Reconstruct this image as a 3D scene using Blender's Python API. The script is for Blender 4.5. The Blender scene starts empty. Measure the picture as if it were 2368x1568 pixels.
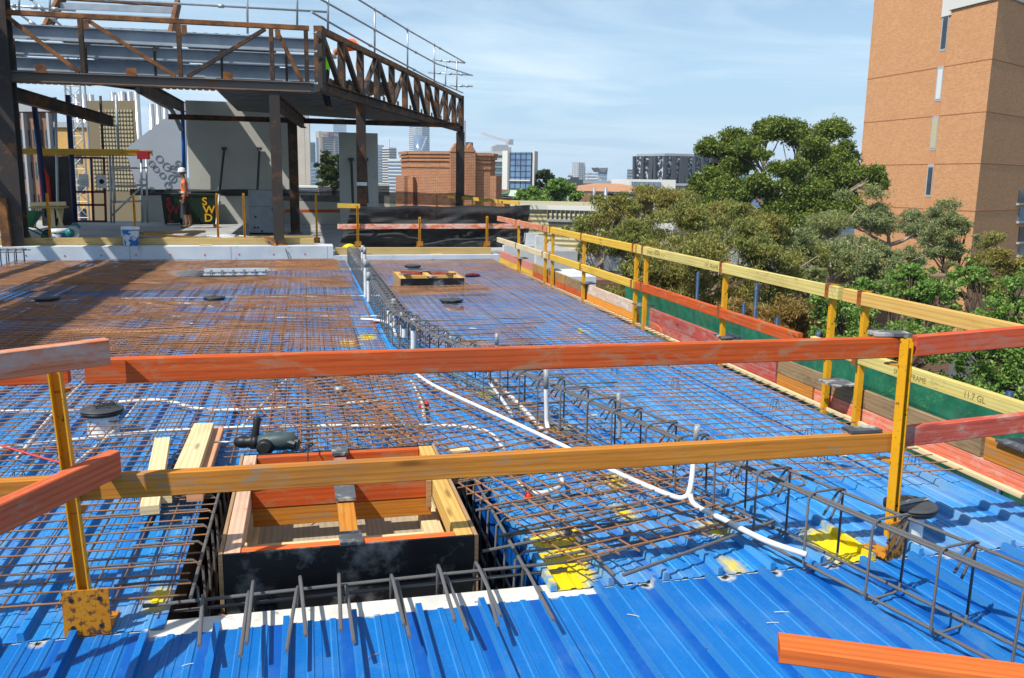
import bpy, math, random
from mathutils import Vector as V, Matrix
rnd = random.Random(7)
SC = bpy.context.scene
COL = SC.collection
# ------------------------------------------------------------------ camera, sky, sun, exposure
IW, IH, FPX, EYE = 2367.0, 1568.0, 2012.3, 1.74
_p, _y, _r = math.radians(10.405), math.radians(13.337), math.radians(0.887)
FWD = V((math.sin(_y)*math.cos(_p), math.cos(_y)*math.cos(_p), -math.sin(_p)))
_rt = V((math.cos(_y), -math.sin(_y), 0)); _up = _rt.cross(FWD)
RT = _rt*math.cos(_r) + _up*math.sin(_r); UP = -_rt*math.sin(_r) + _up*math.cos(_r)
cam = bpy.data.cameras.new('camera'); co = bpy.data.objects.new('camera', cam); COL.objects.link(co)
cam.lens = 36*FPX/IW; cam.sensor_width = 36; cam.sensor_fit = 'HORIZONTAL'; cam.clip_start = .05; cam.clip_end = 20000
m = Matrix((RT, UP, -FWD)).transposed().to_4x4(); m.translation = V((0, 0, EYE)); co.matrix_world = m
SC.camera = co
SUN = V((-.66, -.385, 1.0)).normalized()
el = math.asin(SUN.z); az = math.atan2(SUN.x, SUN.y)
w = bpy.data.worlds.new('World'); SC.world = w; w.use_nodes = True
nt = w.node_tree; nt.nodes.clear()
def wn(t, **k):
    n = nt.nodes.new(t)
    for a, b in k.items(): setattr(n, a, b)
    return n
sky = wn('ShaderNodeTexSky', sky_type='NISHITA', sun_disc=False, sun_elevation=el, sun_rotation=az, altitude=50, air_density=1.0, dust_density=.25, ozone_density=2.6)
tc = wn('ShaderNodeTexCoord'); sep = wn('ShaderNodeSeparateXYZ'); nt.links.new(tc.outputs['Generated'], sep.inputs[0])
mx = wn('ShaderNodeMath', operation='MAXIMUM'); nt.links.new(sep.outputs['Z'], mx.inputs[0]); mx.inputs[1].default_value = .02
ad = wn('ShaderNodeMath', operation='ADD'); nt.links.new(mx.outputs[0], ad.inputs[0]); ad.inputs[1].default_value = .10
dv = wn('ShaderNodeVectorMath', operation='DIVIDE'); nt.links.new(tc.outputs['Generated'], dv.inputs[0])
cb = wn('ShaderNodeCombineXYZ')
for i in range(3): nt.links.new(ad.outputs[0], cb.inputs[i])
nt.links.new(cb.outputs[0], dv.inputs[1])
mp = wn('ShaderNodeMapping'); mp.inputs['Rotation'].default_value = (0, 0, .5); mp.inputs['Scale'].default_value = (.45, .9, 1); nt.links.new(dv.outputs[0], mp.inputs[0])
nz = wn('ShaderNodeTexNoise'); nz.inputs['Scale'].default_value = 1.1; nz.inputs['Detail'].default_value = 9; nz.inputs['Roughness'].default_value = .58; nz.inputs['Distortion'].default_value = .7
nt.links.new(mp.outputs[0], nz.inputs[0])
mr = wn('ShaderNodeMapRange'); nt.links.new(nz.outputs[0], mr.inputs[0])
mr.inputs[1].default_value = .40; mr.inputs[2].default_value = .68; mr.inputs[3].default_value = .04; mr.inputs[4].default_value = .72
hz = wn('ShaderNodeMapRange'); nt.links.new(sep.outputs['Z'], hz.inputs[0]); hz.interpolation_type = 'SMOOTHSTEP'
hz.inputs[1].default_value = -.05; hz.inputs[2].default_value = .32; hz.inputs[3].default_value = .95; hz.inputs[4].default_value = 0.
hm_ = wn('ShaderNodeMix', data_type='RGBA'); nt.links.new(hz.outputs[0], hm_.inputs[0]); nt.links.new(sky.outputs[0], hm_.inputs[6]); hm_.inputs[7].default_value = (3.5, 5.8, 7.7, 1)
mix = wn('ShaderNodeMix', data_type='RGBA'); nt.links.new(mr.outputs[0], mix.inputs[0]); nt.links.new(hm_.outputs[2], mix.inputs[6]); mix.inputs[7].default_value = (7.3, 8.5, 9.3, 1)
bg = wn('ShaderNodeBackground'); bg.inputs[1].default_value = .10; nt.links.new(mix.outputs[2], bg.inputs[0])
wo = wn('ShaderNodeOutputWorld'); nt.links.new(bg.outputs[0], wo.inputs[0])
sl = bpy.data.lights.new('sun', 'SUN'); sl.energy = 5.0; sl.angle = math.radians(.53); sl.color = (1, .955, .88)
so = bpy.data.objects.new('sun', sl); COL.objects.link(so); so.rotation_euler = SUN.to_track_quat('Z', 'Y').to_euler(); so.location = (0, 0, 60)
SC.view_settings.view_transform = 'Standard'; SC.view_settings.look = 'None'; SC.view_settings.exposure = 0.40; SC.view_settings.gamma = 1
SC.view_settings.use_curve_mapping = False
SC.cycles.use_denoising = True
SC.cycles.max_bounces = 6; SC.cycles.diffuse_bounces = 3; SC.cycles.transparent_max_bounces = 12; SC.cycles.caustics_reflective = False; SC.cycles.caustics_refractive = False

# ------------------------------------------------------------------ helpers
def ray(x, y): return FWD + RT*((x-IW/2)/FPX) - UP*((y-IH/2)/FPX)
def Pz(x, y, z=0.0):
    d = ray(x, y); return V((0, 0, EYE)) + d*((z-EYE)/d.z)
def Py(x, y, Y):
    d = ray(x, y); return V((0, 0, EYE)) + d*(Y/d.y)
def Px(x, y, X):
    d = ray(x, y); return V((0, 0, EYE)) + d*(X/d.x)
def Pd(x, y, D):
    return V((0, 0, EYE)) + ray(x, y)*D          # D metres along the lens axis
def lin(c): c /= 255; return c/12.92 if c <= .04045 else ((c+.055)/1.055)**2.4
def S(r, g, b, k=1.0): return (lin(r)*k, lin(g)*k, lin(b)*k, 1)

class NT:
    def __init__(s, name):
        s.m = bpy.data.materials.new(name); s.m.use_nodes = True; s.t = s.m.node_tree
        s.b = s.t.nodes['Principled BSDF']; s.tc = s.t.nodes.new('ShaderNodeTexCoord')
    def n(s, t, ins=None, **k):
        o = s.t.nodes.new(t)
        for a, b in k.items(): setattr(o, a, b)
        for a, b in (ins or {}).items():
            if hasattr(b, 'links'): s.t.links.new(b, o.inputs[a])
            else: o.inputs[a].default_value = b
        return o
    def co(s, kind='Object', scale=(1, 1, 1), rot=(0, 0, 0)):
        return s.n('ShaderNodeMapping', {0: s.tc.outputs[kind], 'Scale': scale, 'Rotation': rot}).outputs[0]
    def noise(s, vec, scale, detail=5, rough=.55, dist=0):
        return s.n('ShaderNodeTexNoise', {0: vec, 'Scale': scale, 'Detail': detail, 'Roughness': rough, 'Distortion': dist}).outputs[0]
    def rng(s, v, a, b, c=0., d=1.):
        return s.n('ShaderNodeMapRange', {0: v, 1: a, 2: b, 3: c, 4: d}).outputs[0]
    def mix(s, f, a, b, bt='MIX'):
        o = s.n('ShaderNodeMix', data_type='RGBA', blend_type=bt)
        for i, x in ((0, f), (6, a), (7, b)):
            if hasattr(x, 'links'): s.t.links.new(x, o.inputs[i])
            else: o.inputs[i].default_value = x
        return o.outputs[2]
    def set(s, **k):
        for a, b in k.items():
            a = {'color': 'Base Color', 'rough': 'Roughness', 'metal': 'Metallic', 'alpha': 'Alpha', 'spec': 'Specular IOR Level', 'normal': 'Normal', 'trans': 'Transmission Weight', 'emis': 'Emission Color', 'emit': 'Emission Strength', 'coat': 'Coat Weight'}[a]
            if hasattr(b, 'links'): s.t.links.new(b, s.b.inputs[a])
            else: s.b.inputs[a].default_value = b
    def bump(s, h, st=.3, d=.01):
        s.set(normal=s.n('ShaderNodeBump', {'Height': h, 'Strength': st, 'Distance': d}).outputs[0])

def flat(name, c, rough=.6, metal=0, c2=None, scale=3, lo=.35, hi=.65, c3=None, s3=7, t3=(.58, .68), bump=0, bs=30, spec=.3, kind='Object', stretch=(1, 1, 1)):
    """two-tone noise, an optional patchy third colour, optional fine relief"""
    t = NT(name); vec = t.co(kind, stretch)
    col = c
    if c2: col = t.mix(t.rng(t.noise(vec, scale), lo, hi), c, c2)
    if c3: col = t.mix(t.rng(t.noise(vec, s3, 7, .62), t3[0], t3[1]), col, c3)
    t.set(color=col, rough=rough, metal=metal, spec=spec)
    if c2: t.set(rough=t.rng(t.noise(vec, scale*3), .3, .7, max(rough-.1, .05), min(rough+.12, 1)))
    if bump: t.bump(t.noise(vec, bs, 6), bump)
    return t.m
def wood(name, c, c2, worn=None, wt=(.58, .66), grain=1.0, rough=.7, dark=None):
    """painted or bare sawn timber, grain along UV u (metres)"""
    t = NT(name)
    g = t.noise(t.co('UV', (.9, 17*grain, 1)), 2.2, 8, .68, 1.5)
    col = t.mix(t.rng(g, .32, .68), c, c2)
    rings = t.n('ShaderNodeTexWave', {0: t.co('UV', (.45, 7, 1)), 'Scale': 1.5, 'Distortion': 9., 'Detail': 2.5, 'Detail Scale': .5}, bands_direction='Y').outputs[0]
    col = t.mix(t.rng(rings, .55, 1, 0, .32), col, dark or tuple(x*.45 for x in c[:3])+(1,))
    kn = t.n('ShaderNodeTexVoronoi', {0: t.co('UV', (1.1, 6, 1)), 'Scale': 1.3}).outputs[0]
    col = t.mix(t.rng(kn, .13, .05, 0, .75), col, dark or tuple(x*.3 for x in c[:3])+(1,))
    if worn:
        wv = t.noise(t.co('UV', (2.2, 6, 1)), 2.0, 10, .72, .6)
        col = t.mix(t.rng(wv, wt[0], wt[1], 0, .8), col, worn)
    dirt = t.noise(t.co('UV', (1, 1.5, 1)), 1.1, 4)
    col = t.mix(t.rng(dirt, .5, .85, 0, .4), col, (.06, .05, .045, 1))
    t.set(color=col, rough=t.rng(g, .3, .7, rough-.05, rough+.2), spec=.15)
    t.bump(g, .25, .004)
    return t.m
def chipped(name, c, c2, rust, amt=(.60, .66), rough=.45):
    t = NT(name); vec = t.co('Object')
    col = t.mix(t.rng(t.noise(vec, 6), .3, .7), c, c2)
    r1 = t.noise(vec, 34, 7, .7); r2 = t.noise(vec, 3.2, 3)
    k = t.n('ShaderNodeMath', {0: r1, 1: t.rng(r2, .3, .7, -.05, .09)}, operation='ADD').outputs[0]
    f = t.rng(k, amt[0], amt[1])
    col = t.mix(f, col, t.mix(t.rng(t.noise(vec, 60), .35, .65), rust, (.035, .022, .016, 1)))
    t.set(color=col, rough=t.rng(f, 0, 1, rough, .9), spec=.3); t.bump(f, -.25, .002)
    return t.m
def rusty(name, c, r, lo=.42, hi=.62, sc=5, rough=.7):
    t = NT(name); vec = t.co('Object'); a = t.noise(vec, sc, 8, .65)
    b = t.noise(vec, sc*9, 5, .7)
    k = t.n('ShaderNodeMath', {0: a, 1: t.rng(b, .3, .7, -.08, .08)}, operation='ADD').outputs[0]
    col = t.mix(t.rng(k, lo, hi), c, r)
    t.set(color=col, rough=rough, metal=.1, spec=.25); t.bump(b, .2, .003)
    return t.m
def rebar(name, c, r, lo, hi):
    t = NT(name); a = t.noise(t.co('UV', (1, .2, 1)), 3.2, 7, .65)
    wv = t.n('ShaderNodeTexWave', {0: t.co('UV', (1, 3.0, 1)), 'Scale': 26.}, bands_direction='DIAGONAL').outputs[0]
    col = t.mix(t.rng(a, lo, hi), c, r)
    col = t.mix(t.rng(wv, .3, .8, 0, .35), col, (.16, .15, .145, 1))
    t.set(color=col, rough=.62, metal=.25); t.bump(wv, .5, .003)
    return t.m

def plane_frame(d, up=None):
    d = d.normalized(); u = V(up) if up is not None else V((0, 0, 1))
    if abs(d.dot(u)) > .985: u = V((0, 1, 0))
    s = d.cross(u).normalized(); u = s.cross(d).normalized()
    return s, u
class MB:
    def __init__(s): s.v = []; s.f = []; s.uv = []; s.mi = []; s.k = 0
    def quad(s, pts, uv=None):
        i = len(s.v); s.v += [V(p) for p in pts]; s.f.append(tuple(range(i, i+len(pts))))
        if uv is None:
            a = V(pts[1])-V(pts[0]); n = a.cross(V(pts[-1])-V(pts[0])); e = a.normalized() if a.length else V((1, 0, 0))
            g = n.normalized().cross(e) if n.length else V((0, 0, 1))
            uv = [((V(p)-V(pts[0])).dot(e), (V(p)-V(pts[0])).dot(g)) for p in pts]
        s.uv.append(uv); s.mi.append(s.k); return s
    def extr(s, poly, p0, p1, up=None, roll=0, caps=True, uo=None):
        p0, p1 = V(p0), V(p1); d = p1-p0; L = d.length; sd, u = plane_frame(d, up)
        if roll:
            c, q = math.cos(roll), math.sin(roll); sd, u = sd*c+u*q, u*c-sd*q
        uo = rnd.random()*9 if uo is None else uo; i = len(s.v); n = len(poly)
        for P in (p0, p1): s.v += [P+sd*a+u*b for a, b in poly]
        per = 0.0
        for k in range(n):
            a, b = poly[k], poly[(k+1) % n]; l = math.hypot(a[0]-b[0], a[1]-b[1])
            s.f.append((i+k, i+n+k, i+n+(k+1) % n, i+(k+1) % n)); s.mi.append(s.k)
            s.uv.append([(uo, uo+per), (uo+L, uo+per), (uo+L, uo+per+l), (uo, uo+per+l)]); per += l
        if caps:
            s.f.append(tuple(range(i, i+n))); s.uv.append([(uo+a*.1, uo+b) for a, b in poly]); s.mi.append(s.k)
            s.f.append(tuple(range(i+2*n-1, i+n-1, -1))); s.uv.append([(uo+a*.1, uo+b) for a, b in reversed(poly)]); s.mi.append(s.k)
        return s
    def beam(s, p0, p1, w, h, up=None, ch=None, roll=0):
        c = min(w, h)*.07 if ch is None else ch; a, b = w/2, h/2
        if c <= 0: poly = [(-a, -b), (a, -b), (a, b), (-a, b)]
        else: poly = [(-a+c, -b), (a-c, -b), (a, -b+c), (a, b-c), (a-c, b), (-a+c, b), (-a, b-c), (-a, -b+c)]
        return s.extr(poly, p0, p1, up, roll)
    def box(s, lo, hi, uo=0.0):
        (a, b, c), (d, e, f) = lo, hi
        q = [((a, b, c), (d, b, c), (d, b, f), (a, b, f)), ((d, e, c), (a, e, c), (a, e, f), (d, e, f)), ((a, e, c), (a, b, c), (a, b, f), (a, e, f)),
             ((d, b, c), (d, e, c), (d, e, f), (d, b, f)), ((a, b, f), (d, b, f), (d, e, f), (a, e, f)), ((a, e, c), (d, e, c), (d, b, c), (a, b, c))]
        for k, pts in enumerate(q):
            ax = (0, 0, 1, 1, 0, 0)[k]; ay = (2, 2, 2, 2, 1, 1)[k]
            s.quad(pts, [(p[ax]+uo, p[ay]+uo) for p in pts])
        return s
    def obox(s, c, ex, ey, ez):      # oriented box, half vectors
        c, ex, ey, ez = V(c), V(ex), V(ey), V(ez)
        s.extr([(-ex.length, -ez.length), (ex.length, -ez.length), (ex.length, ez.length), (-ex.length, ez.length)], c-ey, c+ey, ez); return s
    def ibeam(s, p0, p1, w, h, t=.012, up=None):
        a, b = w/2, h/2; q = t*.6
        return s.extr([(-a, -b), (a, -b), (a, -b+t), (q, -b+t), (q, b-t), (a, b-t), (a, b), (-a, b), (-a, b-t), (-q, b-t), (-q, -b+t), (-a, -b+t)], p0, p1, up)
    def chan(s, p0, p1, w, h, t=.004, up=None, flip=1):
        a, b = w/2*flip, h/2; q = t*flip
        return s.extr([(-a, -b), (a, -b), (a, -b+.02), (a-q, -b+.02), (a-q, -b+t), (-a+q, -b+t), (-a+q, b-t), (a-q, b-t), (a-q, b-.02), (a, b-.02), (a, b), (-a, b)], p0, p1, up)
    def tube(s, pts, r, n=8, cap=True, rs=None):
        pts = [V(p) for p in pts]; i0 = len(s.v); L = 0.0; uo = rnd.random()*5; us = []
        d0 = (pts[1]-pts[0]); sd, u = plane_frame(d0)
        for k, p in enumerate(pts):
            d = (pts[min(k+1, len(pts)-1)]-pts[max(k-1, 0)]).normalized()
            sd = (sd-d*sd.dot(d)).normalized(); u = sd.cross(d).normalized()*-1
            rr = rs[k] if rs else r
            for j in range(n):
                a = 2*math.pi*j/n; s.v.append(p+sd*(math.cos(a)*rr)+u*(math.sin(a)*rr))
            if k: L += (p-pts[k-1]).length
            us.append(L+uo)
        for k in range(len(pts)-1):
            for j in range(n):
                a, b = i0+k*n+j, i0+k*n+(j+1) % n
                s.f.append((a, b, b+n, a+n)); s.mi.append(s.k)
                s.uv.append([(us[k], j/n), (us[k], (j+1)/n), (us[k+1], (j+1)/n), (us[k+1], j/n)])
        if cap:
            s.f.append(tuple(range(i0+n-1, i0-1, -1))); s.uv.append([(0, 0)]*n); s.mi.append(s.k)
            e = len(s.v)-n; s.f.append(tuple(range(e, e+n))); s.uv.append([(0, 0)]*n); s.mi.append(s.k)
        return s
    def lathe(s, prof, c=(0, 0, 0), n=24, wob=0, axis=None):
        c = V(c); i0 = len(s.v); A = V(axis).normalized() if axis is not None else V((0, 0, 1)); e1, e2 = plane_frame(A)
        for r, z in prof:
            for j in range(n):
                a = 2*math.pi*j/n; q = r*(1+(wob*math.sin(5*a+z*40)+wob*rnd.uniform(-1, 1) if wob else 0))
                s.v.append(c+e1*(q*math.cos(a))-e2*(q*math.sin(a))*-1+A*z)
        for k in range(len(prof)-1):
            for j in range(n):
                a, b = i0+k*n+j, i0+k*n+(j+1) % n
                s.f.append((a, b, b+n, a+n)); s.mi.append(s.k); s.uv.append([(j/n, k), ((j+1)/n, k), ((j+1)/n, k+1), (j/n, k+1)])
        for base, rev in ((i0, True), (len(s.v)-n, False)):
            q = list(range(base, base+n)); s.f.append(tuple(reversed(q)) if rev else tuple(q)); s.uv.append([(0, 0)]*n); s.mi.append(s.k)
        return s
    def build(s, name, mat, parent=None, smooth=False):
        me = bpy.data.meshes.new(name); o = V((0, 0, 0)) if parent is None else WL[parent.name]
        me.from_pydata([tuple(p-o) for p in s.v], [], s.f)
        ul = me.uv_layers.new(name='UVMap'); flat_uv = [c for f in s.uv for p in f for c in p]
        ul.data.foreach_set('uv', flat_uv)
        for x in (mat if isinstance(mat, (list, tuple)) else [mat]): me.materials.append(x)
        if any(s.mi): me.polygons.foreach_set('material_index', s.mi)
        if smooth:
            me.polygons.foreach_set('use_smooth', [len(f) <= 4 for f in s.f])
        me.update()
        ob = bpy.data.objects.new(name, me); COL.objects.link(ob)
        if parent is not None: ob.parent = parent
        WL[ob.name] = V(o)
        return ob
ORD = 'first second third fourth fifth sixth seventh eighth ninth tenth eleventh twelfth thirteenth fourteenth fifteenth sixteenth seventeenth'.split()
WL = {}
def tag(o, label=None, cat=None, group=None, kind=None):
    for k, x in (('label', label), ('category', cat), ('group', group), ('kind', kind)):
        if x: o[k] = x
    return o
def thing(name, label, cat, loc=(0, 0, 0), group=None):
    o = bpy.data.objects.new(name, None); COL.objects.link(o); o.location = loc; o.empty_display_size = .1; WL[o.name] = V(loc)
    return tag(o, label, cat, group)
def dup(o, loc=None, rz=0, parent=None, label=None, group=None):
    c = o.copy(); COL.objects.link(c); c.parent = parent
    if loc is not None: c.location = loc; c.rotation_euler = (0, 0, rz)
    if label: c['label'] = label
    if group: c['group'] = group
    WL[c.name] = V(loc) if loc is not None else V((0, 0, 0))
    for ch in list(o.children): dup(ch, None, 0, c)
    return c
def lettering(name, txt, size, mat, parent, origin, ex, ey, depth=.002, bold=0.0, font_space=1.0):
    """flat lettering as a mesh: origin = lower left corner, ex/ey = unit directions"""
    cu = bpy.data.curves.new('text_outline', 'FONT'); cu.body = txt; cu.size = size; cu.extrude = depth; cu.offset = bold; cu.resolution_u = 3; cu.space_character = font_space
    tmp = bpy.data.objects.new('text_outline', cu); COL.objects.link(tmp)
    dg = bpy.context.evaluated_depsgraph_get(); me = bpy.data.meshes.new_from_object(tmp.evaluated_get(dg)); bpy.data.objects.remove(tmp); bpy.data.curves.remove(cu)
    ex, ey = V(ex).normalized(), V(ey).normalized(); nz_ = ex.cross(ey); o = V(origin)-(WL[parent.name] if parent is not None else V((0, 0, 0)))
    me.transform(Matrix((ex, ey, nz_)).transposed().to_4x4()); me.transform(Matrix.Translation(o))
    me.materials.clear(); me.materials.append(mat); me.name = name
    ob = bpy.data.objects.new(name, me); COL.objects.link(ob); ob.parent = parent; return ob
# ------------------------------------------------------------------ materials
GP = 'ShaderNodeNewGeometry'
def spots(t, col, pts, r, c, amt=.35, soft=.02, ys_=1.0):
    pos = t.n(GP).outputs['Position']; nz1 = t.noise(pos, 9, 6, .65)
    acc = None
    for x, y, k in pts:
        d = t.n('ShaderNodeVectorMath', {0: t.n('ShaderNodeVectorMath', {0: pos, 1: (1, ys_, 0)}, operation='MULTIPLY').outputs[0], 1: (x, y*ys_, 0)}, operation='DISTANCE').outputs['Value']
        d = t.n('ShaderNodeMath', {0: d, 1: t.rng(nz1, .2, .8, -amt*r*k, amt*r*k)}, operation='ADD').outputs[0]
        q = t.rng(d, r*k+soft, r*k-soft)
        acc = q if acc is None else t.n('ShaderNodeMath', {0: acc, 1: q}, operation='MAXIMUM').outputs[0]
    return t.mix(acc, col, c)
def deckmat(name, c, c2, dust, dt, yellow=(), burn=(), k=.5, bs_=.75):
    t = NT(name); pos = t.n(GP).outputs['Position']
    mp_ = t.n('ShaderNodeMapping', {0: pos, 'Scale': (3.2, .35, 3)}).outputs[0]
    col = t.mix(t.rng(t.noise(mp_, 2.0, 5), .3, .7), c, c2)
    sp = t.noise(pos, 130, 2, .5); col = t.mix(t.rng(sp, .45, .75, 0, .3), col, tuple(min(1, x*1.7) for x in c2[:3])+(1,))
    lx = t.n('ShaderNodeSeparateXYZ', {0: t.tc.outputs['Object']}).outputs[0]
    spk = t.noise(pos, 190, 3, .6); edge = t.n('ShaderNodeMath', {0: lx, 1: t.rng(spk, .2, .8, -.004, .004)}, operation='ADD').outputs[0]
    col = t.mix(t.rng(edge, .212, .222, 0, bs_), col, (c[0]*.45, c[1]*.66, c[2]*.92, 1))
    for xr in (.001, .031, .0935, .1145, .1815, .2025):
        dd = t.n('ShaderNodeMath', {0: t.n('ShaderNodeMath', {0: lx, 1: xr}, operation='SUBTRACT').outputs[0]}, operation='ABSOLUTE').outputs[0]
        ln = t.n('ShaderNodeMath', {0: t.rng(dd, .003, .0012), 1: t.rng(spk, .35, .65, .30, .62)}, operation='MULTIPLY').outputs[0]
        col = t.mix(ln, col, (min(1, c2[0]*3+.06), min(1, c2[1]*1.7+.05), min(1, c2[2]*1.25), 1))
    d = t.noise(pos, 1.6, 8, .66); col = t.mix(t.rng(d, dt[0], dt[1], 0, k), col, dust)
    sm = t.noise(t.n('ShaderNodeMapping', {0: pos, 'Scale': (1.6, .7, 1), 'Rotation': (0, 0, .6)}).outputs[0], 3.4, 10, .74, .8); col = t.mix(t.rng(sm, .56, .70, 0, .28), col, dust)
    gr_ = t.noise(pos, 11, 9, .78); col = t.mix(t.rng(gr_, .66, .74, 0, .7), col, (.16, .14, .11, 1))
    sc_ = t.noise(t.n('ShaderNodeMapping', {0: pos, 'Scale': (1, .25, 1), 'Rotation': (0, 0, .3)}).outputs[0], 22, 8, .75); col = t.mix(t.rng(sc_, .60, .72, 0, .35), col, dust)
    if yellow: col = spots(t, col, yellow, .1, S(232, 205, 20, .85), .9, .03, .55)
    if burn:
        col = spots(t, col, burn, .034, S(205, 205, 200, .75), .9, .012); col = spots(t, col, [(x, y, .42) for x, y, q in burn], .042, (.02, .017, .015, 1), .9, .006)
    t.set(color=col, rough=t.rng(d, .3, .7, .38, .6), metal=.0, spec=.28); t.bump(t.noise(pos, 240, 3), .03, .001)
    return t.m
def xy(px, py, k=1): p = Pz(px, py, 0); return (p.x, p.y, k)
YEL = [xy(1300, 1270, 1.2), xy(1315, 1335, 1.1), xy(1290, 1250, .7), xy(1440, 1185, .5), xy(1420, 1115, .6), xy(1645, 1225, .55), xy(1940, 1268, 1.2), xy(1905, 1255, .8), xy(1695, 1312, .4), xy(365, 1385, .5), xy(1125, 910, .7), xy(1290, 995, .6), xy(950, 760, .9), xy(850, 780, .9), (3.1, 9.5, .6), (.4, 9.2, 1.0)]
BRN = [(x, 3.315, k) for x, k in ((-1.02, 1), (-.62, 1.1), (.22, 1.1), (.66, 1), (.98, .8), (1.12, .9), (1.40, 1), (1.78, 1.1), (2.02, .9), (2.95, 1), (2.32, .7))]
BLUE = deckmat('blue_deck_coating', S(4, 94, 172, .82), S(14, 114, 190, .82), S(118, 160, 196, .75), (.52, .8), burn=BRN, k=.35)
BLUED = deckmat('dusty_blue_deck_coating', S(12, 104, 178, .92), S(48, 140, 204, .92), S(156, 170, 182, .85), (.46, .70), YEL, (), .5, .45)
MESHW = rebar('rusty_mesh_wire', (.20, .115, .065, 1), (.48, .20, .06, 1), .36, .56)
MESHR = rebar('very_rusty_mesh_wire', (.26, .12, .05, 1), (.48, .20, .06, 1), .35, .6)
MESHG = rebar('grey_brown_mesh_wire', (.15, .11, .085, 1), (.40, .17, .055, 1), .42, .58)
BAR = rebar('dark_reinforcing_bar', (.13, .135, .145, 1), (.16, .135, .12, 1), .45, .7)
WIREM = flat('black_tie_wire', (.04, .035, .03, 1), .6, .3)
YPOST = chipped('yellow_post_paint', S(214, 150, 16, .85), S(228, 168, 30, .85), (.16, .06, .02, 1))
YPLATE = chipped('rusty_yellow_plate_paint', S(205, 140, 22, .8), S(190, 120, 25, .8), (.14, .05, .02, 1), (.52, .60))
W_OR = wood('orange_painted_timber', S(178, 70, 28, .95), S(202, 96, 44, .95), S(168, 128, 96, .8), (.52, .63))
W_ORF = wood('faded_orange_timber', S(206, 112, 72, .9), S(220, 142, 104, .9), S(205, 180, 160, .8), (.48, .62))
W_YB = wood('ochre_stained_timber', S(176, 108, 36, .95), S(200, 134, 54, .95), S(150, 146, 128, .7), (.55, .66))
W_YEL = wood('yellow_painted_timber', S(214, 168, 52, .9), S(226, 186, 84, .9), S(190, 160, 100, .8), (.60, .70))
W_PALE = wood('pale_yellow_timber', S(206, 184, 96, .9), S(216, 200, 130, .9), S(130, 120, 80, .8), (.58, .68))
W_CREAM = wood('weathered_cream_timber', S(210, 190, 150, .9), S(220, 205, 170, .9), S(150, 130, 100, .8), (.58, .68))
W_TAN = wood('tan_timber', S(206, 160, 82, .9), S(218, 178, 104, .9), S(180, 140, 70, .8), (.6, .7))
W_PINK = wood('faded_pink_timber', S(200, 120, 106, .9), S(210, 140, 124, .9), S(190, 150, 140, .8), (.6, .7))
W_RED = wood('red_painted_timber', S(170, 64, 54, .9), S(192, 96, 82, .9), S(176, 138, 128, .8), (.47, .60))
W_GREY = wood('weathered_grey_timber', S(146, 118, 84, .85), S(166, 140, 104, .85), S(110, 92, 70, .8), (.5, .65))
W_BROWN = wood('brown_timber', S(164, 122, 66, .9), S(182, 140, 80, .9), S(130, 100, 60, .8), (.55, .68))
W_PINE = wood('fresh_pine_timber', S(228, 200, 150, .85), S(238, 216, 172, .85), None, grain=.8)
W_SLEEP = wood('treated_pine_timber', S(186, 158, 100, .85), S(200, 174, 118, .85), S(160, 140, 90, .8), (.6, .7))
PLYE = wood('plywood_edge', S(196, 160, 120, .85), S(150, 112, 76, .85), None, grain=3)
PLYB = flat('black_formply_face', (.009, .009, .011, 1), .55, 0, (.02, .021, .024, 1), 3, c3=S(160, 162, 164, .6), s3=5.5, t3=(.54, .74), bump=.15, bs=60, spec=.12)
PLYW = flat('scuffed_formply_scrap', (.045, .045, .05, 1), .5, 0, (.10, .10, .105, 1), 6, c3=S(190, 188, 182, .7), s3=9, t3=(.52, .62))
PVC = flat('white_conduit_plastic', S(228, 230, 230, .82), .35, 0, S(206, 210, 210, .82), 8)
PVCG = flat('grey_conduit_plastic', S(150, 158, 164, .85), .4, 0, S(132, 140, 148, .85), 8)
TAPE = flat('silver_duct_tape', S(166, 170, 174, .85), .45, .1, S(132, 136, 140, .85), 20, bump=.3, bs=50)
LIDB = flat('dark_grey_drain_lid', (.035, .038, .042, 1), .5, 0, (.06, .063, .068, 1), 10, c3=S(150, 150, 150, .6), s3=14, t3=(.6, .72))
BLK = flat('black_plastic', (.012, .012, .013, 1), .45)
REDP = flat('red_plastic_cap', S(214, 52, 34, .85), .4)
PLATEW = flat('white_primed_steel_flange', S(226, 224, 216, .85), .5, 0, S(206, 204, 196, .85), 6, c3=S(92, 84, 74, .7), s3=16, t3=(.64, .72))
CONC = flat('pale_concrete', S(206, 210, 212, .86), .85, 0, S(188, 193, 197, .86), 1.6, c3=S(128, 130, 128, .8), s3=5, t3=(.60, .78), bump=.15, bs=40)
CONCF = flat('dusty_floor_concrete', S(176, 176, 174, .86), .9, 0, S(150, 151, 150, .86), .7, c3=S(120, 118, 112, .8), s3=2.5, t3=(.58, .75), bump=.1, bs=30)
DARK = flat('black_steel_beam', (.010, .010, .012, 1), .6, 0, (.018, .018, .02, 1), 5)

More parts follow.
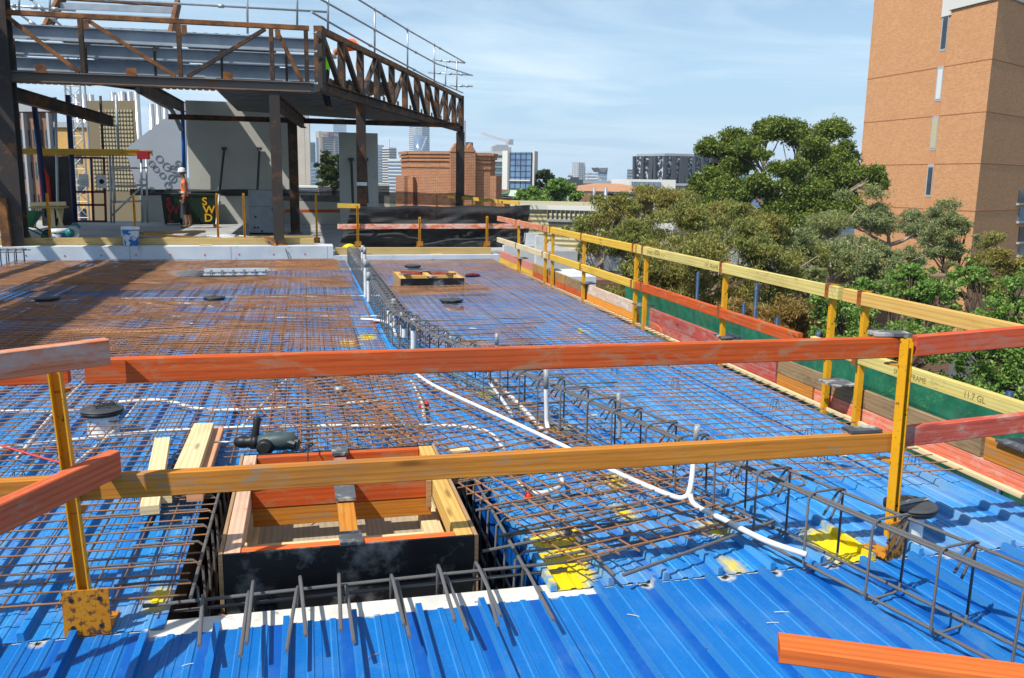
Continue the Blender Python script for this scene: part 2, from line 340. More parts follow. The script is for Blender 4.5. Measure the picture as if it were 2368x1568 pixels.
# ------------------------------------------------------------------ blue steel decking
XR = 3.90
deck = thing('metal_deck', 'bright blue ribbed steel decking of the rooftop floor', 'decking'); del deck['category']; deck['kind'] = 'structure'
def deck_mesh(y0, y1, mat, name):
    P_ = .26
    prof = [(0, 0), (.002, .038), (.026, .038), (.029, .002), (.088, .002), (.094, .008), (.114, .008), (.120, .002), (.140, .002), (.142, .005), (.146, .005), (.148, .002), (.176, .002), (.182, .008), (.202, .008), (.208, .002), (P_, .002)]
    mb = MB(); n = max(1, int((y1-y0)/1.6))
    for k in range(n):
        a, b = y0+(y1-y0)*k/n, y0+(y1-y0)*(k+1)/n
        for (xa, za), (xb, zb) in zip(prof, prof[1:]): mb.quad([(xa, a, za), (xb, a, zb), (xb, b, zb), (xa, b, za)])
    mb.quad([(0, y0, 0), (.029, y0, .002), (.026, y0, .038), (.002, y0, .038)])
    mb.quad([(.029, y1, .002), (0, y1, 0), (.002, y1, .038), (.026, y1, .038)])
    return mb.build(name, mat, deck)
first = {}
def deck_panel(key, x, y0, y1, mat):
    if key not in first:
        o = deck_mesh(y0, y1, mat, 'deck_panel'); first[key] = o
    else:
        o = first[key].copy(); COL.objects.link(o); o.parent = deck
    o.location.x = x
for k in range(-24, 16): deck_panel('front' if -2 <= k < 5 else 'front_long', -.13+.26*k, -1.6, 3.285 if -2 <= k < 5 else 3.332, BLUE)
VX0, VX1, VY0, VY1 = -.58, .98, 3.42, 5.12
for k in range(-32, 17):
    x = -.58+.26*k
    if -0.01 <= k < 6: deck_panel('void', x, VY1, 17.86, BLUED)
    else: deck_panel('rear', x, 3.345, 17.86, BLUED)
tr = tag(MB().box((-9, 3.18, -.06), (4.0, VY0, -.004)).build('beam_flange', PLATEW), kind='structure')
tr = MB()
tr.box((VX0-.2, VY0-.02, -.5), (VX1+.2, VY1+.2, -.45)); tr.box((VX0-.25, VY0, -.46), (VX0-.012, VY1, -.012)); tr.box((VX1+.012, VY0, -.46), (VX1+.2, VY1, -.012)); tr.box((VX0, VY1+.012, -.46), (VX1, VY1+.2, -.012)); tr.box((VX0, VY0-.2, -.46), (VX1, VY0-.012, -.065))
tag(tr.build('beam_trench', DARK), kind='structure')
sd = MB()
for k in range(7): sd.box((VX1-.01, VY0+.02+k*.235, -.28), (VX1+.008, VY0+.20+k*.235, -.002))
sd.build('trench_side_sheet', BLUE, deck)

# ------------------------------------------------------------------ formwork box in the deck opening
ZT = .17; BX0, BX1, BY0, BY1 = -.393, .712, 3.61, 4.99
fb = thing('formwork_box', 'large black-faced plywood formwork box with timber cross frame in the deck opening', 'formwork box', (0.16, 4.2, -.4))
def bb(name, lo, hi, mat, par): return MB().beam(((lo[0]+hi[0])/2, lo[1], (lo[2]+hi[2])/2), ((lo[0]+hi[0])/2, hi[1], (lo[2]+hi[2])/2), hi[0]-lo[0], hi[2]-lo[2], ch=.003).build(name, mat, par)
def bbx(name, lo, hi, mat, par): return MB().beam((lo[0], (lo[1]+hi[1])/2, (lo[2]+hi[2])/2), (hi[0], (lo[1]+hi[1])/2, (lo[2]+hi[2])/2), hi[1]-lo[1], hi[2]-lo[2], ch=.003).build(name, mat, par)
bbx('front_panel', (BX0+.014, BY0, -.42), (BX1-.014, BY0+.016, ZT), PLYB, fb)
bbx('rear_panel', (BX0+.014, BY1-.016, -.42), (BX1-.014, BY1, ZT), PLYB, fb)
bb('side_panel', (BX0-.003, BY0-.004, -.42), (BX0+.014, BY1, ZT+.002), PLYE, fb)
bb('side_panel', (BX1-.014, BY0-.004, -.42), (BX1+.003, BY1, ZT+.002), PLYE, fb)
bb('side_timber', (BX0+.016, BY0+.018, ZT-.10), (BX0+.085, BY1-.018, ZT-.002), wood('bare_pinkish_timber', S(214, 170, 142, .85), S(226, 190, 162, .85), S(205, 150, 120, .8)), fb)
bb('side_timber', (BX1-.095, BY0+.018, ZT-.10), (BX1-.016, BY1-.018, ZT-.002), W_TAN, fb)
bbx('front_timber', (BX0+.09, BY0+.018, ZT-.10), (BX1-.10, BY0+.062, ZT+.001), wood('clean_orange_timber', S(226, 96, 40, .95), S(236, 116, 58, .95)), fb)
bbx('rear_timber', (BX0+.09, BY1-.06, ZT-.11), (BX1-.10, BY1-.018, ZT-.004), W_OR, fb)
YM = 4.41
bbx('middle_timber', (BX0+.088, YM, ZT-.11), (BX1-.098, YM+.05, ZT-.012), W_OR, fb)
bbx('middle_timber', (BX0+.088, YM+.004, ZT-.212), (BX1-.098, YM+.052, ZT-.114), W_YB, fb)
bbx('rear_timber', (BX0+.088, BY1-.058, ZT-.22), (BX1-.098, BY1-.016, ZT-.115), W_YB, fb)
xc = .155
bb('centre_timber', (xc-.04, BY0+.064, ZT-.075), (xc+.04, YM-.002, ZT-.012), W_YB, fb)
bb('centre_timber', (xc-.035, YM+.054, ZT-.075), (xc+.035, BY1-.062, ZT-.012), W_RED, fb)
def cleat(name, c, lx, ly, a=0, mat=PLYW):
    c = V(c); ex = V((math.cos(a), math.sin(a), 0)); ey = V((-math.sin(a), math.cos(a), 0))
    o = MB().extr([(-lx/2, -.008), (lx/2, -.008), (lx/2, .008), (-lx/2, .008)], c-ey*ly/2, c+ey*ly/2).build(name, mat, fb)
    return o
cleat('plywood_cleat', (xc, BY0+.06, ZT+.007), .10, .125, .02); cleat('plywood_cleat', (xc+.0, YM-.10, ZT+.007), .10, .33, .0); cleat('plywood_cleat', (xc, BY1-.055, ZT+.007), .09, .13, .03)
cleat('plywood_cleat', (BX0+.105, YM+.03, ZT+.008), .21, .075, .06); cleat('plywood_cleat', (BX1-.09, YM+.05, ZT+.008), .21, .075, .05)
bbx('plywood_spacer', (BX1-.125, YM-.03, ZT-.16), (BX1-.10, YM-.004, ZT-.005), PLYE, fb); bb('plywood_spacer', (BX0+.09, BY0+.06, ZT-.15), (BX0+.105, BY0+.16, ZT-.02), W_PINE, fb)
bb('bottom_board', (BX0+.02, BY0+.02, -.15), (BX1-.02, BY1-.02, -.135), wood('dusty_plywood', S(190, 176, 150, .8), S(176, 160, 132, .8), S(140, 135, 125, .8)), fb)
bbx('bottom_frame', (BX0+.1, YM-.25, -.134), (BX1-.16, YM-.17, -.06), W_PINE, fb); bb('bottom_frame', (BX0+.02, BY0+.05, -.134), (BX0+.11, YM+.3, -.08), W_PINE, fb); bb('bottom_frame', (BX1-.15, BY0+.05, -.134), (BX1-.05, YM+.3, -.08), W_PINE, fb)
dv_ = thing('cordless_driver', 'red and black cordless driver lying inside the formwork box', 'power tool', (.0, 3.78, -.13))
MB().lathe([(.012, 0), (.03, .02), (.034, .1), (.028, .17), (.014, .2)], (-.12, 3.78, -.10), 12, axis=(1, .08, 0)).build('body', flat('red_tool_plastic', S(190, 22, 30, .8), .4), dv_, True)
MB().lathe([(.02, 0), (.024, .03), (.016, .06), (.006, .075), (.005, .12)], (.08, 3.797, -.10), 12, axis=(1, .08, 0)).build('chuck', BLK, dv_, True)

# ------------------------------------------------------------------ front guard rail
def post(name, base, top, label, face=0.0, plate=True, w=.042, cat='guard post', grp='yellow guard rail posts', tabs=(), pw=.165, ph=.185):
    base, top = V(base), V(top); t = thing(name, label, cat, base, grp)
    ca, sa = math.cos(face), math.sin(face); ex = V((ca, sa, 0)); ey = V((-sa, ca, 0))
    ax = (top-base).normalized()
    MB().extr([(-w/2, -w/2), (w/2, -w/2), (w/2, w/2), (w/2-.005, w/2), (w/2-.005, -w/2+.005), (-w/2+.005, -w/2+.005), (-w/2+.005, w/2), (-w/2, w/2)], base+ax*(.11 if plate else 0), top, ey*-1).build('upright', YPOST, t)
    if plate:
        c = base+V((0, 0, ph/2+.004))-ey*(w/2+.006)
        pm = MB().obox(c, ex*pw/2, ey*.004, V((0, 0, ph/2)))
        pl = pm.build('base_plate', YPLATE, t)
        for a in (-.3, .3):
            for b in (-.3, .3): MB().lathe([(.0085, 0), (.0085, .003)], c+ex*pw*a+V((0, 0, ph*b))-ey*.0065, 10, axis=ey).build('bolt_hole', DARK, pl)
        MB().obox(base+ey*(.062)+V((0, 0, .010)), ex*pw*.48, ey*.075, V((0, 0, .004))).build('foot_plate', YPLATE, t)
        MB().lathe([(.012, 0), (.012, .008), (.005, .009), (.005, .02)], base+ey*.11+ex*.04+V((0, 0, .014)), 6).build('bolt', BAR, t)
    for z in tabs:
        q = base+ax*(z/ax.z)
        MB().obox(q+ey*(w/2+.03), ex*.03, ey*.035, V((0, 0, .004))).build('rail_bracket', YPLATE, t)
    return t
post('guard_post', (-.85, 3.372, .0), (-.90, 3.372, 1.05), 'yellow guard post with big rusty base plate beside the black formwork box', 0.0, tabs=(.48, .95))
post('guard_post', (2.655, 3.368, .0), (2.64, 3.368, 1.055), 'tall yellow guard post straddled by the orange rails beside a grey drain lid', .35, tabs=(.47, .93), pw=.13)
def rail(name, p0, p1, mat, label, w=.045, h=.095, grp=None, cat='timber rail'):
    o = MB().beam(p0, p1, w, h, ch=.004).build(name, mat); return tag(o, label, cat, grp)
Yr = 3.42
def zr(px, py): return Py(px, py, Yr-.0225).z
zt0, zt1 = zr(260, 830), zr(2030, 782); zl0, zl1 = zr(215, 1100), zr(2050, 1002)
xl = lambda px, py: Py(px, py, Yr).x
rail('timber_rail', (-2.6, Yr+.05, zt0-.05), (xl(150, 850), Yr+.05, zt0-.052), W_OR, 'short orange timber top rail behind the post at the photo edge')
rail('timber_rail', (xl(198, 850), Yr, zt0-.0475), (xl(2082, 800), Yr, zt1-.0475), W_OR, 'long orange timber top rail spanning the foreground')
rail('timber_rail', (xl(2112, 800), Yr, zt1-.045), (3.95, Yr+.06, zt1+.0), wood('red_orange_timber', S(194, 76, 48, .9), S(210, 100, 66, .9), S(190, 130, 110, .7), (.52, .64)), 'red orange top rail right of the tall yellow post')
rail('timber_rail', (-2.6, Yr+.0, zl0-.045), (xl(2058, 1010), Yr, zl1-.0475), W_YB, 'long ochre timber mid rail spanning the foreground')
rail('timber_rail', (xl(2088, 1010), Yr+.01, zl1-.03), (3.95, Yr+.07, zl1+.012), wood('scuffed_red_timber', S(190, 72, 56, .9), S(204, 104, 84, .9), S(200, 170, 155, .8), (.50, .64)), 'scuffed red mid rail right of the tall yellow post')
a, b = Pz(248, 812, 1.105), Pz(0, 845, 1.105); rail('timber_rail', a, a+(b-a)*4, W_ORF, 'faded orange timber lying across the post top at the photo edge')
a, b = Pz(266, 1070, .665), Pz(0, 1195, .665); rail('timber_rail', a, a+(b-a)*2.2, wood('worn_orange_timber', S(200, 92, 56, .9), S(214, 116, 78, .9), S(190, 150, 118, .8), (.54, .66)), 'worn orange timber crossing in front of the ochre mid rail', .05, .10)
a, b = Pz(1800, 1497, .55), Pz(2367, 1572, .55); rail('timber_rail', a, a+(b-a)*2.4, wood('bright_orange_timber', S(206, 96, 34, .95), S(220, 116, 50, .95), S(180, 120, 70, .8), (.6, .7)), 'loose orange timber end poking in at the lower right corner', .085, .045)
def plyscrap(c, ex, ey, label, t=.014):
    ex, ey = V(ex), V(ey); o = MB().extr([(-ex.length, -t/2), (ex.length, -t/2), (ex.length, t/2), (-ex.length, t/2)], V(c)-ey, V(c)+ey).build('plywood_offcut', PLYW); return tag(o, label, 'plywood offcut')
plyscrap((2.60, 3.44, zt1+.012), (.085, 0, 0), (.01, .045, 0), 'grey plywood offcut screwed over the top rail joint at the tall post')
plyscrap((2.50, 3.44, zl1+.012), (.08, .01, 0), (.0, .04, 0), 'grey plywood offcut screwed over the mid rail joint at the tall post')

# ------------------------------------------------------------------ guard rail and kick boards along the far right edge
KX = 3.93
CLIP = chipped('rusty_clip_paint', S(150, 74, 34, .85), S(176, 96, 36, .85), (.14, .05, .02, 1), (.5, .6))
ypos = [(15.88, 'single'), (13.98, 'a'), (13.55, 'b'), (11.9, 's'), (9.86, 'a'), (9.55, 'b'), (7.55, 's'), (5.80, 'a'), (5.40, 'b'), (3.62, 's')]
names = ['far end of the kick boards', 'first post of the far pair on the right edge', 'second post of the far pair on the right edge', 'brown and orange kick boards', 'first post of the pair before the red kick boards', 'second post of the pair before the red kick boards', 'red kick boards', 'first post of the nearest pair on the right edge', 'second post of the nearest pair on the right edge', 'lower right photo edge']
for (y, k), nm in zip(ypos, names):
    tp_ = post('guard_post', (3.865, y, -.02), (3.865, y, 1.0), 'yellow guard post by the '+nm if 'post of' not in nm else 'yellow guard post, '+nm, math.pi/2, plate=(y < 4), tabs=())
    for zc in (.945, .515): MB().box((3.801, y-.02, zc-.052), (3.8065, y+.02, zc+.054)).box((3.801, y-.02, zc+.0485), (3.87, y+.02, zc+.053)).build('rail_clip', CLIP, tp_)
def edge_rail(y0, y1, z, mat, label, x=3.83): rail('timber_rail', (x, y0, z), (x, y1, z), mat, label, grp='timber rails along the right edge')
ys = lambda px, py: Px(px, py, 3.81).y
edge_rail(17.55, 13.78, .945, W_ORF, 'pinkish top rail at the far end of the right edge')
edge_rail(13.70, 9.78, .945, W_YEL, 'bright yellow top rail beyond the red kick boards')
edge_rail(9.72, 5.66, .945, W_PALE, 'pale printed yellow top rail above the red kick boards')
edge_rail(5.60, 3.1, .945, W_TAN, 'tan top rail at the near end of the right edge')
edge_rail(17.55, 13.78, .515, W_CREAM, 'weathered cream mid rail at the far end of the right edge')
edge_rail(13.70, 9.80, .515, W_YEL, 'stained yellow mid rail beyond the red kick boards')
edge_rail(9.74, 6.15, .515, W_OR, 'bright orange mid rail above the red kick boards')
edge_rail(6.02, 3.3, .515, W_PALE, 'yellow mid rail with printed lettering near the right photo edge', 3.86)
INK = flat('faded_black_print', S(132, 116, 56, .8), .8)
rl = bpy.data.objects['timber_rail.015'] if 'timber_rail.015' in bpy.data.objects else None
for y, z, txt, sz in ((5.0, .49, 'SMART FRAME', .05), (4.35, .49, '11.7 GL', .055), (5.55, .49, '11.7', .05)):
    if rl: lettering('printed_lettering', txt, sz, INK, rl, (3.8365, y, z), (0, -1, 0), (0, 0, 1), .0005)
tr_ = [o for o in COL.objects if o.get('label', '').startswith('pale printed yellow')][0]
for y, txt in ((9.4, 'SMART FRAME 11.7'), (7.9, '17C FRAME GL')): lettering('printed_lettering', txt, .06, INK, tr_, (3.8065, y, .92), (0, -1, 0), (0, 0, 1), .0005)
def kick(y0, y1, row, mat, label):
    z = .066+row*.137; tag(MB().beam((KX, y0, z), (KX, y1, z), .036, .134, ch=.003).build('kick_board', mat), label, 'kick board', 'kick boards along the right edge')
kb = [(17.7, 15.0, W_PINK, 'faded pink', W_YEL, 'yellow'), (14.97, 13.0, W_BROWN, 'brown', W_OR, 'far orange'), (12.97, 11.9, W_GREY, 'grey brown', W_OR, 'middle orange'), (11.87, 9.9, wood('white_scuffed_timber', S(206, 168, 136, .9), S(214, 190, 166, .9), S(230, 220, 210, .8), (.5, .6)), 'white scuffed', W_TAN if False else wood('light_orange_timber', S(224, 140, 44, .9), S(232, 158, 66, .9)), 'light orange'),
      (9.5, 6.62, W_RED, 'upper red', W_RED, 'lower red')]
for y0, y1, m0, n0, m1, n1 in kb:
    kick(y0, y1, 1, m0, n0+' kick board, upper row on the right edge'); kick(y0, y1, 0, m1, n1+' kick board, lower row on the right edge')
kick(6.59, 4.25, 1, W_GREY, 'long weathered kick board, upper row near the yellow post pair')
kick(4.22, 3.2, 1, W_YB, 'ochre kick board, upper row at the right photo edge')
kick(6.59, 6.05, 0, W_YB, 'short printed ochre kick board under the weathered one')
kick(6.02, 3.2, 0, wood('salmon_timber', S(220, 112, 82, .9), S(230, 136, 108, .9), S(226, 180, 160, .8), (.5, .64)), 'salmon kick board, lower row by the near end')
tag(MB().beam((3.885, 17.7, .03), (3.885, 3.2, .03), .03, .03, ch=.002).build('edge_batten', W_PINE), 'thin pale pine batten along the foot of the kick boards', 'batten')
yel_o = flat('orange_spray_paint', S(238, 130, 30, .85), .6)
kbr = [o for o in COL.objects if o.get('label', '').startswith('lower red kick')][0]
MB().tube([(3.911, 9.28+.16*math.cos(a), .055+.055*math.sin(a)) for a in [math.radians(40+i*28) for i in range(10)]], .006, 5).build('spray_mark', yel_o, kbr)
for y, dx in ((15.9, 0), (13.75, .02), (11.9, 0), (9.7, -.02), (7.55, 0), (5.6, -.1), (4.0, .05)):
    plyscrap((KX+dx, y, .285), (.02, .11, 0), (.1, -.0, 0), {15.9: 'plywood offcut capping the far end of the kick boards', 13.75: 'plywood offcut by the far post pair', 11.9: 'plywood offcut beyond the scuffed white kick board', 9.7: 'plywood offcut just before the red kick boards', 7.55: 'plywood offcut on top of the red kick boards', 5.6: 'plywood offcut with white face at the nearest post pair', 4.0: 'long plywood offcut on the kick board at the right photo edge'}[y])
# ------------------------------------------------------------------ reinforcing mesh sheets
def mesh_sheet(x0, x1, y0, y1, z, mat, label, sx=.1, sy=.1, r=.0042, ang=0, org=None, hole=None, amp=.012, mat2=None):
    mb = MB(); ph = rnd.random()*6; ca, sa = math.cos(ang), math.sin(ang); ox, oy = org or (0, 0)
    def W(x, y, dz):
        zz = z+dz+amp*(math.sin(x*1.9+ph)*.6+math.sin(y*1.3+ph*2)*.6+.4*math.sin((x+y)*4.1+ph))
        return (ox+x*ca-y*sa, oy+x*sa+y*ca, zz)
    def line(a, b, dz):
        L = math.hypot(b[0]-a[0], b[1]-a[1]); n = max(2, int(L/.55)+1); w_ = rnd.uniform(-.004, .004)
        mb.tube([W(a[0]+(b[0]-a[0])*i/(n-1)+w_*math.sin(i*1.7), a[1]+(b[1]-a[1])*i/(n-1)+w_*math.cos(i*1.3), dz) for i in range(n)], r, 5, True)
    def cut(a, b, fixed, along):   # remove the span over a hole
        if not hole: return [(a, b)]
        hx0, hx1, hy0, hy1 = hole
        lo, hi, f0, f1 = (hy0, hy1, hx0, hx1) if along == 'y' else (hx0, hx1, hy0, hy1)
        if not (f0 < fixed < f1): return [(a, b)]
        out = []
        if a < lo: out.append((a, min(b, lo-rnd.uniform(-.02, .04))))
        if b > hi: out.append((max(a, hi+rnd.uniform(-.04, .02)), b))
        return out
    x = x0+.03
    while x < x1:
        for a, b in cut(y0-rnd.uniform(0, .03), y1+rnd.uniform(0, .03), x, 'y'):
            if b-a > .05: line((x, a), (x, b), 0)
        x += sx
    y = y0+.03
    if mat2: mb.k = 1
    while y < y1:
        for a, b in cut(x0-.02, x1+.02, y, 'x'):
            if b-a > .05: line((a, y), (b, y), r*1.9)
        y += sy
    return tag(mb.build('reinforcing_mesh', [mat, mat2] if mat2 else mat), label, 'reinforcing mesh', 'sheets of reinforcing mesh laid over the decking')
V1 = (VX0-.02, VX1+.3, VY0, VY1+.45)
mesh_sheet(-5.2, .72, 3.40, 5.55, 0.092, MESHG, 'front mesh sheet around the near formwork box', hole=(-.50, 3, 3.2, 5.15), mat2=MESHW)
mesh_sheet(-11, -5.0, 3.6, 5.9, 0.1, MESHG, 'front mesh sheet at the left photo edge', mat2=MESHW)
mesh_sheet(-5.3, .70, 5.4, 7.7, 0.104, MESHG, 'mesh sheet under the orange top rail, by the drain lid with wire', mat2=MESHW)
mesh_sheet(-11.2, -5.2, 5.7, 8.0, 0.096, MESHG, 'second mesh sheet at the left photo edge')
mesh_sheet(-5.1, .72, 7.5, 9.8, 0.096, MESHW, 'mesh sheet just beyond the orange top rail', sx=.12, sy=.12)
mesh_sheet(-11, -5.0, 7.8, 10.1, 0.104, MESHW, 'third mesh sheet at the left photo edge')
mesh_sheet(-5.2, .72, 9.6, 11.95, 0.1, MESHW, 'mesh sheet between the rusty overlay and the round lids', sx=.12, sy=.12)
mesh_sheet(-5.0, .70, 11.7, 14.1, 0.096, MESHG, 'mesh sheet with the two round lids in its far half', sx=.12, sy=.12)
mesh_sheet(-5.2, .72, 13.9, 16.2, 0.104, MESHG, 'mesh sheet around the far deck opening', hole=(-1.8, -.66, 14.7, 15.75), mat2=MESHW, sx=.12, sy=.12)
mesh_sheet(-5.0, .72, 16.0, 17.75, 0.1, MESHG, 'mesh sheet against the concrete upstand', sx=.12, sy=.12)
mesh_sheet(-11, -4.9, 9.9, 13.0, 0.096, MESHW, 'fourth mesh sheet at the left photo edge'); mesh_sheet(-11, -4.9, 12.8, 16.0, 0.1, MESHW, 'fifth mesh sheet at the left photo edge')
# rusty overlays
mesh_sheet(-5.6, .45, 8.4, 10.75, .125, MESHR, 'bright rusty mesh overlay in the middle of the floor', sx=.1, sy=.1, amp=.02)
mesh_sheet(-4.6, -.25, 8.0, 9.55, .15, MESHR, 'second rusty mesh overlay left of the cage', sx=.1, sy=.1, amp=.025)
mesh_sheet(-5.4, -1.6, 10.4, 12.3, .135, MESHR, 'wavy rusty mesh overlay at the left of the floor', amp=.03, sx=.12, sy=.09)
mesh_sheet(-5.4, .60, 12.9, 14.5, .13, MESHR, 'thin rusty mesh strip before the far opening', sx=.15, sy=.12)
mesh_sheet(-5.2, .5, 16.1, 17.6, .13, MESHR, 'long rusty mesh overlay beside the concrete upstand', sx=.15, sy=.13)
mesh_sheet(-5.2, -2.0, 13.6, 16.2, .14, MESHR, 'rusty mesh overlay in the shade left of the far opening', sx=.12, sy=.1, amp=.02)
mesh_sheet(-.55, .55, 15.6, 17.5, .13, MESHR, 'small rusty mesh patch near the concrete upstand', sx=.08, sy=.08)
mesh_sheet(-.9, .55, 10.9, 12.2, .13, MESHR, 'small rusty mesh patch before the cage', sx=.09, sy=.09)
# right side
mesh_sheet(1.45, 3.72, 4.15, 8.7, 0.092, MESHW, 'mesh sheet right of the cage nearest the camera', sx=.12, sy=.13)
mesh_sheet(1.10, 3.74, 8.4, 13.1, 0.1, MESHW, 'mesh sheet in the middle right of the cage', sx=.11, sy=.12)
mesh_sheet(1.10, 3.74, 12.8, 17.7, 0.096, MESHW, 'far mesh sheet right of the cage around the small formwork box', sx=.11, sy=.11, hole=(1.30, 2.44, 13.12, 14.4))
mesh_sheet(1.15, 2.6, 12.0, 13.1, .125, MESHR, 'rusty mesh strip in front of the small formwork box')
# sheet turned along the bent cage
ANG = math.radians(17)
mesh_sheet(-.02, 1.02, 0, 4.3, .115, MESHR, 'turned rusty mesh strip beside the near formwork box and cage', sx=.1, sy=.105, ang=ANG, org=(1.10, 3.33), amp=.008, r=.0046)
mesh_sheet(-.7, .25, 1.2, 4.1, 0.104, MESHW, 'turned mesh strip tucked behind the near formwork box', ang=ANG, org=(1.10, 3.45), amp=.006, hole=(-3, 0.08, -1, 1.75))
# loose dark bars under the turned sheet
lb = [((1040, 1120), (1340, 1060)), ((1100, 1180), (1470, 1130)), ((1150, 1240), (1500, 1165)), ((1115, 1275), (1470, 1205)), ((1260, 1290), (1690, 1215)), ((1335, 1300), (1720, 1195)), ((1060, 1060), (1260, 1010)), ((1180, 1090), (1420, 1330)), ((1440, 1330), (1790, 1205)), ((1500, 1130), (1700, 1060)), ((1120, 940), (1300, 930)), ((1640, 1180), (1860, 1120))]
for k, ((a, b), (c, d)) in enumerate(lb):
    tag(MB().tube([Pz(a, b, .07+.008*(k % 3)), Pz(c, d, .07+.008*(k % 3))], .008, 8).build('reinforcing_bar', BAR), ORD[k]+' loose dark bar under the turned mesh, counted from the near formwork box', 'reinforcing bar', 'loose dark bars under the turned mesh')
for k in range(13):
    y = 5.9+k*.33+rnd.uniform(-.05, .05); x = .95-.27*max(0, 0)
    tag(MB().tube([(x+.1-.25*(y < 8.6)*0+rnd.uniform(-.4, 0), y, .11), (x+1.3+rnd.uniform(0, .5), y+rnd.uniform(.1, .3), .10)], .006, 6).build('reinforcing_bar', BAR), ORD[k]+' thin dark bar through the foot of the cage, counted from the near end', 'reinforcing bar', 'thin dark bars crossing under the cage')

# ------------------------------------------------------------------ bent beam cage
cg = thing('beam_cage', 'long dark reinforcing beam cage with stirrups bending across the deck', 'beam cage', (0.9, 8.8, 0))
path = [V((.78, 17.55, 0)), V((.81, 8.9, 0)), V((1.02, 7.6, 0)), V((1.93, 4.04, 0)), V((2.95, .1, 0))]
def at(s):
    for a, b in zip(path, path[1:]):
        L = (b-a).length
        if s <= L: d = (b-a)/L; return a+d*s, d
        s -= L
    return path[-1], (path[-1]-path[-2]).normalized()
CW, CH, CB = .215, .36, .035
def stirrup(c, d, hgt=CH, lean=0.0):
    sd = V((0, 0, 1)).cross(d).normalized()*-1   # points to the +x side
    sd = V((-d.y, d.x, 0)) if V((-d.y, d.x, 0)).x > 0 else V((d.y, -d.x, 0))
    r = .04; pts = []
    def arc(cx, cz, a0, a1, n=5):
        for i in range(n):
            a = math.radians(a0+(a1-a0)*i/(n-1)); pts.append((cx+r*math.cos(a), cz+r*math.sin(a)))
    T, B = CB+hgt, CB
    # starts with a hook at the far top corner, runs round and ends with the second hook
    pts.append((CW-.115, T-.12)); pts.append((CW-.03, T-.018)); pts.append((CW-.008, T-.016))
    pts += [(CW, T-.03)]; pts.append((CW, B+r)); arc(CW-r, B+r, 0, -90); arc(r, B+r, 270, 180); arc(r, T-r, 180, 90)
    pts.append((CW-.03, T)); pts.append((CW-.006, T-.008)); pts.append((CW-.03, T-.05)); pts.append((CW-.085, T-.145))
    mb = MB(); j = rnd.uniform(-.012, .012)
    mb.tube([c+sd*a+V((0, 0, b))+d*(j+lean*b) + d*(.012 if i > len(pts)-5 else 0) for i, (a, b) in enumerate(pts)], .0058, 7)
    return mb.build('stirrup', BAR, cg, True)
s = .06; tot = sum((b-a).length for a, b in zip(path, path[1:])); first_len = (path[1]-path[0]).length
while s < tot:
    c, d = at(s); stirrup(c, d, CH if s > first_len else .34, rnd.uniform(-.03, .03)); s += .235 if s < first_len else .30+rnd.uniform(-.03, .03)
def longbar(off, z, n=2, s0=0.0, s1=None):
    s1 = s1 or tot; N = 40; pts = []
    for i in range(N+1):
        c, d = at(s0+(s1-s0)*i/N); sd = V((-d.y, d.x, 0)); sd = sd if sd.x > 0 else -sd
        pts.append(c+sd*off+V((0, 0, z)))
    return MB().tube(pts, .0076, 8).build('longitudinal_bar', BAR, cg, True)
for off, z in ((.022, CB+.02), (.195, CB+.02), (.022, CB+CH-.02), (.195, CB+CH-.02), (.045, CB+CH-.018)): longbar(off, z)
longbar(.11, CB+.018, s1=first_len+5.2); longbar(.135, CB+.02, s1=first_len+4.6); longbar(.075, CB+CH-.04, s1=first_len+3.5); longbar(.15, CB+CH-.045, s1=first_len+2.0); longbar(.10, CB+CH-.06, s1=first_len+.5)
for i in range(34):
    c, d = at(.3+i*.25+rnd.uniform(-.05, .05)); MB().tube([c+V((.03, 0, .10+rnd.random()*.2)), c+V((.2, .12, .15+rnd.random()*.22))], .006, 5).build('tie_bar', BAR, cg)

# ------------------------------------------------------------------ starter bars along the opening
eb = [(178, 440, 152, 765), (468, 415, 412, 830), (495, 350, 452, 748), (775, 385, 705, 795), (790, 320, 828, 700), (1035, 305, 1048, 668), (1078, 370, 1130, 740), (1365, 310, 1447, 630), (1397, 340, 1482, 708), (1660, 250, 1768, 605), (1705, 310, 1845, 660), (1945, 290, 2037, 632), (1895, 230, 2058, 575), (2200, 260, 2390, 600)]
cv = lambda x, y: ((700+x/1.5787)/1.7303, (2100+y/1.5787)/1.7303)
for k, (a, b, c, d) in enumerate(eb):
    p0 = Py(*cv(a, b), 3.50-.04*(k % 2)); p1 = Pz(*cv(c, d), .12)
    tag(MB().tube([V((p0.x, p0.y+.02, p0.z-.32)), V((p0.x, p0.y+.01, p0.z-.04)), p0+V((0, -.012, 0)), p0+(p1-p0)*.15+V((0, 0, .008)), p1], .0075, 8).build('starter_bar', BAR, None, True), 'bent dark starter bar over the blue deck, '+ORD[k]+' from the left', 'starter bar', 'starter bars hooked over the edge of the opening')
hb = thing('edge_bar_bundle', 'ribbed bars running along the front edge of the deck opening', 'reinforcing bars', (.16, 3.47, .05))
MB().tube([Py(330, 1402, 3.49), Py(700, 1362, 3.49), Py(1000, 1330, 3.49), Py(1345, 1296, 3.49)], .008, 8).build('bar', BAR, hb, True)
MB().tube([V((-.75, 3.47, -.10)), V((1.2, 3.47, -.10))], .008, 8).build('bar', BAR, hb, True); MB().tube([V((-.62, 3.52, -.02)), V((1.1, 3.5, .02))], .008, 8).build('bar', BAR, hb, True)
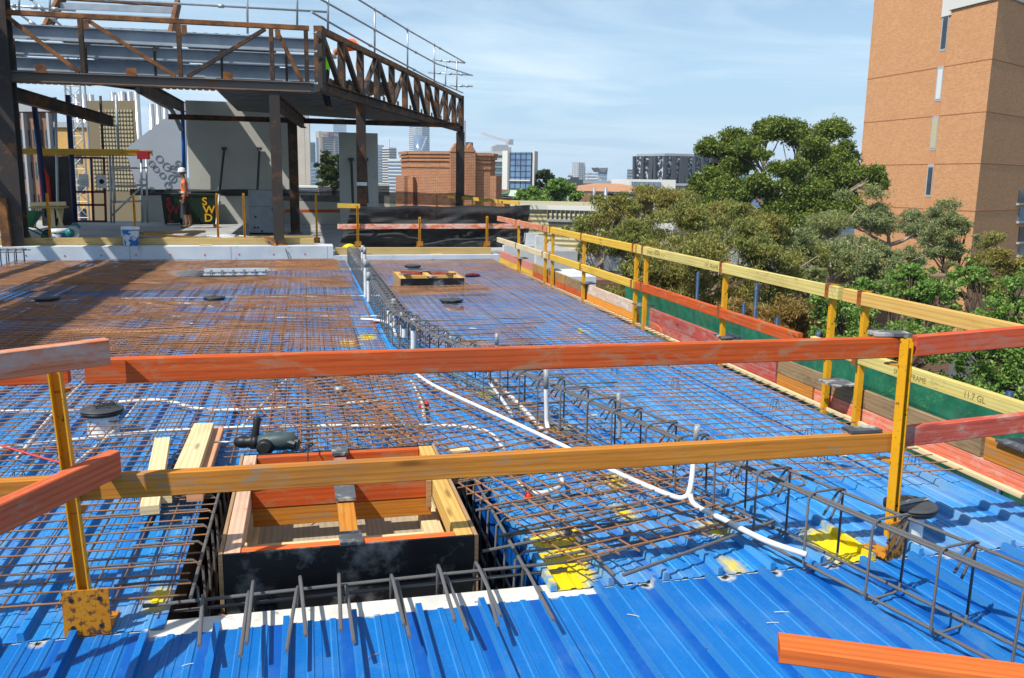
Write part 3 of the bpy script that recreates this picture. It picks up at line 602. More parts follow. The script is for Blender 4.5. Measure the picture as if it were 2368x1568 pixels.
for side, xs in ((-1, VX0), (1, VX1)):
    for k in range(8):
        y = 3.58+k*.2; x = xs
        pts = [V((x-side*-.55, y, .085)), V((x+side*.1, y+.01, .085)), V((x-side*.06, y, .085)), V((x-side*.10, y, .05)), V((x-side*.105, y, -.1)), V((x-side*.105, y, -.35))]
        if side < 0: pts[0] = V((x-.22-.3*(k % 3 == 1), y, .087))
        else: pts[0] = V((x+.45+.25*(k % 3), y+.05, .09))
        tag(MB().tube(pts, .0065, 8).build('hooked_bar', BAR, None, True), 'dark hooked bar on the '+('left' if side < 0 else 'right')+' side of the near opening, '+ORD[k]+' from the front', 'hooked bar', 'hooked bars on the '+('left' if side < 0 else 'right')+' side of the opening')
    for z, zn in ((.07, 'upper'), (-.15, 'middle'), (-.3, 'lower')): tag(MB().tube([V((xs-side*.09, 3.45, z)), V((xs-side*.09, 5.1, z))], .008, 8).build('trimmer_bar', BAR), zn+' dark trimmer bar along the '+('left' if side < 0 else 'right')+' side of the opening', 'trimmer bar', 'trimmer bars on the '+('left' if side < 0 else 'right')+' side of the opening')

# ------------------------------------------------------------------ conduits
def smooth(pts, n=8):
    P_ = [pts[0]]+list(pts)+[pts[-1]]; out = []
    for i in range(1, len(P_)-2):
        for k in range(n):
            t = k/n; a, b, c, d = P_[i-1], P_[i], P_[i+1], P_[i+2]
            out.append(.5*((2*b)+(c-a)*t+(2*a-5*b+4*c-d)*t*t+(3*b-a-3*c+d)*t**3))
    out.append(P_[-2]); return out
def conduit(pts, label, r=.0125, mat=PVC, z=None, tape=None, name='conduit'):
    q = [Pz(p[0], p[1], p[2]) if len(p) == 3 and not isinstance(p, V) else p for p in pts]
    if tape is None: return tag(MB().tube(smooth(q), r, 10).build(name, mat, None, True), label, 'conduit', 'electrical conduits on the deck')
    t = thing(name, label, 'conduit', q[0], 'electrical conduits on the deck')
    MB().tube(smooth(q), r, 10).build('pipe', mat, t, True)
    e = q[-1]; d = (q[-1]-q[-2]).normalized(); MB().tube([e-d*tape, e+d*.004], r*1.35, 10, rs=[r*1.06, r*1.1]).build('taped_end', TAPE, t, True); return t
conduit([(945, 850, .125), (1000, 890, .125), (1150, 960, .125), (1300, 1030, .125), (1420, 1090, .125), (1540, 1142, .125), (1582, 1150, .13), (1597, 1120, .19), (1605, 1040, .33), (1612, 985, .47)], 'white conduit curving up beside the cage to a taped end', .014, tape=.13)
conduit([(1598, 1125, .16), (1604, 1165, .125), (1680, 1205, .125), (1770, 1250, .125), (1865, 1283, .11)], 'white conduit end lying along the foot of the cage', .014)
def at_px(px, py, d): return Pd(px, py, d)
def upright(px, py0, py1, label, z0=.075, mat=PVC, r=.013, sweep=None, tp=.13):
    b = Pz(px, py0, z0); t = V((b.x, b.y, 0)); tp_ = Py(px+(py0-py1)*-.0, py1, b.y); pts = []
    if sweep: pts += [Pz(sweep[0], sweep[1], z0), Pz((sweep[0]+px)/2, (sweep[1]+py0)/2, z0)]
    pts += [b+V((0, 0, .0)), b+V((.003, 0, .08)), (b+V((0, 0, .1))+tp_)/2, tp_]
    conduit(pts, label, r, mat, tape=tp)
upright(1262, 998, 855, 'tall white conduit rising through the cage with grey tape', .07, sweep=(1145, 880), r=.016)
upright(1430, 1015, 910, 'grey conduit standing inside the cage behind the ochre rail', .07, PVCG, r=.014)
upright(1130, 880, 858, 'white conduit bend just under the orange top rail', .08, sweep=(1185, 960))
for k, (x, y0, y1) in enumerate([(1032, 800, 768), (1148, 800, 796), (1042, 800, 775), (910, 745, 692), (930, 770, 720), (934, 775, 735), (955, 800, 738), (899, 740, 695), (850, 650, 600), (852, 690, 630), (838, 630, 568), (843, 635, 572), (845, 680, 600)]):
    upright(x, y0+8, y1, ['grey taped conduit stub standing right of the cage', 'short grey conduit stub peeping over the orange rail', 'second grey conduit stub right of the cage'][k] if k < 3 else 'white conduit standing in the far cage, '+ORD[k-3]+' of the taped stubs', .08, PVCG if k < 3 else PVC, tp=.11, r=.018 if k < 3 else .026)
conduit([(0, 1035, .062), (130, 1022, .062), (300, 1003, .062), (480, 992, .062), (700, 985, .062), (900, 985, .062), (1050, 985, .062), (1130, 1000, .062), (1165, 1040, .062)], 'long white conduit crossing the deck behind the ochre rail', .013)
conduit([(0, 952, .062), (140, 950, .062), (200, 945, .066)], 'white conduit from the photo edge to the near drain lid', .013)
conduit([(275, 930, .06), (350, 925, .06), (400, 930, .06), (460, 945, .066), (555, 948, .062), (640, 945, .062), (800, 932, .062), (910, 925, .062)], 'wavy white conduit leaving the near drain lid', .013)
conduit([(40, 1060, .062), (120, 960, .062), (200, 875, .062), (210, 860, .062)], 'white conduit slanting behind the near yellow post', .012)
conduit([(150, 1090, .062), (260, 1000, .062), (330, 920, .062)], 'second white conduit slanting past the near yellow post', .012)
conduit([(560, 985, .062), (640, 900, .062), (680, 860, .062)], 'short white conduit under the mesh in the middle', .01)
conduit([(950, 880, .062), (975, 930, .062), (980, 965, .062)], 'white conduit dropping beside the bend of the cage', .012)
conduit([(1195, 1105, .066), (1215, 1130, .066), (1250, 1140, .066), (1295, 1125, .066), (1298, 1105, .072), (1290, 1095, .06)], 'curled white conduit beside the near formwork box', .013)
conduit([(835, 738, .10), (880, 742, .10), (905, 752, .08), (915, 775, .072)], 'white conduit poking out of the cage to the left', .016)
for k, (x0, x1, y) in enumerate([(0, 470, 706), (280, 800, 690), (330, 860, 628), (700, 880, 688), (640, 880, 735), (60, 300, 660), (260, 420, 735), (0, 180, 698), (430, 860, 625)]):
    a, b = Pz(x0, y, .062), Pz(x1, y-4, .062); conduit([a, (a+b)/2+V((0, .04, 0)), b], ['straight white conduit reaching the left photo edge beside the ragged lid', 'long white conduit passing the flat black lid', 'white conduit crossing behind the far opening', 'short white conduit right of the flat black lid', 'white conduit with its end touching the cage', 'short white conduit in the shade at the left', 'short white conduit on the bright rusty overlay', 'white conduit at the left photo edge under the ragged lid', 'white conduit nearest the concrete upstand'][k], .011, name='far_conduit')
for px, py, lab in ((228, 1183/1.0+0, ''),):
    pass
# red couplings / caps
for k, (px, py) in enumerate([(545, 958), (985, 945), (1222, 1163), (232, 955), (128, 980), (975, 948)]):
    p = Pz(px, py, .0); tag(MB().lathe([(.024, 0), (.025, .01), (.02, .035), (.014, .04)], p+V((0, 0, .02)), 14).build('conduit_plug', REDP, None, True), ['red conduit cap behind the drill', 'red conduit cap left of the cage bend', 'red conduit cap beside the near formwork box', 'red conduit cap by the near drain lid', 'red conduit cap at the left photo edge', 'second red conduit cap left of the cage bend'][k], 'conduit cap', 'red conduit caps')
for k, (px, py) in enumerate([(580, 706), (843, 606), (846, 640), (912, 745), (868, 745)]):
    p = Pz(px, py, .05); d = V((1, .05, 0)); tag(MB().tube([p-d*.06, p+d*.06], .018, 10).build('red_coupling', REDP, None, True), ['red coupling beside the far opening', 'red coupling at the far end of the cage', 'red coupling in the far cage', 'red coupling at the bend conduit of the cage', 'red coupling left of the cage bend conduit'][k], 'coupling', 'small red conduit couplings')

# ------------------------------------------------------------------ drain outlets with lids
def drain(px, py, label, zt=.17, rl=.125, rp=.085, wob=0.0, tape=False, wire=False):
    p = Pz(px, py, zt); p.z = 0; t = thing('drain_outlet', label, 'drain outlet', p, 'covered drain outlets on the deck')
    MB().lathe([(rp, 0), (rp, .02), (rp*.97, .022), (rp*.97, zt-.02), (rp, zt-.02)], p, 22).build('pipe', PVC, t, True)
    MB().lathe([(rl*.93, zt-.035), (rl, zt-.02), (rl, zt-.012), (rl*.8, zt-.01)], p, 26, wob*.6).build('collar', BLK, t, True)
    l = MB().lathe([(rl*.9, zt-.01), (rl*.99, zt-.006), (rl, zt), (rl*.96, zt+.004), (.3*rl, zt+.007), (.01, zt+.008)], p, 26, wob).build('lid', LIDB, t, True)
    if tape: MB().extr([(-.018, -.001), (.018, -.001), (.018, .001), (-.018, .001)], p+V((-rl*.95, -.02, zt+.011)), p+V((rl*.95, .03, zt+.011))).build('tape_strip', TAPE, l)
    if wire:
        pts = [V((.055*math.cos(a*1.1)*(1+.3*math.sin(a*3)), .05*math.sin(a*1.4), .018+.012*(a/9)+.01*math.sin(a*5))) for a in [i*.33 for i in range(58)]]
        tag(MB().tube([p+q+V((0.02, .01, zt)) for q in pts], .0028, 5).build('wire_coil', WIREM), 'crumpled black tie wire on the near drain lid', 'wire')
    return t
drain(236, 945, 'near drain outlet with ridged grey lid and wire on top', .19, .135, .10, wire=True)
drain(2105, 1165, 'drain outlet with taped grey lid behind the tall yellow post', .20, .125, .07, tape=True)
drain(108, 688, 'drain outlet with ragged black lid at the left photo edge', .18, .15, .10, .05)
drain(340, 623, 'far black drain lid in front of the concrete upstand', .14, .14)
drain(495, 687, 'flat black drain lid on the mesh in front of the far opening', .13, .14)
drain(954, 614, 'black drain lid behind the small formwork box', .16, .15, .09, .03)
drain(1043, 693, 'drain outlet wrapped in torn black plastic right of the cage', .14, .15, .1, .10)

# ------------------------------------------------------------------ loose timber, tools
def loose(a, b, z, w, h, mat, label, name='timber_offcut'):
    p, q = Pz(*a, z), Pz(*b, z); tag(MB().beam(p, q, w, h, ch=.002).build(name, mat), label, 'timber')
loose((346, 1180), (376, 1020), .125, .088, .045, W_PINE, 'short fresh pine offcut lying left of the drill')
loose((385, 1155), (458, 985), .118, .05, .04, W_PINE, 'pine offcut under the longer pale board left of the drill')
loose((428, 1130), (478, 985), .165, .085, .04, W_PINE, 'pale pine board on top of the small timber pile')
loose((450, 1150), (503, 995), .12, .08, .045, wood('orange_sided_pine', S(214, 150, 110, .85), S(224, 172, 132, .85)), 'orange edged pine board at the right of the small timber pile')
for k, (a, b, c, d, m_) in enumerate([(1895, 1040, 1960, 1050, W_PINE), (1040, 1043, 1085, 1040, W_PINE)]):
    loose((a, b), (c, d), .11, .05, .02, m_, ['thin pine slat on the right mesh', 'thin pale slat behind the near formwork box'][k], 'timber_strip')
hd = thing('hammer_drill', 'grey green rotary hammer drill lying on the mesh behind the formwork box', 'power tool', Pz(625, 1020, .11))
base = Pz(618, 1022, .17); ax = (Pz(690, 1018, .17)-Pz(550, 1018, .17)).normalized(); px_ = V((-ax.y, ax.x, 0))
GRN = flat('grey_green_tool_shell', S(70, 88, 90, .8), .5, 0, S(58, 74, 76, .8), 20)
UPV = V((0, 0, 1))
MB().lathe([(.015, -.03), (.040, -.02), (.048, .03), (.055, .09), (.055, .15), (.046, .20), (.02, .225)], base-ax*0.047, 16, axis=ax+UPV*.05).build('motor_housing', GRN, hd, True)
MB().beam(base-ax*0.016+px_*.01+UPV*.035, base+ax*0.109+px_*.01+UPV*.03, .06, .045, ch=.015).build('top_cover', GRN, hd)
MB().lathe([(.046, 0), (.05, .012), (.05, .04), (.043, .044), (.043, .055), (.03, .06)], base+ax*0.000-px_*.03-UPV*.02, 18, .025, axis=V((-px_.x, -px_.y, .15))).build('gear_dial', BLK, hd, True)
MB().lathe([(.040, 0), (.044, .03), (.033, .05), (.038, .07), (.036, .10), (.020, .13), (.012, .135)], base-ax*0.062, 14, axis=-ax).build('chuck', BLK, hd, True)
MB().tube([base-ax*0.156, base-ax*0.312], .007, 8).build('drill_bit', flat('bright_steel', (.5, .5, .5, 1), .35, .9), hd, True)
MB().lathe([(.020, 0), (.024, .02), (.020, .07), (.024, .12), (.02, .13)], base-ax*0.074+UPV*.02, 12, axis=V((.15, .2, 1))).build('side_handle', BLK, hd, True)
MB().lathe([(.044, -.02), (.044, .02)], base-ax*0.070, 14, axis=ax).build('handle_clamp', BLK, hd, True)
MB().beam(base+ax*.10+UPV*.0, base+ax*.185-px_*.02-UPV*.015, .062, .07, ch=.02).build('rear_grip', GRN, hd)
MB().beam(base+ax*.12-px_*.03+UPV*.005, base+ax*.175-px_*.05-UPV*.005, .035, .045, ch=.012).build('grip_pad', BLK, hd)
MB().beam(base+ax*.10+px_*.0+UPV*.035, base+ax*.15-px_*.01+UPV*.028, .03, .02, ch=.005).build('trigger', REDP, hd)
q0 = base+ax*0.172-px_*.06+V((0, 0, -.03))
MB().tube(smooth([q0, q0-px_*.1+V((0, 0, -.01)), V((.0, 5.0, .2)), V((-.02, 4.86, .24)), V((-.03, 4.75, .1)), V((-.04, 4.6, -.1))]), .0045, 6).build('power_cord', BLK, hd, True)
tag(MB().tube(smooth([V((-.38, 4.95, .13)), V((-.45, 4.8, .13)), V((-.6, 4.5, .12)), V((-.75, 4.55, .12)), V((-.82, 4.85, .11))]), .0045, 6).build('power_cord', BLK, None, True), 'loose black cord loop around the timber pile', 'cord')
tag(MB().tube(smooth([Pz(-60, 1015, .12), Pz(0, 1030, .12), Pz(75, 1052, .12), Pz(160, 1075, .12), Pz(230, 1090, .11)]), .006, 6).build('extension_cord', flat('red_cord_rubber', S(206, 70, 66, .85), .5), None, True), 'red extension cord lying on the mesh at the left photo edge', 'cord')
p = Pz(785, 903, .12); tag(MB().tube([p-V((.035, .01, 0)), p+V((.035, .01, 0))], .034, 14).build('tape_roll', TAPE, None, True), 'small silver roll of tape standing on the mesh', 'tape roll')
p = Pz(1092, 640, .12); tag(MB().lathe([(.02, 0), (.035, .02), (.04, .12), (.03, .22), (.012, .26)], p-V((.12, 0, -.02)), 10, axis=(1, .1, 0)).build('grinder', flat('red_black_tool', S(150, 20, 50, .7), .45, 0, (.02, .02, .02, 1), 18, .48, .52), None, True), 'red and black hand tool lying by the small formwork box', 'power tool')
for k, (px, py) in enumerate([(605, 713), (1210, 633), (1100, 760), (150, 1030), (310, 640), (440, 748), (960, 1040), (1380, 960)]):
    a = rnd.random()*6; p = Pz(px, py, .10); tag(MB().tube([p, p+V((math.cos(a)*.07, math.sin(a)*.07, .005))], .008, 6).build('conduit_scrap', PVC), 'white conduit scrap '+['in front of the far opening', 'near the small formwork box', 'right of the cage', 'by the near yellow post', 'near the upstand shadow', 'on the rusty overlay', 'behind the near formwork box', 'under the turned mesh'][k], 'conduit scrap', 'small scraps of white conduit')
# bar chairs: short black wire supports under the mesh
for k, (px, py) in enumerate([(45, 1120), (590, 1045), (1900, 1080), (1870, 1020), (1960, 1040), (2080, 1030), (1500, 860), (1660, 840), (1760, 1060), (1790, 950), (1420, 870), (300, 1160), (640, 910), (900, 960), (1700, 1120), (2110, 1080), (1560, 900)]):
    c = Pz(px, py, .0); mb = MB()
    for s_ in (-1, 1): mb.tube([c+V((s_*.03, -.025, 0)), c+V((s_*.022, -.01, .09)), c+V((s_*.022, .01, .09)), c+V((s_*.03, .025, 0))], .0022, 5)
    mb.tube([c+V((-.022, 0, .09)), c+V((.022, 0, .09))], .0022, 5)
    tag(mb.build('bar_chair', WIREM), 'small black wire bar chair under the mesh, '+ORD[k]+' of those in view', 'bar chair', 'wire bar chairs')

# litter on the new sheets
for k, (px, py, L, m_, lab) in enumerate([(1790, 1415, .06, PVC, 'white sliver of paper on the blue deck near the cage end'), (1772, 1440, .05, PVC, 'second white sliver on the blue deck near the cage end'), (505, 1420, .07, W_PINK, 'thin reddish stick on the blue deck before the yellow post'), (420, 1540, .04, PVC, 'pale chip at the lower edge of the blue deck'), (1450, 1420, .05, W_PINE, 'pine splinter on the blue deck below the yellow paint'), (1130, 1450, .05, WIREM, 'wire offcut on the blue deck in front of the starter bars'), (1630, 1500, .06, WIREM, 'wire offcut on the blue deck left of the loose timber'), (850, 1520, .05, W_BROWN, 'brown twig on the blue deck below the opening')]):
    a = rnd.uniform(-.6, .6); p = Pz(px, py, .01); d_ = V((math.cos(a), math.sin(a), 0)); tag(MB().tube(smooth([p, p+d_*L*.5+V((0, .001, .001)), p+d_*L], 4), .0014, 4).build('debris_sliver', m_), lab, 'debris')
# ------------------------------------------------------------------ small formwork box, far deck opening
sb = thing('formwork_box', 'small open timber formwork box far right of the cage', 'formwork box', (1.87, 13.75, 0))
a0, a1, c0, c1, zt = 1.38, 2.36, 13.22, 14.28, .225
def sbx(n, lo, hi, mt): MB().box(lo, hi, rnd.random()).build(n, mt, sb)
sbx('front_panel', (a0, c0, -.05), (a1, c0+.02, zt), PLYB); sbx('rear_panel', (a0, c1-.02, -.05), (a1, c1, zt), PLYB); sbx('side_panel', (a0-.02, c0-.01, -.05), (a0-.001, c1+.01, zt+.003), PLYE); sbx('side_panel', (a1+.001, c0-.01, -.05), (a1+.02, c1+.01, zt+.003), PLYE)
sbx('rear_timber', (a0+.09, c1-.075, .03), (a1-.09, c1-.022, zt-.004), W_RED); sbx('side_timber', (a0+.002, c0+.022, .03), (a0+.088, c1-.022, zt-.002), W_TAN); sbx('side_timber', (a1-.088, c0+.022, .03), (a1-.002, c1-.022, zt-.002), W_TAN)
sbx('front_timber', (a0+.09, c0+.022, .03), (a1-.09, c0+.065, zt-.006), W_TAN); sbx('centre_timber', (1.83, c0+.067, .03), (1.91, c1-.077, zt-.004), W_TAN); sbx('middle_timber', (a0+.09, 13.74, .03), (1.828, 13.79, zt-.01), W_TAN); sbx('middle_timber', (1.912, 13.74, .03), (a1-.09, 13.79, zt-.01), W_TAN)
for x, y in ((1.87, c0+.1), (1.87, c1-.1), (a0+.12, 13.765), (a1-.12, 13.765)): sbx('plywood_cleat', (x-.08, y-.05, zt+.003), (x+.08, y+.05, zt+.018), PLYW)
ho = thing('deck_opening', 'square deck opening edged with hooked bars near the concrete upstand', 'deck opening', (-1.25, 15.2, 0))
MB().box((-1.78, 14.72, .051), (-.66, 15.72, .0545)).build('opening_dark_sheet', DARK, ho)  # black sheet on the uncut decking, stands in for the shade inside an opening
MB().box((-1.72, 15.70, .052), (-.66, 15.74, .15)).build('edge_form', PVC, ho)
MB().box((-1.72, 15.46, .056), (-.66, 15.52, .075)).build('edge_form', CONC, ho)
for k in range(6): MB().box((-1.66+k*.18, 15.53, .056), (-1.56+k*.18, 15.69, .10)).build('deck_rib_end', BLUED, ho)
for k in range(9):
    y = 14.74+k*.11; MB().tube([V((-2.3, y, .12)), V((-1.85, y, .13)), V((-1.77, y, .12)), V((-1.74, y, .06)), V((-1.74, y, .0))], .01, 6).build('hooked_bar', BAR, ho, True)
for k in range(6):
    x = -1.6+k*.18; MB().tube([V((x, 15.75, .12)), V((x, 15.45, .13)), V((x+.01, 15.4, .1)), V((x+.01, 15.4, .03))], .009, 6).build('hooked_bar', BAR, ho, True)
MB().tube([V((-1.75, 15.42, .11)), V((-.6, 15.42, .12))], .009, 6).build('trimmer_bar', BAR, ho)
# cage at the left photo edge
lc = thing('beam_cage', 'short stirrup cage at the left photo edge before the upstand', 'beam cage', (-5.3, 17.0, 0))
for k in range(9):
    x = -5.02-k*.13; MB().tube([V((x, 17.5, .04)), V((x, 17.5, .36)), V((x, 17.0, .38)), V((x, 16.95, .34)), V((x, 16.95, .06)), V((x, 17.0, .03))], .011, 6).build('stirrup', BAR, lc, True)
for y, z in ((17.48, .34), (16.97, .34), (17.25, .37), (16.97, .08), (17.1, .37)): MB().tube([V((-4.9, y, z)), V((-8, y, z))], .012, 6).build('longitudinal_bar', BAR, lc)
# ------------------------------------------------------------------ concrete upstand, upper floor
UY = 17.90
up_ = thing('concrete_upstand', 'pale concrete upstand at the far edge of the decking', 'concrete upstand', (-2, UY, 0))
MB().box((-8.5, UY, -.2), (.52, UY+.62, .36)).build('upstand_body', CONC, up_)
MB().box((.522, UY, -.2), (3.95, UY+.6, .172)).build('lower_step', CONC, up_)
for k in range(13):
    x = -7.6+k*.63+rnd.uniform(-.03, .03); MB().lathe([(.014, 0), (.014, .012)], (x, UY-.008, .20+rnd.uniform(-.01, .01)), 8, axis=(0, 1, 0)).build('red_plug', REDP, up_)
for k in range(5): MB().box((-7.0+k*1.85, UY-.002, -.15), (-6.992+k*1.85, UY+.002, .357)).build('joint_line', flat('joint_grey', S(140, 144, 146, .8), .9) if k == 0 else bpy.data.materials['joint_grey'], up_)
FZ = .10
fl = tag(MB().box((-14, UY+.6, -.3), (.6, 33, FZ)).build('upper_floor', CONCF), kind='structure')
tag(MB().box((.602, 19.6, -.3), (6.2, 33, FZ-.004)).build('upper_floor_extension', CONCF), kind='structure')
sl_ = [('long treated pine sleeper on the upstand left of the column', (-5.7, 18.38, .43), (-.75, 18.38, .43), .09, .13), ('treated pine sleeper on the upstand right of the column', (-.5, 18.38, .43), (.15, 18.38, .43), .09, .12), ('treated pine sleeper under the black mesh fence', (.57, 18.12, .248), (3.8, 18.12, .24), .10, .14)]
for lab, a, b, w_, h_ in sl_: tag(MB().beam(a, b, w_, h_, ch=.004).build('timber_sleeper', W_SLEEP), lab, 'timber sleeper')
# ------------------------------------------------------------------ structural steel
ST = rusty('rusty_structural_steel', (.036, .028, .024, 1), (.19, .078, .026, 1), .48, .68, 2.2)
STO = rusty('orange_rusty_steel', (.085, .04, .022, 1), (.27, .11, .032, 1), .40, .64, 3)
STD = rusty('dark_mill_scale_steel', (.044, .035, .030, 1), (.17, .075, .03, 1), .54, .68, 2.5, .5)
GALV = flat('galvanised_steel', (.42, .45, .47, 1), .45, .55, (.34, .37, .40, 1), 6)
GALVD = flat('dull_galvanised_purlin', (.37, .42, .47, 1), .5, .2, (.29, .335, .385, 1), 3)
TY = 18.25; ZB, ZTOP = 3.37, 4.62
t1 = thing('roof_truss', 'long rusty steel truss facing the camera, spanning the top left', 'roof truss', (-2.5, TY, ZB))
X = lambda px, py=120: Py(px, py, TY).x
xa, xb = X(-160), X(716)
MB().beam((xa, TY, ZTOP-.045), (xb, TY, ZTOP-.045), .09, .09, ch=.006).build('top_chord', STO, t1)
MB().ibeam((xa, TY, ZB+.09), (xb, TY, ZB+.09), .20, .18, .018).build('bottom_chord', rusty('grey_brown_steel', (.15, .135, .12, 1), (.22, .10, .04, 1), .56, .72, 2), t1); MB().box((xa, TY-.125, ZB-.012), (xb, TY+.125, ZB-.001)).build('flange_plate', STO, t1)
def vert(x, z0=ZB+.18, z1=ZTOP-.09, w_=.085): MB().beam((x, TY, z0), (x, TY, z1), w_, w_, ch=.005, up=(0, 1, 0)).build('web_post', ST, t1)
def diag(x0, z0, x1, z1): MB().beam((x0, TY-.005, z0), (x1, TY-.005, z1), .075, .075, ch=.005).build('web_diagonal', STO if x1 > x0 and z1 < z0 else ST, t1)
vx = [X(8), X(190), X(415), X(628), X(708)]
for x in vx: vert(x)
zl_, zh_ = ZB+.2, ZTOP-.1
diag(X(20), zh_, X(180), zl_); diag(X(205), zh_, X(402), zl_); diag(X(430), zl_, X(615), zh_); diag(X(640), zh_, X(696), zl_); diag(X(-160), zl_, X(-10), zh_)
for px in (195, 420, 635): MB().box((X(px)+.02, TY-.06, ZTOP-.28), (X(px)+.12, TY-.048, ZTOP-.11)).build('gusset_plate', STO, t1)
for px in (100, 307, 528): MB().box((X(px, 180)-.09, TY-.11, ZB+.16), (X(px, 180)+.09, TY-.098, ZB+.31)).build('gusset_plate', STO, t1)
def stcol(name, x, y, z0, z1, label, w_=.2, mat=STD, band=False, cat='steel column'):
    t = thing(name, label, cat, (x, y, z0)); MB().ibeam((x, y, z0), (x, y, z1), w_, w_*.95, .016, up=(0, 1, 0)).build('shaft', mat, t)
    MB().box((x-w_*.75, y-w_*.75, z0-.001), (x+w_*.75, y+w_*.75, z0+.02)).build('base_plate', STO, t)
    return t
cB = V((Py(640, 400, TY).x, TY, .36))
stcol('steel_column', cB.x, TY, .362, ZB-.01, 'dark steel column standing on the concrete upstand', .20)
cl = thing('steel_column', 'heavy dark steel column at the left photo edge', 'steel column', (-5.55, TY, -.1))
MB().ibeam((X(24, 400), TY, -.1), (X(2, 120), TY, ZTOP+.4), .36, .34, .02, up=(0, 1, 0)).build('shaft', STD, cl)
MB().beam((X(14, 400)+.0, TY-.24, -.1), (X(8, 400), TY-.24, 1.25), .16, .1).build('stub_beam', STO, cl)
# receding truss: from the corner to the far end
A2t, A2b = Py(722, 65, TY), Py(722, 203, TY); D0 = (A2t-V((0, 0, EYE))).dot(FWD)
def along(px, pyt, pyb, D): return Pd(px, pyt, D), Pd(px, pyb, D)
tA, bA = V((Py(738, 70, TY).x, TY-.02, ZTOP)), V((Py(738, 205, TY).x, TY-.02, ZB))
def onz(px, py, z): return Pz(px, py, z)
eT = onz(1066, 222, ZTOP)
tdir = (V((eT.x, eT.y, 0))-V((tA.x, tA.y, 0))); TL = tdir.length; tdir.normalize(); tn = V((tdir.y, -tdir.x, 0))
t2 = thing('roof_truss', 'rusty steel truss receding from the roof corner towards the city', 'roof truss', tA)
def T2(s, z): return V((tA.x, tA.y, 0))+tdir*s+V((0, 0, z))
MB().beam(T2(0, ZTOP-.06), T2(TL, ZTOP-.06), .12, .12, ch=.006).build('top_chord', STO, t2); MB().ibeam(T2(0, ZB+.1), T2(TL, ZB+.1), .2, .2, .018).build('bottom_chord', ST, t2)
MB().beam(T2(0, ZB-.0), T2(0, ZTOP), .18, .18, up=tdir).build('end_post', ST, t2); MB().beam(T2(TL, ZB), T2(TL, ZTOP), .18, .18, up=tdir).build('end_post', ST, t2)
nb = 11
for k in range(1, nb):
    s_ = TL*k/nb; MB().beam(T2(s_, ZB+.2), T2(s_, ZTOP-.12), .14, .12, up=tdir, ch=.005).build('web_post', ST, t2)
for k in range(nb):
    s0, s1 = TL*k/nb+.1, TL*(k+1)/nb-.1; up2 = k in (2, 4, 8, 9, 10)
    MB().beam(T2(s0, (ZB+.2) if up2 else (ZTOP-.12)), T2(s1, (ZTOP-.12) if up2 else (ZB+.2)), .10, .10, ch=.005).build('web_diagonal', ST if k % 2 else STD, t2)
for k in range(nb):
    c = T2(TL*(k+.45)/nb, ZB+.26); MB().obox(c-tn*.0, tdir*.09, tn*.006, V((0, 0, .07))).build('gusset_plate', STO, t2)
for z in (ZB+.15, ZB+.75, ZTOP-.15):
    MB().lathe([(.03, 0), (.03, .02), (.015, .022), (.015, .07)], T2(-.1, z)+V((-.02, -.06, 0)), 6, axis=(-1, 0, 0)).build('bolt', GALV, t2)
def t2s(px, py, z):   # distance along the truss for a pixel
    p = onz(px, py, z); return (p-V((tA.x, tA.y, 0))).dot(tdir)
sC, sD = t2s(828, 240, ZB), TL-.12
pc = T2(sC, 0); stcol('steel_column', pc.x, pc.y, FZ-.5, ZB-.01, 'rusty steel column wrapped with white tape', .21, ST)
tw = MB().box((pc.x-.115, pc.y-.115, Pd(828, 429, (pc-V((0, 0, EYE))).dot(FWD)).z), (pc.x+.115, pc.y+.115, Pd(828, 421, (pc-V((0, 0, EYE))).dot(FWD)).z)).build('tape_band', PVC); tag(tw, 'band of white tape around the rusty column', 'tape')
pd_ = T2(sD, 0); stcol('steel_column', pd_.x, pd_.y, FZ-.5, ZB-.01, 'dark steel column at the far end of the receding truss', .26, STD)
p = Py(676, 300, 26.0); stcol('steel_column', p.x, 26.0, FZ, 3.4, 'dark steel column in front of the tall concrete panel', .26, ST)
# purlins behind the truss
pur = [(18.75, 4.32, .27), (19.0, 4.05, .26), (19.3, 3.80, .25), (19.7, 3.6, .2)]
for k, (y, z, h_) in enumerate(pur):
    tag(MB().chan((-8.4, y, z), (tA.x-.08, y, z), .075, h_, .004).build('purlin', GALVD), ['topmost galvanised purlin behind the long truss', 'second galvanised purlin behind the long truss', 'third galvanised purlin behind the long truss', 'lowest galvanised purlin behind the long truss'][k], 'purlin', 'galvanised roof purlins')
for k in range(5):
    x = -5.3+k*1.25; tag(MB().beam((x, 18.93, 3.62), (x, 18.93, 4.3), .05, .012, up=(0, 1, 0)).build('purlin_cleat', STD), 'dark bolted purlin cleat behind the long truss, '+ORD[k]+' from the left', 'cleat', 'dark purlin cleats')
rf = [('inner rusty roof beam crossing behind the long truss', Py(10, 148, 19.9), Py(330, 196, 25), .18, .32), ('rusty roof beam running back from the concrete upstand column', (cB.x, TY+.15, 3.2), (cB.x+.55, 26, 3.2), .16, .26), ('dark roof beam over the tall concrete panel', (-3.6, 26.1, 3.28), (4.5, 26.1, 3.28), .16, .14), ('rusty roof beam running back from the left column', (-5.4, TY+.2, 3.2), (-5.0, 26, 3.1), .16, .26)]
rf.append(('short rusty roof beam above the blue downpipe', Py(325, 200, 21), Py(424, 248, 31), .16, .3))
tag(MB().tube(smooth([Py(318, 208, 24), Py(372, 240, 28), Py(394, 252, 30), Py(408, 276, 30.5), Py(419, 300, 30.8)]), .07, 10).build('stormwater_pipe', PVCG, None, True), 'grey stormwater pipe slanting down to the blue downpipe', 'pipe')
for lab, a, b, w_, h_ in rf: tag(MB().ibeam(a, b, w_, h_, .014).build('roof_beam', ST), lab, 'roof beam')
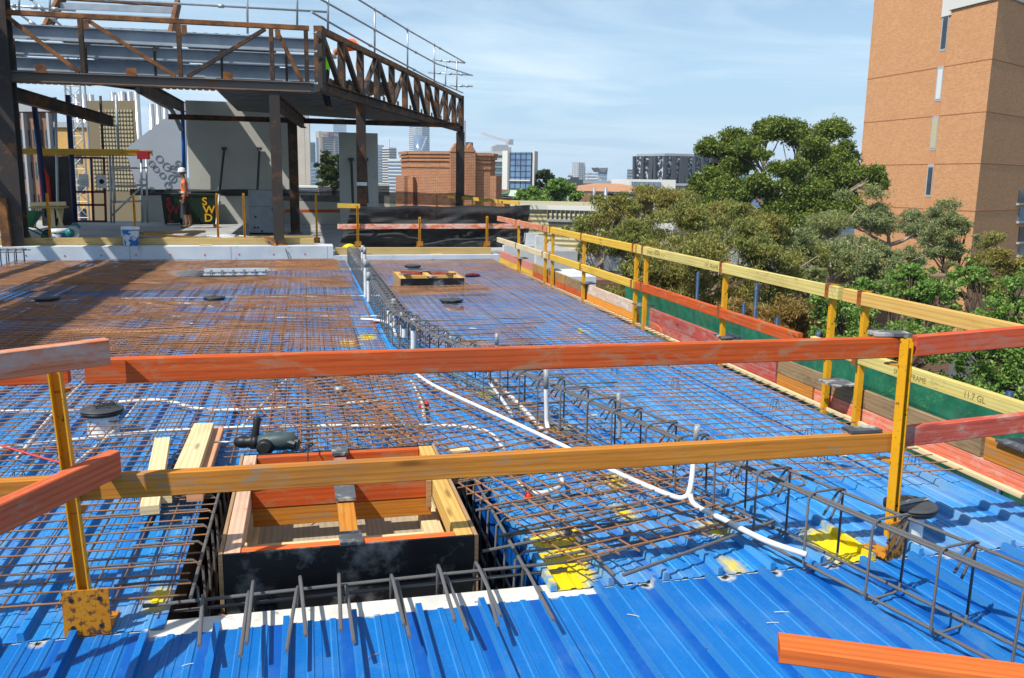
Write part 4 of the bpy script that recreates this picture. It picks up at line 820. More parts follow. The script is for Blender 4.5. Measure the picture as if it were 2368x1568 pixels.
# roof decking overhead
rd = MB(); n = 46
c0_, c1_, c2_ = V((-1.9, 19.6, 3.62)), tA+V((.2, 1.0, 3.62-tA.z)), T2(TL*.97, 3.62)-tn*.5
for k in range(n):
    f0, f1 = k/n, (k+1)/n
    def edge(f): return (V((-1.9, 19.8+f*8.2, 3.62)), V((T2(TL*f, 0).x-.35, 19.8+f*8.2 if False else T2(TL*f*.97+.9, 0).y, 3.62)))
    l0, r0 = edge(f0); l1, r1 = edge(f1); z_ = .04*(k % 2)
    rd.quad([l0+V((0, 0, z_)), r0+V((0, 0, z_)), r1+V((0, 0, z_)), l1+V((0, 0, z_))]); rd.quad([l1+V((0, 0, z_)), r1+V((0, 0, z_)), r1+V((0, 0, .04-z_)), l1+V((0, 0, .04-z_))])
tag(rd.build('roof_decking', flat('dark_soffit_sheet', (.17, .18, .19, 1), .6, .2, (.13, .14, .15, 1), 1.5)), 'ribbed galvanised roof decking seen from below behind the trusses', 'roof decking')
RFM = flat('grey_roof_sheet', (.22, .24, .26, 1), .55, .2, (.17, .185, .20, 1), 1.2)
def roof_sheet(lab, x0, x1, y0, y1, z=4.47):
    mb = MB(); n = max(4, int((x1-x0)/.2)); r_ = (x1-x0)/n
    for k in range(n):
        a = x0+r_*k
        for (xa, za), (xb, zb) in zip([(0, 0), (.6, 0), (.65, .035), (.95, .035)], [(.6, 0), (.65, .035), (.95, .035), (1, 0)]): mb.quad([(a+xa*r_, y0, z+za), (a+xb*r_, y0, z+zb), (a+xb*r_, y1, z+zb), (a+xa*r_, y1, z+za)])
    tag(mb.build('roof_sheet', RFM), lab, 'roof sheet', 'metal roof sheets above the upper floor')
roof_sheet('metal roof sheet at the far left above the hoist tower', -10.5, -6.5, 19.0, 31.3)
roof_sheet('metal roof sheet above the man and bins', -4.95, -2.75, 19.0, 31.42)
roof_sheet('metal roof sheet above the tall concrete panel', -2.42, -.55, 19.0, 31.42)
roof_sheet('metal roof sheet between the dark columns', -.35, .35, 22.5, 31.2); roof_sheet('metal roof sheet near the receding truss', .36, 3.0, 26.5, 31.2)
# side roof edge beyond the left photo edge (its shadow crosses the mesh)
se = thing('side_truss', 'roof truss edge with stacked purlins running towards the camera off the left', 'roof truss', (-5.9, 12, 3.4))
for z in (3.6, 3.82, 4.04, 4.26, 4.48, 4.70): MB().chan((-5.72, 6.5, z), (-5.72, TY-.3, z), .07, .215).build('purlin', GALVD, se)
MB().beam((-5.75, 6.5, 4.9), (-5.75, TY-.3, 4.9), .1, .1).build('top_chord', STO, se)
MB().ibeam((-5.9, 6.5, 3.3), (-5.9, TY-.3, 3.3), .2, .2).build('bottom_chord', ST, se)
MB().ibeam((-5.9, 6.7, -.1), (-5.9, 6.7, 3.2), .2, .2, up=(0, 1, 0)).build('column', STD, se)
MB().beam((-7.0, 6.5, 3.7), (-7.0, TY-.3, 3.7), .16, .16).build('outer_chord', ST, se)
# ------------------------------------------------------------------ roof guard rails (galvanised pipe)
def pipe_rail(name, label, lines, posts, r=.024):
    t = thing(name, label, 'guard rail', lines[0][0]); 
    for a in lines: MB().tube(a, r, 8).build('pipe_rail', GALV, t, True)
    for a in posts: MB().tube(a, r, 8).build('pipe_post', GALV, t, True)
    for a in lines:
        for i in range(1, 4):
            f_i = i/4*(len(a)-1); i_ = min(int(f_i), len(a)-2); p_ = a[i_]+(a[i_+1]-a[i_])*(f_i-i_); d_ = (a[i_+1]-a[i_]).normalized(); MB().tube([p_-d_*.06, p_+d_*.06], r*1.7, 8).build('coupler', GALV, t, True)
    return t
off = tn*.12
def RP(px, py, s=None):   # point on the vertical plane of the receding roof edge
    d_ = ray(px, py); o = V((0, 0, EYE)); q = V((tA.x, tA.y, 0))-tn*.35; nn = tn; k = (q-o).dot(nn)/d_.dot(nn); return o+d_*k
L1 = [RP(825, -3), RP(940, 68), RP(1075, 145)]; L2 = [RP(735, -5), RP(900, 88), RP(1010, 148), RP(1092, 175)]; L3 = [RP(720, 28), RP(890, 125), RP(1010, 190), RP(1070, 215)]
ps = [[RP(758, 70), RP(758, -40)], [RP(866, 122), RP(866, 18)], [RP(942, 160), RP(942, 65)], [RP(1004, 190), RP(1004, 100)], [RP(1056, 210), RP(1056, 138)]]
pipe_rail('roof_guard_rail', 'galvanised pipe guard rail rising along the receding truss against the sky', [L1, L2, L3], ps)
FY = 24.5
pipe_rail('roof_guard_rail', 'low galvanised pipe rail ends at the far tip of the roof', [[Pd(1000, 138, 38), Pd(1075, 146, 38)], [Pd(990, 168, 38), Pd(1092, 174, 38)], [Pd(1040, 198, 38), Pd(1093, 200, 38)]], [[Pd(1030, 200, 38), Pd(1030, 138, 38)]], .03)
pipe_rail('roof_guard_rail', 'horizontal galvanised pipe rail across the top of the long truss', [[Py(-120, -20, 20.5), Py(250, 0, 20.5), Py(758, 28, 20.5)]], [[Py(687, 60, 20.5), Py(687, -60, 20.5)], [Py(1500/3.876, 0, 20.5)+V((1.6, 0, -.6)), Py(1500/3.876, -60, 20.5)+V((1.6, 0, 0))]])
pipe_rail('roof_guard_rail', 'slanting galvanised pipe rails at the top left corner', [[Py(-40, -30, 20), Py(112, 82, 20)], [Py(40, -30, 20), Py(148, 66, 20)], [Py(-20, 10, 21), Py(175, 25, 21)], [Py(-20, 58, 21), Py(125, 68, 21)]], [[Py(44, 25, 20), Py(44, -20, 20)], [Py(115, 30, 21), Py(115, -20, 21)]])
# roof monitor frame with mesh battens
mf = thing('roof_frame', 'rusty tilted roof frame with galvanised battens above the long truss', 'roof frame', Py(260, 60, 23))
def bq(n_, a, b, w_, h_, m_): MB().beam(a, b, w_, h_).build(n_, m_, mf)
bq('frame_side', Py(150, -20, 24), Py(98, 85, 23), .1, .25, STO); bq('frame_side', Py(412, 5, 24), Py(392, 95, 23), .1, .25, STO); bq('frame_top', Py(120, -6, 24), Py(415, 12, 24), .1, .1, STO)
for y0, y1 in ((10, 22), (32, 44), (62, 74)): bq('batten', Py(130-(y0*.5), y0+3, 23.8-y0*.01), Py(412-y0*.15, y1+3, 23.8-y0*.01), .04, .15, GALVD)
bq('batten', Py(140, -8, 24), Py(410, 24, 24), .03, .02, GALV)
# ------------------------------------------------------------------ tilt-up concrete panels and props at the rear
PANEL = flat('grey_precast_panel', S(196, 196, 188, .86), .85, 0, S(180, 180, 172, .86), .5, c3=S(160, 162, 156, .8), s3=1.8, t3=(.6, .8), bump=.05, bs=30)
def panel(px0, px1, pyt, Y, label, z0=FZ, t_=.2):
    a, b = Py(px0, pyt, Y), Py(px1, pyt, Y); tag(MB().box((a.x, Y, z0), (b.x, Y+t_, a.z)).build('precast_panel', PANEL), label, 'concrete panel')
panel(428, 668, 232, 31.5, 'tall grey precast concrete panel behind the wheelie bins')
panel(783, 873, 306, 27.5, 'smaller grey precast concrete panel beside the rusty column', -1)
panel(380, 430, 250, 34.0, 'narrow grey precast panel edge behind the blue downpipe') if False else None
tag(MB().box((Py(690, 500, 29).x, 30.9, FZ), (Py(900, 500, 29).x, 31.1, 1.1)).build('concrete_dado', PANEL), 'low grey concrete panel behind the far mesh fence', 'concrete panel')
tag(MB().box((Py(300, 500, 30).x, 32.3, FZ), (Py(432, 500, 30).x, 32.45, 1.0)).build('concrete_dado', PANEL), 'low grey panel behind the man and scaffold', 'concrete panel')
def prop(a, b, label, r=.04):
    t = thing('panel_prop', label, 'steel prop', a, 'panel props'); MB().tube([a, a+(b-a)*.45], r*.7, 8).build('inner_tube', GALV, t); MB().tube([a+(b-a)*.4, b], r, 8).build('outer_tube', flat('dark_prop_paint', (.05, .05, .055, 1), .6) if 'dark_prop_paint' not in bpy.data.materials else bpy.data.materials['dark_prop_paint'], t)
    for q in (a, b): MB().box(q-V((.08, .05, .03)), q+V((.08, .05, .06))).build('bracket', STD, t)
    return t
prop(V((Py(499, 515, 29.3).x, 29.3, FZ+.03)), Py(518, 345, 31.4), 'steel prop bracing the tall panel beside the SWD bin'); prop(V((Py(590, 512, 29.3).x, 29.3, FZ+.03)), Py(600, 345, 31.4), 'steel prop bracing the tall panel near the toolbox')
prop(V((Py(818, 500, 26.2).x, 26.2, FZ)), Py(812, 370, 27.45), 'galvanised prop left of the rusty column'); prop(V((Py(852, 500, 26.2).x, 26.2, FZ)), Py(845, 370, 27.45), 'galvanised prop right of the rusty column')
# ------------------------------------------------------------------ yellow posts and black mesh fences at the rear
def rear_post(px, pyt, Y, z0, label, plate=True): 
    t = Py(px, pyt, Y); post('guard_post', (t.x, Y, z0), (t.x, Y, t.z), label, 0, plate, tabs=(), pw=.13, ph=.12)
for px, pyt, lab in ((108, 447, 'rear yellow post by the bucket at the left'), (308, 449, 'rear yellow post behind the blue bucket on the upstand'), (500, 447, 'rear yellow post beside the SWD bin'), (562, 447, 'rear yellow post in front of the grey cabinet'), (730, 447, 'rear yellow post right of the dark column')):
    rear_post(px, pyt, 18.75, .36, lab, px > 400)
for px, pyt, lab in ((826, 474, 'left yellow post of the near black mesh fence'), (970, 502, 'middle yellow post of the near black mesh fence'), (1126, 500, 'right yellow post of the near black mesh fence')):
    rear_post(px, pyt, 18.16, .315, lab)
def shade(name, label, P00, P10, P01, P11, nx, nz_, mat, fold=.07, seed=1, sag=.06):
    r_ = random.Random(seed); ph = [r_.random()*6.28 for _ in range(8)]; mb = MB(); g = []
    n = (V(P10)-V(P00)).cross(V((0, 0, 1))).normalized()
    for j in range(nz_+1):
        row = []
        for i in range(nx+1):
            u, v = i/nx, j/nz_; p = (V(P00)*(1-u)+V(P10)*u)*(1-v)+(V(P01)*(1-u)+V(P11)*u)*v
            env = math.sin(math.pi*min(1, v*1.0))
            q = fold*(math.sin(9*u+4.5*v+ph[0])*.5+math.sin(21*u-6*v+ph[1])*.25*(.3+v)+math.sin(5*u-9*v+ph[2])*.5+.35*math.sin(33*u+14*v+ph[3])*v)
            p = p+n*q*(.25+env)+V((0, 0, -sag*env*(.5+.5*math.sin(7*u+ph[4]))-sag*.5*math.sin(u*math.pi*3)**2*(1-v)))
            row.append(p)
        g.append(row)
    for j in range(nz_):
        for i in range(nx): mb.quad([g[j][i], g[j][i+1], g[j+1][i+1], g[j+1][i]])
    return tag(mb.build(name, mat, None, True), label, 'shade cloth')
def clothmat(name, c, c2, a):
    t = NT(name); v = t.co('Object'); t.set(color=t.mix(t.rng(t.noise(v, 5), .35, .65), c, c2), rough=.75, alpha=t.rng(t.noise(v, 9, 3), .3, .7, a-.05, a+.08)); return t.m
SHC = clothmat('black_shade_cloth', (.012, .013, .014, 1), (.02, .021, .022, 1), .965)
SHC2 = clothmat('thin_black_shade_cloth', (.012, .013, .014, 1), (.02, .02, .022, 1), .72)
GRN2 = clothmat('green_shade_cloth', S(14, 104, 80, .8), S(34, 136, 104, .8), .86)
q = lambda px, py, Y=18.36: Py(px, py, Y)
shade('black_shade_cloth', 'near black shade cloth draped on the rail above the pine sleeper, upper sheet', q(812, 476), q(1226, 474), q(798, 534), q(1222, 522), 90, 12, SHC, .06, 2)
shade('black_shade_cloth', 'near black shade cloth bagging down to the pine sleeper, lower sheet', q(800, 520, 18.45), q(1224, 512, 18.45), q(782, 574, 18.40), q(1215, 572, 18.42), 90, 16, SHC, .10, 5, .05)
tag(MB().beam(q(780, 476, 18.24), q(832, 477, 18.24), .05, .09).build('timber_rail', W_YEL), 'short yellow timber end at the top of the near black fence', 'timber rail')
WOR = wood('orange_white_patchy_timber', S(222, 100, 48, .9), S(230, 120, 70, .9), S(226, 200, 186, .85), (.42, .52))
tag(MB().beam(q(780, 524, 18.24), q(1225, 523, 18.24), .045, .10).build('timber_rail', WOR), 'orange and white patchy rail across the near black fence', 'timber rail')
for k in range(6):
    p = q(862+k*22, 575, 18.6); tag(MB().box((p.x-.06, 18.62, .1), (p.x+.05, 18.65, .95+.02*k)).build('pallet_slat', W_GREY), 'weathered upright slat behind the near black cloth, '+ORD[k]+' from the left', 'slat', 'weathered upright slats behind the cloth')
tag(MB().lathe([(.1, 0), (.13, .04), (.09, .09), (.03, .11)], Py(808, 574, 18.2)+V((0, 0, -.02)), 12, .12).build('yellow_bag', flat('yellow_plastic', S(220, 205, 40, .85), .5), None, True), 'crumpled yellow bag at the end of the near black fence', 'bag')
shade('black_shade_cloth', 'far black shade cloth band behind the columns', Py(655, 438, 29.5), Py(1068, 445, 29.5), Py(655, 464, 29.5), Py(1062, 476, 29.5), 60, 6, SHC2, .08, 8, .1)
shade('black_shade_cloth', 'far black shade cloth behind the mobile scaffold and bins', Py(300, 437, 31.0), Py(672, 438, 31.0), Py(300, 452, 31.0), Py(672, 454, 31.0), 40, 4, SHC, .05, 9, .03)
for k, (px, Y) in enumerate(((603, 29.4), (800, 29.4), (1010, 29.4))): rear_post(px, 450, Y, FZ, ['far yellow post between cabinet and columns', 'far yellow post by the smaller panel', 'far yellow post near the brick parapets'][k], False)
tag(MB().beam(Py(655, 488, 29.3), Py(880, 488, 29.3), .05, .10).build('timber_rail', W_OR), 'far orange rail between the columns', 'timber rail')
# railing going off to the right beyond the far column
t = thing('guard_rail', 'far yellow guard rail running away right of the far column', 'guard rail', Pd(1040, 470, 30))
a, b = Pd(1036, 455, 33), Pd(1200, 470, 26); MB().beam(a, b, .05, .11).build('top_rail', W_YEL, t)
for k in range(7):
    c = a+(b-a)*(.12+k*.14); MB().beam(c, c-V((0, 0, 1.0)), .05, .05).build('post', YPOST, t)
MB().beam(Pd(1043, 447, 34), Pd(1100, 458, 31), .06, .1).build('mid_rail', W_GREY, t)
t = thing('concrete_wall', 'bluish concrete wall end with white post beyond the kick boards', 'concrete wall', (4.6, 17, -1))
MB().box((4.06, 18.0, -1.5), (5.0, 18.15, .36)).build('wall', CONC, t); a = Py(1246, 545, 17.4); MB().box((a.x-.08, 17.3, -1.5), (a.x+.08, 17.45, a.z)).build('post', PVC, t); a = Py(1232, 540, 18.2); MB().box((a.x-.14, 18.18, -1.0), (a.x+.12, 18.5, a.z)).build('block', CONC, t)
# ------------------------------------------------------------------ wheelie bins
BING = flat('dark_green_bin_plastic', S(28, 52, 34, .8), .5, 0, S(22, 42, 28, .8), 6)
def bin_(px, Y, label, txt=None, tcol=None, rot=0):
    b = Pz(px, 517, FZ); b = V((Py(px, 515, Y).x, Y, FZ)); t = thing('wheelie_bin', label, 'wheelie bin', b, 'dark green wheelie bins')
    h, w0, w1, d0, d1 = .95, .21, .265, .23, .31; mb = MB()
    lo = [b+V((x, y, .06)) for x, y in ((-w0, -d0), (w0, -d0), (w0, d0), (-w0, d0))]; hi = [b+V((x, y, h)) for x, y in ((-w1, -d1), (w1, -d1), (w1, d1), (-w1, d1))]
    for i in range(4): mb.quad([lo[i], lo[(i+1) % 4], hi[(i+1) % 4], hi[i]])
    mb.quad(lo[::-1]); mb.build('body', BING, t)
    MB().box(b+V((-w1-.02, -d1-.02, h)), b+V((w1+.02, d1+.06, h+.035))).build('rim', BING, t); MB().beam(b+V((-w1+.02, 0, h+.05)), b+V((w1-.02, 0, h+.05)), d1*1.9, .04, ch=.015).build('lid', BING, t)
    MB().tube([b+V((-w1+.04, d1+.1, h)), b+V((w1-.04, d1+.1, h))], .02, 8).build('handle', BLK, t)
    for s_ in (-1, 1): MB().lathe([(.1, -.03), (.1, .03)], b+V((s_*(w0+.03), d0+.02, .1)), 16, axis=(1, 0, 0)).build('wheel', BLK, t)
    if txt:
        pm = flat(name='bin_spray_'+txt.lower(), c=tcol, rough=.6)
        for k, ch in enumerate(txt): lettering('sprayed_letter', ch, .36, pm, t, b+V((-.13+.02*k, -.292+.0235*k, .64-.27*k)), (1, 0, 0), (0, -.09, 1), .004, .006)
    return t
bin_(481, 31.0, 'green wheelie bin sprayed SWD in yellow', 'SWD', S(230, 170, 20, .9))
bin_(399, 30.6, 'green wheelie bin sprayed SWL in pink left of the man', 'SWL', S(190, 40, 60, .8))
bin_(448, 31.1, 'plain green wheelie bin half hidden behind the man')
# grey equipment cabinet
cb_ = thing('equipment_cabinet', 'grey metal equipment cabinet beside the dark column', 'cabinet', Py(612, 520, 26)); Yc = 25.5
a, b = Py(573, 440, Yc), Py(655, 520, Yc); MID = Py(600, 478, Yc).z
CABM = flat('light_grey_cabinet_paint', S(150, 156, 160, .85), .5, 0, S(136, 142, 148, .85), 4)
MB().box((a.x, Yc, MID+.005), (b.x, Yc+.7, a.z)).build('upper_box', CABM, cb_); MB().box((a.x, Yc-.05, FZ+.06), (b.x, Yc+.7, MID)).build('lower_box', CABM, cb_); MB().box((a.x, Yc, FZ), (b.x, Yc+.6, FZ+.058)).build('skid', BLK, cb_)
for k, (dx, dz) in enumerate(((.08, .5), (.05, .2), (.14, .2), (.24, .1))): MB().lathe([(.03, 0), (.03, .01)], (a.x+dx+.1, Yc-.06, FZ+dz), 10, axis=(0, 1, 0)).build('knockout', BLK, cb_)
MB().box((a.x+.62, Yc-.056, MID-.13), (a.x+.92, Yc-.052, MID-.04)).build('blue_label', flat('blue_label', S(40, 50, 130, .8), .5), cb_); MB().box((a.x+.7, Yc-.056, FZ+.25), (a.x+.86, Yc-.052, FZ+.29)).build('latch', BLK, cb_)
lettering('label_text', 'CJ WAGNER', .06, PVC, cb_, (a.x+.635, Yc-.058, MID-.115), (1, 0, 0), (0, 0, 1), .0005)
# ------------------------------------------------------------------ mobile scaffold, formwork table, hoist, poles on the left
sc_ = thing('mobile_scaffold', 'galvanised mobile scaffold frame left of the man', 'scaffold', Py(300, 515, 28))
def sp(px0, py0, px1, py1, Y=28.0, r=.028): MB().tube([Py(px0, py0, Y), Py(px1, py1, Y)], r, 8).build('scaffold_tube', GALV, sc_, True)
for px in (256, 263, 328, 340): sp(px-2, 360, px+1, 516, 28.0 if px < 330 else 29, .03)
for py in (389, 429, 466): sp(256, py+1, 341, py-1)
sp(256, 500, 330, 430); sp(262, 380, 266, 470, 27.9)
ft = thing('formwork_beam', 'yellow formwork beam with red end head at scaffold height', 'formwork beam', Py(190, 352, 27.5))
MB().ibeam(Py(30, 350, 27.2), Py(322, 352, 28.2), .1, .16, .04).build('beam', W_YEL, ft); MB().ibeam(Py(100, 355, 29.5), Py(352, 354, 29.2), .1, .16, .04).build('cross_beam', W_YB, ft)
a = Py(333, 358, 28.0); MB().box(a-V((.18, .1, .13)), a+V((.14, .1, .1))).build('end_head', wood('red_head', S(170, 50, 60, .8), S(150, 40, 50, .8)), ft)
dk = tag(MB().box((Py(132, 360, 30).x, 30, FZ), (Py(270, 360, 30).x, 30.1, Py(150, 362, 30).z)).build('dark_hoarding', flat('black_hoarding', (.012, .012, .014, 1), .6, 0, (.03, .028, .028, 1), 2)), 'black hoarding panel behind the yellow post at the left', 'hoarding panel')
dk.scale = (1, 1, 1)
hp = dk.data; mn = Py(85, 360, 30).x; mx_ = Py(160, 360, 30).x
for v_ in hp.vertices: v_.co.x = mn if v_.co.x < (Py(132, 360, 30).x+Py(270, 360, 30).x)/2 else mx_
for nm, px, pyt, Y, r, lab in (('fire_extinguisher', 104, 408, 29.8, .09, 'red fire extinguisher standing before the black hoarding'),):
    a = Py(104, 408, 29.8); t = thing(nm, lab, 'extinguisher', V((a.x, 29.75, FZ))); MB().lathe([(.13, .0), (.15, .05), (.15, .9), (.08, 1.05), (.05, 1.15)], (a.x, 29.7, FZ+.6), 14).build('cylinder', REDP, t, True); MB().box((a.x-.12, 29.6, FZ), (a.x+.12, 29.9, FZ+.6)).build('stand', BLK, t); MB().box((a.x-.1, 29.65, FZ+1.76), (a.x+.1, 29.72, FZ+1.84)).build('trigger', BLK, t)
ht = thing('hoist_tower', 'galvanised lattice hoist tower behind the blue pole', 'hoist tower', Py(180, 500, 33))
for dx in (0, 1):
    for dy in (0, 1):
        xx = Py(165+34*dx, 400, 33).x+.0; MB().tube([V((xx, 33+dy*.7, FZ)), V((xx, 33+dy*.7, 5.6))], .035, 6).build('mast_tube', GALV, ht)
x0_, x1_ = Py(165, 400, 33).x, Py(199, 400, 33).x
for k in range(10):
    z = .2+k*.55; MB().tube([V((x0_, 33, z)), V((x1_, 33, z+.5))], .018, 5).build('lacing', GALV, ht); MB().tube([V((x1_, 33, z)), V((x0_, 33, z+.5))], .018, 5).build('lacing', GALV, ht); MB().tube([V((x0_, 33, z)), V((x1_, 33, z))], .018, 5).build('lacing', GALV, ht)
BLP = flat('blue_pole_paint', S(18, 34, 84, .8), .5, 0, S(12, 24, 62, .8), 4); BLP2 = flat('bright_blue_pipe_paint', S(24, 96, 180, .85), .45)
for px0, px1, pyt, pyb, Y, r, m_, lab in ((77, 108, 222, 502, 27, .075, BLP, 'dark blue steel pole near the black hoarding'), (157, 174, 220, 515, 28, .075, BLP, 'blue steel pole between hoarding and hoist tower'), (421, 426, 235, 402, 31, .06, BLP2, 'bright blue downpipe at the corner of the tall panel')):
    a, b = Py(px0, pyt, Y), Py(px1, pyb, Y); tag(MB().tube([a, V((b.x, Y, b.z))], r, 10).build('steel_pole' if r > .07 else 'downpipe', m_, None, True), lab, 'pole' if r > .07 else 'pipe')
for k, (px, pyt, pyb, Y) in enumerate(((232, 222, 345, 30), (268, 220, 345, 30), (128, 225, 505, 29), (38, 228, 540, 27))): tag(MB().tube([Py(px, pyt, Y), Py(px+6, pyb, Y)], .04, 8).build('prop_tube', GALVD if k else STD, None, True), ['thin dark prop tube left of the decorated screen', 'thin grey prop tube before the decorated screen', 'grey prop tube beside the black hoarding', 'grey prop tube just right of the heavy column'][k], 'prop')
RDF = flat('dark_red_frame_paint', (.11, .014, .012, 1), .55)
rf_ = thing('red_steel_frame', 'dark red steel frame gate behind the scaffold', 'steel frame', Py(200, 510, 32))
for a, b in (((150, 364), (243, 366)), ((160, 444), (243, 444)), ((160, 474), (243, 474)), ((158, 512), (248, 512)), ((211, 366), (216, 512)), ((160, 366), (163, 512)), ((240, 366), (245, 512))): MB().beam(Py(*a, 32), Py(*b, 32), .07, .07).build('frame_bar', RDF, rf_)
for k, (px, py) in enumerate(((194, 418), (235, 420))):
    a = Py(px, py, 31.9); t = thing('site_notice', ['white paper notice with grey text on the red frame', 'white laminated sign with black symbol on the red frame'][k], 'notice', a); MB().box(a-V((.15, .005, .22)), a+V((.15, .005, .22))).build('sheet', PVC, t)
    if k: MB().lathe([(.08, 0), (.08, .004)], a-V((0, .012, 0)), 16, axis=(0, 1, 0)).build('symbol', BLK, t)
    else: 
        for j in range(4): MB().box(a+V((-.11, -.008, .02-.05*j)), a+V((.11, -.006, .035-.05*j))).build('text_line', CABM, t)
# saw horse
sh = thing('saw_horse', 'timber saw horse table with plywood top at the left', 'saw horse', Py(118, 510, 25)); Yh = 24.0
g = lambda px, py, Y=Yh: Py(px, py, Y)
MB().box((g(75, 480).x, Yh-.3, g(75, 478).z-.03), (g(152, 478).x, Yh+.3, g(75, 478).z)).build('top', W_SLEEP, sh); MB().beam(g(70, 473), g(152, 471), .1, .1).build('top_beam', W_PINE, sh)
for a, b in (((120, 480), (124, 525)), ((143, 480), (138, 525)), ((85, 480), (80, 525)), ((130, 480), (145, 525))): MB().beam(g(*a, Yh+.2*(a[0] > 130)), g(*b, Yh+.2*(a[0] > 130)), .09, .045).build('leg', W_PINE, sh)
# wheelbarrow
wb = thing('wheelbarrow', 'green wheelbarrow half hidden by the heavy column', 'wheelbarrow', Py(55, 540, 22)); GW = flat('green_barrow_paint', S(30, 110, 72, .8), .45, 0, S(24, 92, 60, .8), 5); c = Py(52, 520, 21.5)
mb = MB(); lo = [c+V((x*.5, y*.5, -.05)) for x, y in ((-.35, -.3), (.35, -.3), (.35, .3), (-.35, .3))]; hi = [c+V((x, y, .3)) for x, y in ((-.45, -.33), (.40, -.33), (.40, .33), (-.45, .33))]
for i in range(4): mb.quad([lo[i], lo[(i+1) % 4], hi[(i+1) % 4], hi[i]])
mb.quad(lo[::-1]); mb.build('tray', GW, wb)
for s_ in (-.28, .28): MB().tube([c+V((-.7, s_, .1)), c+V((.2, s_, -.08)), c+V((.55, s_*.3, -.3))], .02, 6).build('handle', GW, wb); MB().tube([c+V((.0, s_, -.06)), c+V((.1, s_, -.44))], .018, 6).build('leg', GW, wb)
MB().lathe([(.12, -.05), (.19, -.04), (.19, .04), (.12, .05)], c+V((.55, 0, -.28)), 18, axis=(0, 1, 0)).build('wheel', BLK, wb, True)
# buckets
BUCK = flat('blue_white_bucket_label', S(210, 216, 218, .85), .4, 0, S(40, 110, 180, .8), 7, .48, .52)
def bucket(p, label, r=.16, h=.34, handle=False):
    t = thing('plastic_bucket', label, 'bucket', p, 'plastic buckets'); MB().lathe([(r*.82, 0), (r*.85, .01), (r*.98, h*.86), (r*.99, h), (r*.9, h)], p, 18).build('body', BUCK, t, True); MB().lathe([(r*1.06, h*.86), (r*1.08, h*.9), (r*1.06, h+.004), (r*.95, h+.005)], p, 18).build('rim', PVC, t, True)
    if handle: MB().tube(smooth([p+V((-r, -.03, h*.85)), p+V((-r*.7, -r*1.0, h*.5)), p+V((0, -r*1.15, h*.35)), p+V((r*.8, -r*.9, h*.6)), p+V((r, -.02, h*.85))]), .006, 5).build('handle', PVC, t, True)
bucket(V((Py(303, 560, 18.15).x, 18.15, .362)), 'blue labelled bucket standing on the concrete upstand', .16, .36, True); bucket(V((Py(136, 540, 19.5).x, 19.5, FZ)), 'blue and white bucket by the saw horse', .17, .5); bucket(V((Py(90, 520, 21).x, 21, FZ)), 'small white bucket near the wheelbarrow', .12, .3) if False else None
gr = thing('circular_saw', 'teal circular saw lying behind the pine sleeper', 'power tool', Py(170, 540, 19.3)); c = Py(168, 540, 19.3)
TEAL = flat('teal_tool_shell', S(30, 120, 120, .8), .4); MB().lathe([(.02, 0), (.09, .02), (.1, .12), (.05, .2)], c-V((.12, 0, .03)), 14, axis=(1, 0, .5)).build('motor', TEAL, gr, True); MB().lathe([(.13, 0), (.13, .03)], c+V((.02, -.05, .02)), 20, axis=(.3, 1, .1)).build('guard', GALV, gr, True); MB().tube(smooth([c+V((-.05, 0, .08)), c+V((.05, 0, .2)), c+V((.15, 0, .12))]), .025, 8).build('handle', TEAL, gr, True)
for k, (a, b, z, w_, m_) in enumerate((((545, 550), (722, 548), .40, .12, W_SLEEP), ((330, 541), (480, 552), .42, .1, W_BROWN), ((300, 548), (400, 556), .40, .09, W_BROWN), ((300, 540), (470, 535), .14, .2, W_GREY), ((600, 553), (660, 545), .42, .1, W_SLEEP))):
    tag(MB().beam(Py(*a, 18.9), Py(*b, 19.1+.2*k), w_, .05).build('loose_board', m_), ['loose pine board behind the upstand at the dark column', 'loose brown board slanting behind the blue bucket', 'second loose brown board behind the blue bucket', 'long grey board on the upper floor', 'short board leaning at the foot of the dark column'][k], 'board')
for k in range(6):
    a, b = Py(478+k*6, 546+k, 18.9), Py(572+k*5, 547+k, 18.9); tag(MB().tube(smooth([a, (a+b)/2+V((0, .1, .02)), b]), .014, 6).build('loose_conduit', PVC, None, True), 'white conduit lying behind the sleeper near the cabinet, '+ORD[k]+' from the front', 'conduit', 'loose conduits behind the sleeper')
for k, (px, py) in enumerate(((830, 548), (560, 546), (685, 556), (1010, 588), (475, 567), (300, 572))): 
    p = Pz(px, py, .4) if py < 560 else Py(px, py, 18.05); tag(MB().beam(p-V((.12, 0, 0)), p+V((.12, .03, 0)), .06, .02).build('timber_chip', W_PINE), 'small pale offcut '+['at the near black fence end', 'behind the upstand by the cabinet', 'right of the dark column', 'on the lower step of the upstand', 'on the upstand below the SWD bin', 'on the upstand by the blue bucket'][k], 'timber', 'small pale offcuts near the upstand')
rd_ = thing('bent_bar_bundle', 'bent rusty bars and wire at the foot of the upstand column', 'bar bundle', Py(640, 560, 18)); 
for k in range(4): MB().tube(smooth([Py(606+k*5, 547, 18.3), Py(622+k*4, 556, 18.1), Py(640, 575, 17.95)]), .012, 6).build('bar', STO, rd_, True)
MB().tube([Py(660, 575, 17.87), Py(672, 612, 17.8)], .012, 6).build('bar', BAR, rd_)
